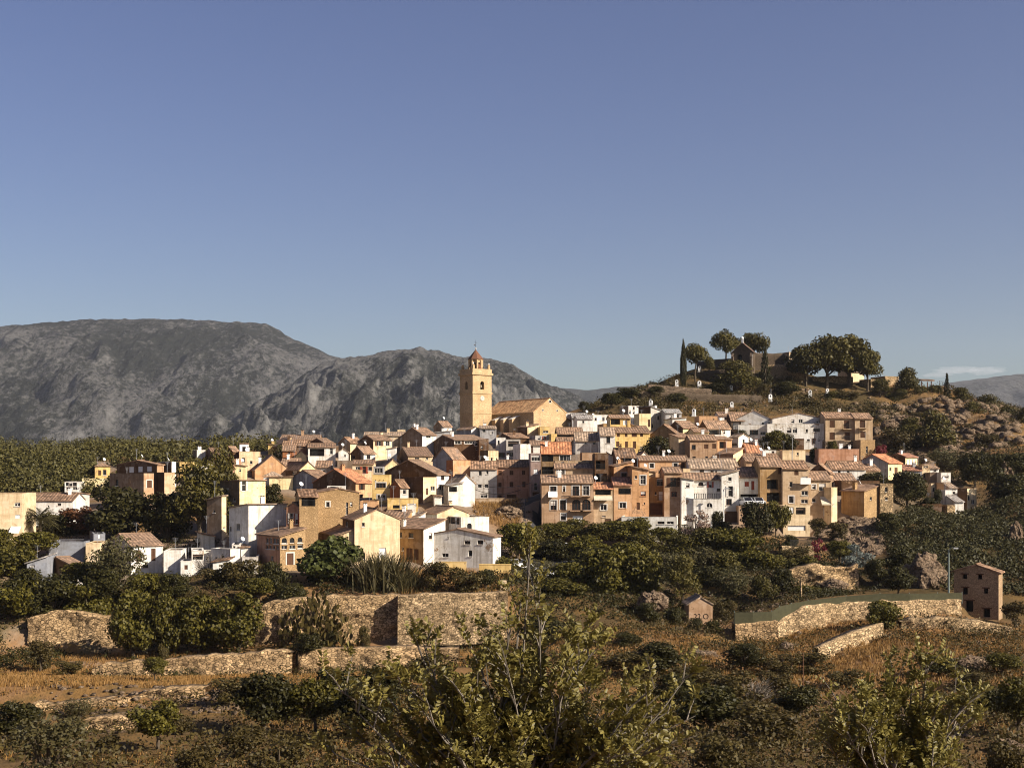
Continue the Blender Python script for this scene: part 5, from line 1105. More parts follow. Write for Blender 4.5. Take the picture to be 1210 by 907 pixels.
def pole(name, px, y0, y1, Y, r, mat, label, cat='pole', lamp=None):
    b = at(px,y1,Y); g = float(gz(b.x,b.y)); b.z = min(b.z, g) if Y < 500 else b.z
    R = empty(name, b, 0, label, cat); H = at(px,y0,Y).z-b.z; m = MB(); m.tube([(0,0,-.5),(0,0,H)], [r,r*.7], mat, 8); m.build('pole', R)
    if lamp:
        m = MB(); m.tube([(0,0,H-.05),(lamp*.5,-.2,H+.25),(lamp,-.3,H+.2)], [.05,.045,.04], mat, 6); m.build('arm', R)
        m = MB(); m.box(lamp-.15,lamp+.4,-.45,-.18,H+.1,H+.25,M_METAL); m.build('lamp_head', R)
    return R
M_GP = plain('green_grey_paint', (.16,.19,.17), .5, .3)
pole('lamp_post', 1121, 649, 701, 158, .13, M_GP, 'tall grey green lamp post left of the lone stone farmhouse', 'lamp post', .6)
pole('utility_pole', 477, 652, 674, 186, .11, M_WOOD, 'dark wooden utility pole in front of the ochre street front')
pole('lamp_post', 641.7, 626, 662, 212, .08, M_METAL, 'thin grey lamp post above the parked cars', 'lamp post', -.6)
pole('lamp_post', 654.7, 675, 690, 190, .07, M_METAL, 'short pale post between two parked cars', 'lamp post')
pole('lamp_post', 840, 616, 630, 208, .08, M_METAL, 'short grey lamp post below the pink oleander', 'lamp post')
pole('lamp_post', 855, 578, 624, 218.5, .12, M_WHITE, 'white lamp post with lanterns before the white balustraded house', 'lamp post', .5)
pole('aerial_mast', 936.4, 517, 545, 247, .05, M_METAL, 'tall thin aerial mast above the cream roof terrace', 'mast')
pole('lamp_post', 911, 459, 476, 341, .07, M_METAL, 'lamp post standing beside a white shrine on the hill', 'lamp post')
pole('utility_pole', 949, 770, 870, 108, .06, M_WOOD, 'thin dark leaning post in the lower right scrub')
pole('post', 946.5, 685, 703, 168, .16, wall_mat('rubble'), 'square stone post behind the green fence', 'post')
# green fence on the curved wall
gf = empty('mesh_fence', at(900,735,150), 0, 'green mesh fence along the top of the curved stone wall', 'fence')
fp = [(868,723,738,148.5),(890,723,737,148.6),(912,722,734,149.2),(921,716,736,150),(935,713,724,151.4),(955,709,717.5,152.5),(1000,704,712.5,154.4),(1040,701,711,155),(1075,701,710,155.4),(1108,700.5,709.5,156.6),(1137,700,709,157.5)]
pan = MB(); M_GF = plain('green_netting', (.058,.055,.030), .85, .1, var=.3)
base = at(900,735,150); P3 = [(at(x,a,y)-base, at(x,b,y)-base) for x,a,b,y in fp]
for (a,b),(c,d) in zip(P3[:-1],P3[1:]):
    off = Vector((0,.05,0)); pan.face([b,d,c,a], M_GF); pan.face([b+off,a+off,c+off,d+off], M_GF); pan.face([a,c,c+off,a+off], M_GF)
pan.build('netting', gf)
for k,(a,b) in enumerate(P3):
    m = MB(); m.tube([b-Vector((0,-.1,.4)), a+Vector((0,.1,.1))], [.05,.05], M_GP, 6); m.build('post', gf)
rl = empty('railing', at(934,646,202), 0, 'black garden railing left of the dark red bougainvillea', 'railing'); m = MB(); L = 26*202/F
for k in range(30): m.box(k*L/29-.02,k*L/29+.02,-.02,.02,0,1.05,M_IRON)
m.box(-.05,L+.05,-.03,.03,1.052,1.1,M_IRON); m.box(-.05,L+.05,-.028,.028,.1,.14,M_IRON); m.build('bars', rl)
hut = HOUSES['HUT']; fc = bpy.data.curves.new('graffiti', 'FONT'); fc.body = '22.O'; fc.size = .95; fc.extrude = .004; fc.align_x = 'CENTER'; fo = link('graffiti', fc, hut['root'])
dg = bpy.context.evaluated_depsgraph_get(); fm = bpy.data.meshes.new_from_object(fo.evaluated_get(dg)); bpy.data.objects.remove(fo); fo = link('graffiti', fm, hut['root']); fo.location = (hut['A']*.52, -.02, .75); fo.rotation_euler = (math.pi/2,0,0); fm.materials.clear(); fm.materials.append(M_DARK)

# ------------------------------------------------------------------ street, car park, path
def sheet(name, poly, mat, label, dz=.06, step=1.2, kind='structure'):
    """a sheet of paving following the ground inside a quad of ground points (near-left, near-right, far-right, far-left)"""
    a,b,c,d = [Vector((*p,0)) for p in poly]; n = max(2,int((b-a).length/step)); m = max(2,int((d-a).length/step)); V = []
    for j in range(m+1):
        for i_ in range(n+1):
            s_, t_ = i_/n, j/m; p = (a*(1-s_)+b*s_)*(1-t_)+(d*(1-s_)+c*s_)*t_; V.append((p.x,p.y,float(gz(p.x,p.y))+dz))
    Q = [(j*(n+1)+i_, j*(n+1)+i_+1, (j+1)*(n+1)+i_+1, (j+1)*(n+1)+i_) for j in range(m) for i_ in range(n)]
    return tag(npmesh(name, V, Q, mat, smooth=True), label, 'road', kind=kind)
M_ASPH = plain('asphalt', (.055,.052,.05), .9, .15, var=.4, scale=.5); M_PATH = plain('dirt_path', (.33,.22,.13), .95, .05, var=.4, scale=.6)
gp = lambda x,y: (lambda p: (p.x,p.y))(ground(x,y))
def xy(px, Y): return ((px-CX)*Y/F, Y)
sheet('street', [xy(618,216),xy(640,216),xy(640,238),xy(622,238)], M_ASPH, 'steep dark street between the pink house and the wide tan house')
sheet('car_park', [xy(612,186),xy(705,186),xy(690,208),xy(618,208)], M_ASPH, 'asphalt car park below the street')
sheet('hill_path', [xy(764,338.5),xy(905,341),xy(905,344),xy(764,341.5)], M_PATH, 'pale path with a low parapet climbing the castle hill', .1)
sheet('terrace_path', [xy(60,150),xy(345,150),xy(345,154),xy(60,154)], M_PATH, 'bare earth path in front of the long ochre terrace wall', .05)
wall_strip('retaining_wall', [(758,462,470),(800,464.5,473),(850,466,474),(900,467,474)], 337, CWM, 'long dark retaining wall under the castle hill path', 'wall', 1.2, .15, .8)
wall_strip('retaining_wall', [(915,474,481),(945,471.5,480),(985,474,481)], 341, RB, 'stone retaining wall under the right pine group', 'wall', 1.2, .25, .8)
wall_strip('retaining_wall', [(1040,483,489),(1075,480,488),(1105,484,490)], 338, RB, 'broken stone ledge wall below the hilltop ruins', 'wall', 1.2, .4, .8)
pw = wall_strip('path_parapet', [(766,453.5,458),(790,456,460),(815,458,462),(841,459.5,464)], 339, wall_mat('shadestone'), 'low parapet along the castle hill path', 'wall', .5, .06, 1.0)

# ------------------------------------------------------------------ cars
def car(px, py, Y, rz, col, label):
    p = at(px,py,Y); p.z = float(gz(p.x,p.y))+.07; r = empty('parked_car', p, rz, label, 'car', 'cars parked below the street')
    paint = plain('car_paint_'+label.split()[0], col, .3, .5, var=.06)
    sec = [(-2.1,.45,.62,.72),(-2.05,.38,.80,.80),(-1.2,.30,.92,.86),(.9,.30,.92,.86),(1.9,.36,.80,.82),(2.12,.45,.62,.70)]
    b = MB(); prev = None
    for x,z0,z1,w in sec:
        ring = [(x,-w,z0),(x,w,z0),(x,w*1.02,(z0+z1)/2),(x,w*.94,z1),(x,-w*.94,z1),(x,-w*1.02,(z0+z1)/2)]
        if prev:
            for k in range(6): b.face([prev[k],prev[(k+1)%6],ring[(k+1)%6],ring[k]], paint)
        else: b.face(ring[::-1], paint)
        prev = ring
    b.face(prev, paint); b.face([(-1.35,-.62,1.44),(.35,-.62,1.44),(.35,.62,1.44),(-1.35,.62,1.44)], paint); b.build('body', r)
    c = MB(); lo = [(-1.95,-.78,.90),(1.05,-.78,.90),(1.05,.78,.90),(-1.95,.78,.90)]; hi = [(-1.4,-.63,1.43),(.4,-.63,1.43),(.4,.63,1.43),(-1.4,.63,1.43)]
    for k in range(4): c.face([lo[k],lo[(k+1)%4],hi[(k+1)%4],hi[k]], M_GLASS)
    c.build('windows', r)
    q = MB()
    for k in range(4): q.tube([lo[k],hi[k]],[.06,.05],paint,4)
    for sgn in (-1,1): q.tube([(-.4,sgn*.79,.9),(-.4,sgn*.635,1.43)],[.05,.04],paint,4)
    q.build('roof_pillars', r)
    for x in (-1.3,1.35):
        for sgn in (-1,1):
            w = MB(); n0 = 0; w.lathe([(.2,-.1),(.31,-.1),(.33,-.05),(.33,.05),(.31,.1),(.2,.1)], M_IRON, 16)
            for k in range(len(w.v)): a_,b_,c_ = w.v[k]; w.v[k] = (x+a_, sgn*.78+c_, .33+b_)
            wh = w.build('wheel', r); rm = MB(); rm.lathe([(.2,-.09),(.2,.105),(.05,.11)], M_METAL, 12)
            for k in range(len(rm.v)): a_,b_,c_ = rm.v[k]; rm.v[k] = (x+a_, sgn*(.78+c_), .33+b_)
            rm.build('rim', wh)
    for sgn in (-1,1):
        l = MB(); l.box(2.0,2.1,sgn*.58-.14,sgn*.58+.14,.62,.75,M_FRAME); l.build('headlight', r)
        l = MB(); l.box(-2.11,-2.04,sgn*.6-.1,sgn*.6+.1,.62,.8,M_REDWOOD); l.build('tail_light', r)
car(630,657,203,2.9,(.07,.085,.12),'blue grey car parked left of the lamp post')
car(646,656,205,-.5,(.75,.75,.74),'white car parked right of the lamp post')
car(673,655,206,-.9,(.78,.77,.74),'bright white car glimpsed through the trees')
car(645,693,189,.1,(.60,.60,.60),'silver white car nearest the carob tree')
car(660,690,193,.4,(.02,.02,.025),'black car beside the silver white one')
car(676,684,196,-.6,(.10,.10,.11),'dark grey car under the big round trees')
car(614,684,194,.3,(.66,.64,.60),'pale car beside the yellow garden wall')
for px,l in ((882,'white car on the left in the car port'),(895,'white car on the right in the car port')):
    r = car(px,597,220.7,-1.4,(.74,.74,.73),l); o = bpy.context.scene.objects; q = [x for x in o if x.get('label') == l][0]; q.location.z = at(px,597.6,220.7).z

# ------------------------------------------------------------------ rocks
MR = wall_mat('rubble')
def rock_mat():
    n = NT('bare_rock'); v = n.coord('Object'); a = n.noise(n.coord('Object',(1,1,2.2)), .8, 7, .72); b = n.noise(v, 3.2, 5, .7)
    c = n.mix(n.ramp(a, [(.3,0),(.7,1)]), (.38,.275,.185), (.10,.062,.036)); c = n.mix(n.ramp(b,[(.42,.9),(.54,0)]), c, (.06,.042,.028)); return n.surf(c, .95, .05, n.math('ADD',a,b), 1.0, .4)
M_ROCK = rock_mat()
import bmesh
def rock(px, py, w, hh, label, Y=None, seed=0, sub=5, amp=.45):
    p = ground(px,py) if Y is None else at(px,py,Y); k = p.y/F; bm = bmesh.new(); bmesh.ops.create_icosphere(bm, subdivisions=sub, radius=1)
    for v in bm.verts:
        q = v.co*1.6+Vector((seed,0,0)); cv = noise.cell_vector(q*1.3+noise.noise_vector(q)*.4); v.co *= .78+.30*cv[0]+.22*noise.noise(q*1.1)+.16*noise.ridged_multi_fractal(q*1.5,.9,2.2,5,1,2)*.5
        v.co = Vector((v.co.x*w*k*.5, v.co.y*w*k*.4, v.co.z*hh*k*.6+hh*k*.2))
    me = bpy.data.meshes.new('rock'); bm.to_mesh(me); bm.free(); me.materials.append(M_ROCK); o = link('rock', me); o.location = p
    return tag(o, label, 'rock', 'rock outcrops')
rock(1093,690,46,44,'steep orange rock face beside the tall grey green lamp post',Y=174,seed=3)
rock(1024,664,38,34,'broken orange rock outcrop below the stone barn',Y=207,seed=8)
rock(985,694,30,12,'pale ledge of rock behind the green fence',Y=174,seed=12)
rock(930,768,16,12,'boulder below the curved stone wall',seed=14); rock(905,700,20,12,'pale rock among bushes left of the black railing',seed=15)
rock(1150,790,46,18,'flat pale rock in the dry grass right of the slanting ramp wall',seed=20); rock(830,775,30,8,'low pale rocks below the tan hut',seed=22)
rock(1190,890,34,20,'reddish rock at the bottom right corner',seed=25); rock(760,775,26,7,'low stones in the middle dry grass',seed=26)
rock(1120,540,20,16,'grey crag right of the olive tree on the hillside',seed=30); rock(1150,548,26,18,'jagged white streaked crag on the right hillside',seed=33); rock(1188,566,20,26,'steep ribbed crag at the right edge',seed=36)
rock(1070,502,44,12,'broad pale rock slab above the beige apartment pair',seed=40); rock(1052,508,22,14,'small pale rock slab beside the beige apartment pair',seed=41); rock(1130,500,24,12,'pale rock below the hillside spruce',seed=42); rock(1160,512,30,12,'pale stony patch on the right ridge',seed=43); rock(1200,640,16,30,'grey rock in the thicket at the right edge',seed=45)
rock(770,715,34,20,'pale rock bank left of the tan hut',Y=168,seed=50); rock(600,610,30,14,'pale stones on the dry bank under the pink house',seed=51)
V = []; Q = []; 
cube = np.array([[-1,-1,-1],[1,-1,-1],[1,1,-1],[-1,1,-1],[-1,-1,1],[1,-1,1],[1,1,1],[-1,1,1]])*.5; cf = np.array([[3,2,1,0],[4,5,6,7],[0,1,5,4],[1,2,6,5],[2,3,7,6],[3,0,4,7]])
def stones(n, fn, s0, s1):
    for _ in range(n):
        x, y = fn(); z = float(gz(x,y)); r = rng.normal(size=(3,3)); q_, _r = np.linalg.qr(r); s_ = rng.uniform(s0,s1)
        b = len(V)*8; V.append((cube*(1+rng.uniform(-.3,.3,(8,3))))@q_*s_*np.array([1.3,1,.8])+np.array([x,y,z+s_*.1])); Q.append(cf+b)
stones(420, lambda: xy(rng.uniform(985,1042), rng.uniform(203,222)), .3, 1.1); stones(420, lambda: xy(rng.uniform(1035,1210), rng.uniform(290,338)), .4, 1.9); stones(120, lambda: xy(rng.uniform(750,1030), rng.uniform(325,352)), .3, 1.1)
stones(500, lambda: xy(rng.uniform(60,330), rng.uniform(98,118)), .12, .4); stones(350, lambda: xy(rng.uniform(900,1250), rng.uniform(80,150)), .12, .45); stones(200, lambda: xy(rng.uniform(560,625), rng.uniform(218,234)), .15,.5); stones(120, lambda: xy(rng.uniform(740,980), rng.uniform(150,185)), .2,.6)
tag(npmesh('scattered_stones', np.concatenate(V), np.concatenate(Q), M_ROCK), 'loose pale stones lying on the dry slopes', 'stones', kind='stuff')
# ------------------------------------------------------------------ plants one can tell apart
# castle hill
t('cypress',807.5,453,45,7.5,'tall thin cypress at the left end of the castle hill',Y=352)
t('umbrella',822,455,51,30,'dark pine right of the tall thin cypress',Y=356); t('pine',838,444,24,18,'small pine against the left castle wall',Y=362)
t('umbrella',858,440,50,34,'umbrella pine left of the chapel gable',Y=368); t('umbrella',890,440,50,36,'umbrella pine right of the chapel gable',Y=372)
t('pine',869,470,44,56,'wide dark pine in front of the chapel',Y=348); t('spruce',904,458,46,20,'dark pointed conifer right of the chapel',Y=352)
t('grove',952,462,56,46,'round dark pine, left of the big hilltop pine group',Y=354); t('grove',977,464,68,56,'tall broad pine in the middle of the hilltop pine group',Y=356); t('grove',1003,464,67,58,'highest crowned pine of the hilltop pine group',Y=358); t('grove',1025,462,50,36,'pine at the right end of the hilltop pine group',Y=355)
t('pine',1072,474,40,34,'round pine right of the ruined stone house on the hill',Y=349); t('pine',1064,480,22,24,'low pine below the ruined stone house on the hill',Y=345)
t('spruce',1119,478,36,13,'slim pointed spruce on the right skyline',Y=344); t('pine',1136,484,28,26,'loose pine right of the slim spruce',Y=340); t('pine',1168,500,34,36,'dense pine on the right ridge',Y=332); t('pine',1192,512,34,32,'pine leaning over the right ridge',Y=326); t('pine',1212,520,40,36,'pine cut by the right edge on the ridge',Y=322)
t('broad',924,425,8,18,'low bush behind the right castle wall',Y=374,cat='shrub')
t('shrub',956,494,24,34,'round bush above the long white house',Y=334); t('pine',985,482,20,30,'low dark bushy pine under the right pine group',Y=343); t('shrub',1000,476,18,30,'grey bush below the highest pine',Y=344); t('shrub',900,466,14,16,'small bush at the foot of the dark pointed conifer',Y=345)
t('dark',775,470,14,22,'dark bush on the left slope of the castle hill',Y=338,cat='shrub'); t('dark',800,480,16,26,'dark bush above the tall pale grey house',Y=335,cat='shrub'); t('dark',722,482,18,26,'dark bush on the skyline left of the castle hill',Y=330,cat='shrub'); t('dark',690,488,14,14,'dark bush right of the church roof',Y=330,cat='shrub'); t('dark',740,474,16,34,'broad dark bush on the low saddle left of the castle hill',Y=338,cat='shrub')
# right hillside
t('pine',1104,545,60,54,'large dark pine on the rocky right hillside',Y=300); t('olive',1116,562,36,40,'grey olive tree above the last houses on the right',Y=284); t('shrub',1140,520,22,28,'yellow green bush right of the large hillside pine',Y=318); t('shrub',1060,530,30,36,'dark bush beside the small stone tower',Y=300); t('pine',1075,522,30,36,'dark pine bush left of the large hillside pine',Y=308); t('shrub',1165,535,24,34,'dull bush between crags on the right hillside',Y=300); t('dark',1152,578,44,44,'dark ivy covered tree above the last cream house',Y=262); t('dark',1192,606,48,52,'dark tree in the shaded gully on the right',Y=248); t('shrub',1195,535,22,26,'bush high on the right edge slope',Y=305); t('shrub',1085,500,14,22,'low bush below the hilltop on the right',Y=325); t('shrub',1110,492,12,24,'brown green bush under the slim spruce',Y=332)
t('dark',1072,602,46,46,'dense dark tree between the stone barn and the last houses',Y=240); t('dark',1034,572,14,38,'low dark hedge below the sunny orange roof',Y=246); t('dark',1098,610,22,22,'dark bush beside the cream arched house',Y=244); t('bougain',1042,534,10,18,'red flowered shrub right of the small stone tower',Y=272); t('dark',1108,600,22,12,'slim dark bush before the tall white house on the right',Y=247)
t('hedge',915,533,26,30,'green creeper hedge below the white stair on the hillside',Y=268); t('dark',931,535,22,22,'dark green bush right of the creeper hedge',Y=268,cat='shrub'); t('hedge',984,529,9,14,'small green bush at the foot of the beige apartment pair',Y=273,cat='shrub'); t('dark',962,541,12,12,'dark bush under the long white house',Y=266,cat='shrub'); t('dark',876,520,12,18,'dark bush left of the white house with wide windows',Y=284,cat='shrub')
t('dark',776,550,34,38,'dark round tree between the yellow house and the olive brown gable',Y=250)
# front row
t('dark',893,645,52,42,'tall dark tree under the sheltered car port',Y=210); t('broad',917,640,48,30,'dark green tree in front of the ochre house with huge openings',Y=213); t('dark',934,652,20,20,'dark shrub left of the white garage porch',Y=208,cat='shrub'); t('shrub',966,636,24,24,'bush at the foot of the awning house',Y=213); t('shrub',990,640,24,28,'green bush right of the awning house',Y=212); t('oleander',822,633,30,42,'pink white oleander beside the low white garage',Y=213); t('dark',848,634,30,18,'dark bush between the oleander and the white lamp post',Y=213); t('red',838,640,14,30,'brownish shrub below the oleander',Y=211,cat='shrub')
t('bougain',969,660,24,22,'dark red bougainvillea right of the black railing',Y=198); t('blue',1012,676,34,34,'blue grey spiky shrub below the broken rock outcrop',Y=188); t('broad',992,668,30,34,'green bush left of the blue grey shrub',Y=192); t('shrub',940,668,26,36,'rounded olive green bush under the black railing',Y=196)
for a in ((612,672,50,36,'tree immediately right of the patched white house',198),(632,664,40,34,'small tree left of the blue grey parked car',207),(600,655,26,26,'bush on the dry bank above the patched white house',212),(655,648,36,40,'bright tree below the left end of the wide tan house',213),(682,644,36,36,'rounded tree below the arched balconies of the wide tan house',215),(708,650,38,40,'tree below the canopy of the beige house',212),(732,648,38,40,'tree in front of the peach house with a red roof',213),(752,642,36,34,'leafy tree left of the low white garage',213),(785,648,30,30,'grey green tree in front of the low white garage',210),(692,672,36,44,'low spreading tree above the dark grey parked car',203),(760,664,34,46,'wide leafy tree between the tan house and the big round trees',204),(806,668,36,40,'tree under the pink white oleander',203),(836,664,40,44,'broad tree below the white balustraded house',203),(868,668,40,46,'broad bright tree below the white lamp post',201),(852,690,38,46,'lower broad tree left of the black railing',190),(885,684,32,40,'dense tree under the tall dark tree',194)):
    t('broad' if random.random() < .7 else 'pine', a[0],a[1],a[2]*(.86 if a[1] < 656 else 1.08),a[3]*1.25,a[4],Y=a[5])
t('hedge',717,714,70,70,'big round dark tree left of the middle of the car park',Y=177); t('hedge',760,714,66,58,'big round grey green tree, right neighbour of the dark one',Y=178); t('yellow',806,708,52,46,'yellowish pine above the tan hut',Y=174); t('broad',672,704,40,44,'spreading tree over the parked cars',Y=184); t('red',692,712,30,30,'brownish bush at the foot of the big round dark tree',Y=178,cat='shrub')
t('dark',765,742,30,34,'dark bush left of the tan hut',Y=156,cat='shrub'); t('dark',798,744,26,26,'dark glossy bush touching the tan hut',Y=157,cat='shrub'); t('dark',822,750,20,20,'dark bush in front of the tan hut',Y=152,cat='shrub'); t('shrub',857,742,34,32,'olive green bush right of the tan hut',Y=160); t('dark',842,756,22,24,'bush below the olive green one right of the hut',Y=150,cat='shrub')
t('pine',900,712,34,38,'dark tree at the left end of the green fence',Y=166); t('dark',925,702,30,32,'dark bush behind the bend of the green fence',Y=170,cat='shrub'); t('broad',950,688,32,36,'green bush behind the middle of the green fence',Y=180); t('dark',972,690,26,28,'dark bush right of the square stone post',Y=178,cat='shrub'); t('broad',1043,756,46,42,'round dark green bush growing beside the slanting ramp wall',Y=147,cat='shrub'); t('dark',1062,704,34,34,'dark tree behind the right part of the green fence',Y=168); t('dark',1060,684,40,38,'dark tree beside the steep orange rock face',Y=182); t('dark',1036,694,34,32,'dark bush between the blue grey shrub and the fence',Y=176,cat='shrub'); t('shrub',1199,738,28,32,'bush at the right foot of the lone stone farmhouse',Y=156); t('dark',1048,640,34,34,'dark tree hanging over the broken rock outcrop',Y=214)
# left side
t('dark',140,648,72,86,'big round dark tree above the orange roofed white house',Y=216); t('pine',236,646,104,78,'tall dark pine left of the pale yellow house',Y=212); t('dark',197,650,70,62,'dark tree between the big round tree and the tall pine',Y=214); t('pine',262,590,62,44,'upper pine touching the brick house',Y=232); t('red',92,642,44,52,'reddish brown tree right of the palm',Y=222); t('dark',66,646,40,44,'dark tree under the palm',Y=220); t('shrub',240,664,30,40,'yellow green bush at the foot of the tall pine',Y=204)
t('broad',16,700,56,66,'leafy dark tree at the left edge below the cream block',Y=186); t('broad',42,664,36,50,'green tree between the cream block and the blue grey building',Y=200); t('olive',138,712,78,62,'tall grey green olive before the orange roofed white house',Y=174); t('broad',100,704,40,50,'leafy bush covering the dark brown gable',Y=178); t('dark',70,716,38,50,'dark bush above the crumbling stone wall',Y=174)
t('broad',22,745,60,64,'dark tree at the left edge below the olive',Y=166); t('dark',62,742,56,60,'dark thicket tree above the crumbling wall',Y=167); t('hedge',108,748,64,58,'dense dark tree in the middle of the left hedge row',Y=167); t('hedge',158,772,76,56,'hedge tree with a thin forked trunk on the left path',Y=156); t('hedge',196,772,72,46,'hedge tree right of the forked trunk',Y=156); t('hedge',234,768,68,58,'broad clipped hedge tree on the left path',Y=157); t('hedge',281,768,68,66,'broad hedge tree with a pale trunk at the right end of the row',Y=157)
t('shrub',285,704,44,56,'wide bush below the arched stone house',Y=174); t('dark',322,708,44,34,'dark round bush right of the wide bush',Y=172); t('shrub',252,704,34,40,'bush under the long low white garden wall',Y=174); t('dry',248,690,32,36,'grey leafless shrub in front of the white terraces',Y=183); t('dry',212,700,20,26,'bare twiggy shrub below the low white garden wall',Y=178)
t('fig',392,704,70,74,'bright green fig tree in front of the cream gable',Y=176); t('reed',452,706,52,62,'clump of tall cane under the blank cream gable',Y=174); t('reed',480,706,30,34,'small clump of dry cane beside the utility pole',Y=173); t('cactus',372,742,46,70,'prickly pear clump sprawling over the terrace wall',Y=158); t('shrub',516,698,36,40,'dark bush below the row of dark doors',Y=172); t('shrub',550,698,32,40,'dark bush before the left yellow garden wall',Y=171); t('dark',574,692,20,26,'dark bush under the right yellow garden wall',Y=172)
t('dark',365,792,40,38,'dark bush on the path before the low pale wall',Y=146); t('dark',393,764,20,18,'small dark bush at the foot of the long terrace wall',Y=157); t('shrub',430,760,22,18,'small grey bush against the long terrace wall',Y=157); t('broad',183,806,30,26,'green bush on the upper dry terrace at left',Y=128); t('shrub',192,782,22,14,'small bush above the green terrace bush',Y=146); t('shrub',48,795,40,34,'feathery grey bush at the left end of the terraces',Y=150); t('shrub',80,800,20,40,'low olive bush left of the tumbled stone wall',Y=138); t('shrub',232,790,14,16,'tiny bush on the tumbled stone wall',Y=140); t('shrub',270,792,14,18,'small dark bush right of the tumbled stone wall',Y=138)
t('olive',58,945,104,108,'large grey green bush at the bottom left corner',Y=84); t('olive',90,864,40,36,'grey green bush above the bottom left corner bush',Y=96); t('broad',186,885,56,64,'rounded bright bush in the lower left',Y=92); t('dark',312,872,78,74,'big dark bush in the lower middle left',Y=95); t('shrub',270,836,36,50,'spreading scrub left of the big dark bush',Y=108); t('broad',372,872,70,60,'bushy dark tree left of the carob leaves',Y=96); t('dark',428,876,66,70,'dark thicket bush behind the left carob branch',Y=95); t('shrub',330,935,66,70,'dry shrub at the bottom left of the carob',Y=78); t('shrub',235,940,62,60,'low dark shrub at the bottom left',Y=78); t('shrub',215,868,24,34,'grey scrub right of the rounded bright bush',Y=94); t('shrub',128,890,22,34,'dry scrub left of the rounded bright bush',Y=88)
t('shrub',870,842,50,60,'grey scrub left of the right carob',Y=100); t('shrub',915,832,40,50,'scrub above the right carob',Y=104); t('dry',890,840,34,46,'grey leafless bush in the lower right',Y=102); t('broad',1204,872,70,56,'dark bush at the lower right edge',Y=92); t('shrub',1185,935,62,60,'low shrub at the bottom right corner',Y=78); t('dark',880,795,34,50,'dark bush below the short yellowish wall end',Y=126); t('shrub',925,800,30,44,'dark scrub below the boulder',Y=122); t('shrub',850,935,70,70,'reddish scrub right of the central carob',Y=80); t('dark',800,840,44,60,'dark scrub right behind the central carob',Y=104); t('shrub',1000,812,24,40,'scrub under the slanting ramp wall',Y=118); t('shrub',1145,815,26,44,'scrub behind the right carob top',Y=114); t('shrub',700,775,24,44,'green brown bush in the dry meadow',Y=142); t('shrub',740,800,30,60,'wide low bush in the dry meadow',Y=128); t('dark',640,768,40,60,'dark bush behind the top of the carob',Y=146)
XT = [(742,690,46,46,'tree behind the big round pair'),(785,694,44,44,'tree between the big round pair and the yellowish pine'),(826,690,44,44,'tree right of the yellowish pine'),(700,690,40,40,'tree wedged before the parked cars'),(655,672,32,38,'small tree right of the white parked car'),(672,640,26,30,'bush at the foot of the left arched balcony'),(725,640,24,28,'bush at the foot of the beige canopy house'),(812,650,28,34,'small tree right of the little white ramp wall'),(850,652,32,36,'tree under the white house of the balustrade'),(880,660,34,38,'tree left of the bank below the car port'),(835,706,34,40,'tree behind the tan hut roof'),(868,712,36,40,'tree behind the olive green bush by the hut'),(905,690,34,36,'tree below the dark green tree of the ochre house'),(640,690,30,34,'tree between the carob top and the silver white car'),(625,708,36,44,'bush left of the silver white car'),(660,716,30,50,'wide bush under the dark car'),(590,690,30,34,'bush at the right end of the yellow garden wall'),(955,716,22,34,'bush against the green fence bend')]
for a in XT: t(random.choice(('broad','broad','dark','olive')), a[0],a[1],a[2]*1.1,a[3]*1.2,a[4],Y=190+(690-a[1])*.62)
XL = [('dark',86,750,32,40,'creeper bush hanging on the crumbling wall'),('shrub',150,770,30,40,'dusty bush before the right end of the crumbling wall'),('dark',120,716,44,50,'dark bush between the olive and the crumbling wall'),('broad',172,716,40,46,'leafy bush right of the tall olive'),('dark',205,712,34,40,'dark bush below the bare twiggy shrub'),('dark',30,716,44,50,'dark bush right of the leafy tree at the left edge'),('broad',-4,668,44,40,'tree cut by the left edge below the cream block'),('shrub',230,722,26,40,'scrub above the broad clipped hedge tree'),('dark',345,722,34,40,'dark bush between the arched house and the fig tree'),('dark',20,772,40,50,'dark bush in the shade at the left edge of the path'),('shrub',70,772,26,34,'grey scrub leaning on the crumbling wall'),('broad',305,716,34,38,'leafy bush just under the tall arched house door')]
for a in XL: t(*a, Y=168 if a[2] > 700 else 196)
XF = [('dark',395,850,60,60,'dark bush left of the carob branch tips'),('dark',450,840,50,60,'dark bush behind the upper left carob leaves'),('shrub',505,812,40,50,'scrub behind the middle of the carob'),('dark',340,850,40,50,'dark scrub right of the big dark bush'),('shrub',290,895,36,60,'low brown scrub below the big dark bush'),('dark',20,880,50,60,'dark bush at the very left of the bottom'),('dark',840,870,60,80,'dark thicket bush between the two carobs'),('shrub',900,880,50,80,'wide scrub between the two carobs'),('dark',945,850,40,56,'dark bush left of the right carob top'),('dark',1170,850,40,56,'dark bush right of the right carob'),('dark',780,800,40,60,'dark scrub in the middle meadow'),('shrub',820,815,34,60,'dry scrub right of the central carob'),('dark',740,770,22,40,'low dark bush in the middle meadow'),('shrub',960,800,30,50,'scrub at the low end of the ramp wall'),('dark',1110,800,24,50,'low dark bush above the right carob top'),('broad',1185,800,28,40,'green bush in the right meadow')]
for a in XF: t(*a, Y=140 if a[2] < 790 else None)
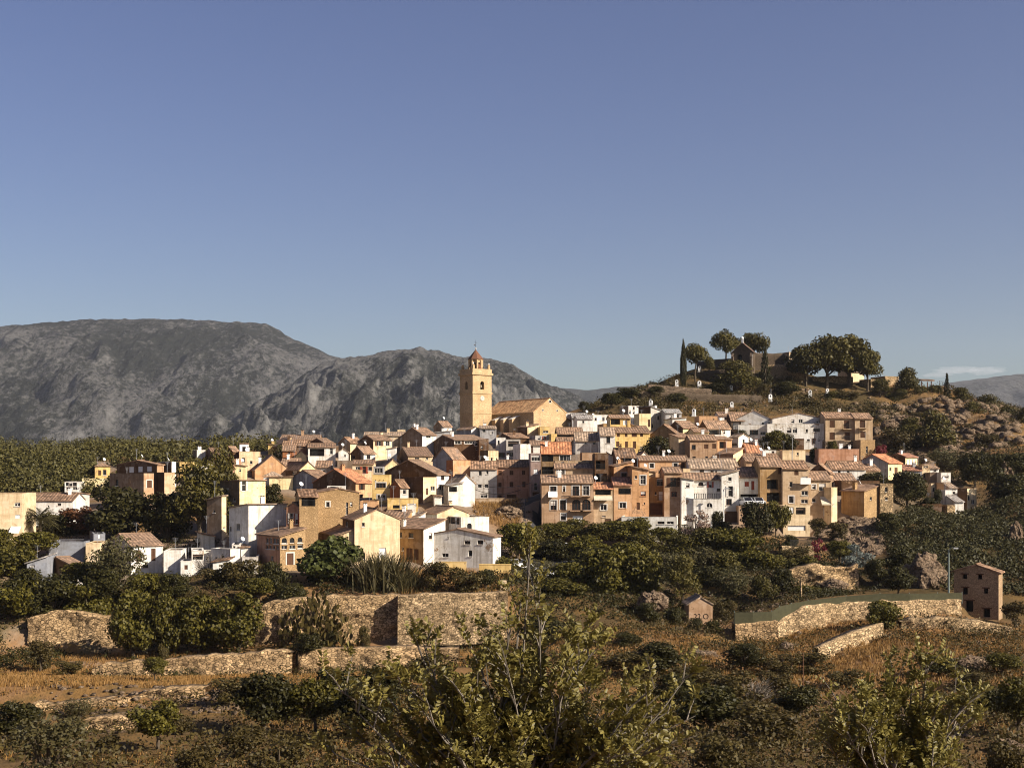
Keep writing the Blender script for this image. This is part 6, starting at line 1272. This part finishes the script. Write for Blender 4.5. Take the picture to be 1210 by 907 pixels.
XH = [('dark',322,590,18,30,'garden bush right of the large pale yellow house'),('pine',1090,486,30,34,'pine below the hilltop shelter'),('pine',1054,484,20,28,'bushy pine at the right end of the ruined house'),('pine',1104,478,24,26,'pine beside the dark shelter'),('pine',1150,500,26,30,'low pine between the spruce and the ridge pines'),('pine',1130,520,26,34,'pine below the loose ridge pine'),('dark',1078,536,24,30,'dark tree above the cream house with three white windows'),('dark',1172,575,40,44,'dark ivy mass left of the gully tree'),('dark',1200,570,36,44,'dark ivy tree at the right edge'),('dark',850,470,18,30,'dark bush left of the wide dark pine'),('dark',930,470,20,34,'dark bush under the rounded bastion'),('dark',760,476,14,24,'dark bush by the start of the hill path'),('dark',820,474,14,24,'dark bush below the tall white shrine'),('pine',1040,472,26,30,'small pine behind the beige apartment pair')]
for a in XH: t(*a, Y=(346 if a[2] < 490 else 325 if a[2] < 530 else 305 if a[2] < 540 else 222 if a[1] < 400 else 270))
def palm(px, py, hpx, wpx, label, Y):
    p = at(px,py,Y); p.z = min(p.z, float(gz(p.x,p.y))); k = Y/F; H = at(px,py-hpx*.62,Y).z-p.z; R = wpx*k*.5
    r = empty('palm_tree', p, 0, label, 'palm'); m = MB(); m.tube([(0,0,-.5),(.1,0,H*.5),(0,0,H)], [.26,.2,.24], M_BARK, 8); m.build('trunk', r)
    V = []; 
    for j in range(46):
        a = j*2.4; el = 1.35-1.75*(j/46); n_ = 12; prev = None
        for q in range(n_):
            s_ = (q+1)/n_; d = R*1.15*s_; z = H+d*math.sin(el)*1.0-1.15*R*s_*s_*.42; c = np.array([math.cos(a)*d*math.cos(el*.8), math.sin(a)*d*math.cos(el*.8), z]); sd = np.array([-math.sin(a),math.cos(a),-.35]); f_ = np.array([math.cos(a)*.7,math.sin(a)*.7,-.1])
            for g in (-1,1):
                l = R*.30*math.sin(math.pi*(.12+.8*s_)); tip = c+(sd*np.array([g,g,1])+f_*.7)*l; w = f_*.13; V += [c-w,c+w,tip+w*.4,tip-w*.4]
    npmesh('crown', V, np.arange(len(V)).reshape(-1,4), LM['olive'], r)
palm(47,640,46,40,'date palm in front of the long white house',Y=210); palm(20,668,32,34,'second small palm left of the date palm',Y=206)

for nm,(x0,y0,x1,y1) in (('upper',(556,569.5,627,570.5)),('lower',(560,577.5,616,578))):
    a, b = at(x0,y0,241.5), at(x1,y1,238.5); m = MB(); pts = [a.lerp(b,k/12)-Vector((0,0,.9*(1-(k/6-1)**2))) for k in range(13)]; m.tube(pts,[.05]*13,M_IRON,5); tag(m.build('overhead_cable'), nm+' sagging cable strung across the grey and pink houses', 'cable', 'cables on the grey and pink houses')
# ------------------------------------------------------------------ ground cover
def free(P):
    """points that do not fall into a house or a road"""
    ok = np.ones(len(P), bool)
    for (x,y,c,s_,A,B,z) in FOOT:
        dx, dy = P[:,0]-x, P[:,1]-y; u = dx*c+dy*s_; v = -dx*s_+dy*c; ok &= ~((u > -.6)&(u < A+.6)&(v > -1.2)&(v < B+.5))
    for (a,b,c,d) in ((612,705,184,210),(614,642,214,240)):
        px = CX+P[:,0]*F/P[:,1]; ok &= ~((px > a)&(px < b)&(P[:,1] > c)&(P[:,1] < d))
    return ok
def scatter(n, x0, x1, Y0, Y1, patch=0.0, fr=.05):
    Y = np.sqrt(rng.uniform(Y0**2,Y1**2,n)); px = rng.uniform(x0,x1,n); P = np.c_[(px-CX)*Y/F, Y]
    k = np.array([noise.fractal(Vector((p[0]*fr,p[1]*fr,patch)),1,2,4) for p in P]) if patch else np.ones(n)
    q_ = CX+P[:,0]*F/P[:,1]; P = P[free(P) & (k > (0 if patch else -9)) & ~((q_ > 942)&(q_ < 1032)&(P[:,1] > 346)) & ~((q_ > 1010)&(q_ < 1066)&(P[:,1] > 340))]; return P, gz(P[:,0],P[:,1])
def clumps(name, P, z, r0, r1, mat, label, cat, per=46, size=.2, flat=.75, asp=.6):
    Vs = []; n = 0
    for (x,y), zz in zip(P,z):
        r = rng.uniform(r0,r1); k = max(10,int(per*(r/r1)**1.6)); d = rng.normal(size=(k,3)); d[:,2] = np.abs(d[:,2]); d /= np.linalg.norm(d,axis=1,keepdims=True)
        p = d*(r*rng.uniform(.35,1.05,k)**.6)[:,None]*np.array([1,1,flat*rng.uniform(.7,1.3)])+np.array([x,y,zz]); V, _ = quads(p, size*rng.uniform(.75,1.25), d+np.array([0,0,.3]), .8, asp); Vs.append(V)
    V = np.concatenate(Vs); return tag(npmesh(name, V, np.arange(len(V)).reshape(-1,4), mat), label, cat, kind='stuff')
def join(*a): return np.concatenate([q[0] for q in a]), np.concatenate([q[1] for q in a])
P, z = join(scatter(700,-60,620,74,112,5.0), scatter(2000,620,1270,74,150,5.0), scatter(260,-60,620,112,158,5.0), scatter(260,-60,480,70,108), scatter(900,480,1270,68,108), scatter(900,560,960,112,165,2.0), scatter(600,880,1250,108,150,4.4), scatter(420,330,620,70,118))
clumps('undergrowth', P, z, .5, 1.9, LM['scrub'], 'low scrub scattered over the dry foreground slope', 'undergrowth', 60, .17)
P, z = join(scatter(1300,575,1060,162,216,7.0), scatter(900,-60,340,164,212,1.5), scatter(160,340,620,164,176,3.0), scatter(1000,630,1000,166,212), scatter(300,-60,210,196,232), scatter(260,-60,70,150,172), scatter(200,-60,340,168,184), scatter(70,30,620,153,160), scatter(60,100,560,138,143))
clumps('undergrowth', P, z, .6, 1.7, LM['dark'], 'dark bushes filling the bank below the front houses', 'undergrowth', 60, .22)
P, z = join(scatter(1500,1030,1330,284,348,6.0,.04), scatter(1900,735,1060,320,362,8.0,.05), scatter(1300,735,1330,320,365), scatter(1000,1030,1300,240,300), scatter(200,600,760,322,345,2.0))
clumps('undergrowth', P, z, .6, 2.2, LM['scrub'], 'bushes dotted over the castle hill slope', 'undergrowth', 50, .30)
# the dense creeper covered slope on the right
P, z = join(scatter(1500,1044,1330,172,250)); q = P[:,1]; pxs = CX+P[:,0]*F/P[:,1]; yy = HY-z*F/P[:,1]; ok = (pxs > 1052+np.clip((yy-640)*.9,0,70)) & ((yy > 590+np.clip((1110-pxs)*.3,0,20)))
clumps('creeper_thicket', P[ok], z[ok], 1.0, 2.4, leaf_mat('creeper_leaves',(.014,.016,.004),(.070,.058,.012),.15), 'dense dark creeper covering the steep slope above the stone farmhouse', 'thicket', 120, .30, .6)
# dry grass
def grass(name, P, z, hh, label, mat='grass', blades=7):
    n = len(P); k = n*blades; c = np.repeat(np.c_[P,z],blades,0); c[:,:2] += rng.normal(0,.22,(k,2)); h_ = rng.uniform(.45,1.1,k)*hh; l = rng.normal(0,.3,(k,2))*h_[:,None]; a = rng.uniform(0,6.28,k); w = np.c_[np.cos(a),np.sin(a),np.zeros(k)]*.036
    tip = c+np.c_[l,h_]; V = np.stack([c-w,c+w,tip+w*.35,tip-w*.35],1).reshape(-1,3); return tag(npmesh(name, V, np.arange(4*k).reshape(k,4), LM[mat]), label, 'grass', kind='stuff')
P, z = join(scatter(9500,-40,620,104,160,9.0), scatter(8000,560,1250,100,158,3.3), scatter(1500,-40,700,76,104,9.0), scatter(1200,680,1250,76,104,3.3), scatter(1800,60,620,140,158), scatter(3600,-60,345,116,150), scatter(1200,930,1210,122,150))
grass('dry_grass', P, z, .42, 'tufts of dry orange grass on the terraces')
P, z = join(scatter(500,470,600,164,182), scatter(700,560,625,214,238), scatter(1600,740,1180,318,352,4.0), scatter(600,1050,1250,300,335,5.0))
grass('dry_grass', P, z, .8, 'dry grass on the banks between houses and on the hill')
# the pine wood on the left hill: nobody could count it
n_ = 3000; Vs = []
rr = rng.uniform(0,52,n_); cc = rng.uniform(0,139,n_)
for a, b in zip(rr, cc):
    i0, j0 = int(a), int(b); p = hv[i0,j0]*(1-(a-i0))+hv[min(i0+1,69),j0]*(a-i0); p = p*(1-(b-j0))+hv[i0,min(j0+1,139)]*(b-j0)
    if p[1] > 650: continue
    gap = noise.fractal(Vector((p[0]*.02,p[1]*.02,5)),1,2,3)
    if gap < -.16: continue
    w = rng.uniform(1.6,4.4); k = 95; d = rng.normal(size=(k,3)); d[:,2] = np.abs(d[:,2]); d /= np.linalg.norm(d,axis=1,keepdims=True)
    q = d*(w*rng.uniform(.5,1.05,k)**.6)[:,None]*np.array([.85,.85,1.35])+p; V, _ = quads(q, .58, d, .6, .8); Vs.append(V)
P, z = join(scatter(900,-80,330,285,420), scatter(500,-80,140,262,300))
for (x,y),zz in zip(P,z):
    w = rng.uniform(1.1,3.2); k = 110; d = rng.normal(size=(k,3)); d[:,2] = np.abs(d[:,2]); d /= np.linalg.norm(d,axis=1,keepdims=True)
    q = d*(w*rng.uniform(.5,1.05,k)**.6)[:,None]*np.array([.9,.9,1.5])+np.array([x,y,zz]); V, _ = quads(q, .42, d, .7, .8); Vs.append(V)
V = np.concatenate(Vs); tag(npmesh('pine_wood', V, np.arange(len(V)).reshape(-1,4), M_PINEW), 'dense pine wood covering the low hill on the left', 'wood', kind='stuff')

# ------------------------------------------------------------------ the carob trees close to the camera
M_CAROB = leaf_mat('carob_leaflets', (.036,.033,.008), (.31,.255,.060), .28, .52, .35)
def carob(name, label, Y, base_px, tips, seed):
    R = random.Random(seed); g = np.random.default_rng(seed); b = at(base_px, 0, Y); b.z = float(gz(b.x,b.y)); root = empty(name, b, 0, label, 'tree')
    tk = MB(); k = Y/F; P = lambda px,py,dy: at(px,py,Y+dy)-b
    fork = P(base_px, 960, 0); tk.tube([(0,0,-.4),(.08,.05,fork.z*.45),(fork.x,fork.y,fork.z)], [.15,.11,.085], M_BARKL, 8)
    LV = []; n_leaf = 0
    def leaf(p, d):
        """a pinnate leaf: pairs of oval leaflets along a short stalk"""
        d = d/np.linalg.norm(d); up = np.array([0,0,1.0]); sd = np.cross(d, up+g.normal(0,.35,3)); sd /= np.linalg.norm(sd)+1e-9; nn = np.cross(sd, d); L = R.uniform(.09,.15); m = R.choice((4,5,5,6))
        for q in range(m):
            c = p+d*L*(q+.7)/m
            for sgn in (-1,1):
                ax = (sd*sgn*.75+d*.30+nn*R.uniform(.2,.75)+g.normal(0,.12,3)); ax /= np.linalg.norm(ax); l = R.uniform(.038,.057); w = np.cross(ax, nn*.8+sd*-sgn*.5+g.normal(0,.25,3)); w /= np.linalg.norm(w)+1e-9; w = w*l*.235
                fold = np.cross(w,ax); fold = fold/(np.linalg.norm(fold)+1e-9)*l*.05
                a0, a1, a2, a3 = c+ax*.004, c+ax*l*.38, c+ax*l*.75, c+ax*l
                LV.extend([a0, a1+w+fold, a2+w*.8+fold, a3, a0, a3, a2-w*.8+fold, a1-w+fold])
    nodes = [fork]
    for (tx,ty,dep,n_sub,spread) in tips:
        tip = P(tx,ty,dep); src = fork; mid = src.lerp(tip,.5)+Vector((R.uniform(-.12,.12),R.uniform(-.15,.15),R.uniform(-.18,.05)))
        pts = [src, src.lerp(mid,.55)+Vector((R.uniform(-.04,.04),0,-.03)), mid, mid.lerp(tip,.6)+Vector((R.uniform(-.04,.04),R.uniform(-.04,.04),.03)), tip]; tk.tube(pts, [.019,.013,.009,.006,.003], M_BARKL, 5, False)
        for s_ in range(max(3,int(n_sub*.9))):
            f = R.uniform(.42,1.0); seg = min(3,int(f*4)); o_ = pts[seg].lerp(pts[seg+1], f*4-seg); dirn = (tip-mid).normalized()*.6+Vector((R.uniform(-1,1)*spread,R.uniform(-1,1)*.8,R.uniform(-.15,.9)))
            L = R.uniform(.10,.34); e = o_+dirn.normalized()*L; m_ = o_.lerp(e,.5)+Vector((0,0,.02)); tk.tube([o_,m_,e],[.007,.005,.002],M_BARKL,4,False)
            for q in range(R.randint(3,6)):
                w = R.uniform(.25,1.0); c = np.array(o_.lerp(e,w)); dd = np.array(dirn.normalized())*.5+g.normal(0,.5,3)+np.array([0,0,.35]); leaf(c, dd)
    tk.build('trunk', root); V = np.array(LV); npmesh('crown', V, np.arange(len(V)).reshape(-1,4), M_CAROB, root)
tips = [(626,662,0,7,.25),(615,705,.1,6,.4),(640,725,-.2,7,.5),(486,738,.2,7,.7),(500,760,0,8,.8),(396,812,.1,7,.7),(420,838,-.1,8,.8),(440,800,.3,8,.7),(470,805,-.3,9,.8),(395,890,0,8,.8),(430,875,.3,8,.8),(690,745,.2,11,.6),(700,770,-.1,10,.7),(590,745,.3,11,.7),(560,775,0,12,.8),(600,790,-.3,13,.8),(640,765,.2,12,.8),(660,800,-.2,13,.8),(700,810,.3,12,.8),(540,815,-.2,12,.8),(580,830,.2,13,.8),(620,840,-.1,13,.8),(520,850,.3,12,.8),(480,850,0,9,.8),(560,870,-.3,13,.8),(600,880,.1,13,.8),(660,850,.3,13,.8),(700,860,-.2,12,.8),(740,820,.1,9,.8),(735,865,.2,10,.8),(770,845,-.1,8,.8),(812,798,0,6,.6),(822,845,.2,8,.8),(790,880,-.2,8,.8),(650,895,.2,12,.9),(700,900,0,12,.9),(510,895,.1,11,.9),(560,910,0,11,.9),(460,905,-.2,8,.9),(745,905,.2,9,.9),(610,915,-.2,11,.9),(630,690,.3,8,.5),(606,730,-.2,9,.7)] + [(random.Random(q).uniform(470,790), random.Random(q+500).uniform(800,925), random.Random(q+900).uniform(-.4,.5), 11, .9) for q in range(24)]
carob('carob_tree', 'large carob tree with pale twigs in the bottom centre', 9.5, 610, tips, 11)
tips = [(1095,782,0,10,.6),(1060,800,.2,9,.7),(1130,800,-.1,9,.7),(1160,815,.2,7,.7),(1030,815,.1,9,.8),(990,830,0,9,.7),(975,860,.2,8,.8),(985,890,-.1,9,.8),(1010,870,.2,10,.8),(1040,845,-.2,11,.8),(1075,835,.1,11,.8),(1100,850,-.1,11,.8),(1060,875,.3,11,.8),(1120,880,.1,9,.8),(1025,905,0,10,.9),(1075,905,.2,10,.9),(1150,845,0,7,.8),(1110,905,-.1,8,.9)] + [(random.Random(q).uniform(985,1135), random.Random(q+500).uniform(830,925), random.Random(q+900).uniform(-.4,.5), 10, .9) for q in range(16)]
carob('carob_tree', 'smaller carob tree in the bottom right', 11.5, 1060, tips, 23)

# ------------------------------------------------------------------ clouds, air, light, camera
def cloud_mat():
    m = bpy.data.materials.new('cloud'); m.use_nodes = True; t_ = m.node_tree; t_.nodes.clear(); o = t_.nodes.new('ShaderNodeOutputMaterial'); v = t_.nodes.new('ShaderNodeVolumePrincipled'); v.inputs['Density'].default_value = .0013; v.inputs['Color'].default_value = (.95,.95,.97,1); t_.links.new(v.outputs[0], o.inputs['Volume']); return m
MC = cloud_mat()
for k,(px,py,w,hh) in enumerate(((1132,437,50,7),(1165,438,38,9),(1108,443,30,6))):
    p = at(px,py,9000); bm = bmesh.new(); bmesh.ops.create_icosphere(bm, subdivisions=4, radius=1); s_ = 9000/F
    for v in bm.verts:
        q = v.co*1.7+Vector((k*5,0,0)); v.co *= 1+.55*noise.fractal(q,.8,2.1,4); v.co = Vector((v.co.x*w*s_*.5, v.co.y*160, v.co.z*hh*s_*.5))
    me = bpy.data.meshes.new('cloud'); bm.to_mesh(me); bm.free(); me.materials.append(MC); o = link('cloud', me); o.location = p
    tag(o, ['longest thin white cloud above the hazy mountain','small puffy white cloud over the right mountain slope','faint low cloud left of the other two'][k], 'cloud', kind='thing')
HAZE = 3.6e-5
def haze():
    m = bpy.data.materials.new('air'); m.use_nodes = True; t_ = m.node_tree; t_.nodes.clear(); o = t_.nodes.new('ShaderNodeOutputMaterial'); v = t_.nodes.new('ShaderNodeVolumePrincipled')
    v.inputs['Density'].default_value = HAZE; v.inputs['Color'].default_value = (.86,.90,1,1); v.inputs['Anisotropy'].default_value = .2; t_.links.new(v.outputs[0], o.inputs['Volume'])
    b = MB(); b.box(-4600,4600,-60,6500,-160,640,m); tag(b.build('haze'), 'thin pale haze between the town and the mountains', 'haze', kind='stuff')
if HAZE: haze()
EL, AZ = math.radians(30), math.radians(28)     # sun height, and its angle from +X towards the camera side
sd = Vector((math.cos(AZ)*math.cos(EL), -math.sin(AZ)*math.cos(EL), math.sin(EL)))
L = bpy.data.lights.new('sun', 'SUN'); L.energy = 5.0; L.angle = math.radians(.53); L.color = (1,.91,.79); lo = link('sun', L); lo.rotation_euler = sd.to_track_quat('Z','Y').to_euler(); lo.location = (100,-50,200)
W = bpy.data.worlds.new('World'); SC.world = W; W.use_nodes = True; wt = W.node_tree; bg = wt.nodes['Background']; sky = wt.nodes.new('ShaderNodeTexSky'); sky.sky_type = 'NISHITA'; sky.sun_disc = False
sky.sun_elevation = EL; sky.sun_rotation = math.radians(90)+AZ; sky.altitude = 250; sky.air_density = 1.0; sky.dust_density = 1.6; sky.ozone_density = 2.2
hs = wt.nodes.new('ShaderNodeHueSaturation'); hs.inputs['Saturation'].default_value = 1.08; hs.inputs['Hue'].default_value = .523
wt.links.new(sky.outputs[0], hs.inputs['Color']); wt.links.new(hs.outputs[0], bg.inputs['Color']); bg.inputs['Strength'].default_value = .05
cam = bpy.data.cameras.new('camera'); co = link('camera', cam); co.location = (0,0,0); co.rotation_euler = (math.pi/2,0,0); cam.sensor_fit = 'HORIZONTAL'; cam.sensor_width = 36; cam.lens = F*36/1210; cam.shift_y = (HY-453.5)/1210; cam.clip_start = .3; cam.clip_end = 20000; SC.camera = co
SC.view_settings.view_transform = 'Standard'; SC.view_settings.look = 'None'; SC.view_settings.gamma = 1; SC.view_settings.exposure = 0.9
SC.cycles.filter_width = 1.05; SC.cycles.diffuse_bounces = 2; SC.cycles.use_denoising = True; SC.cycles.max_bounces = 6; SC.cycles.volume_bounces = 1; SC.cycles.transparent_max_bounces = 8
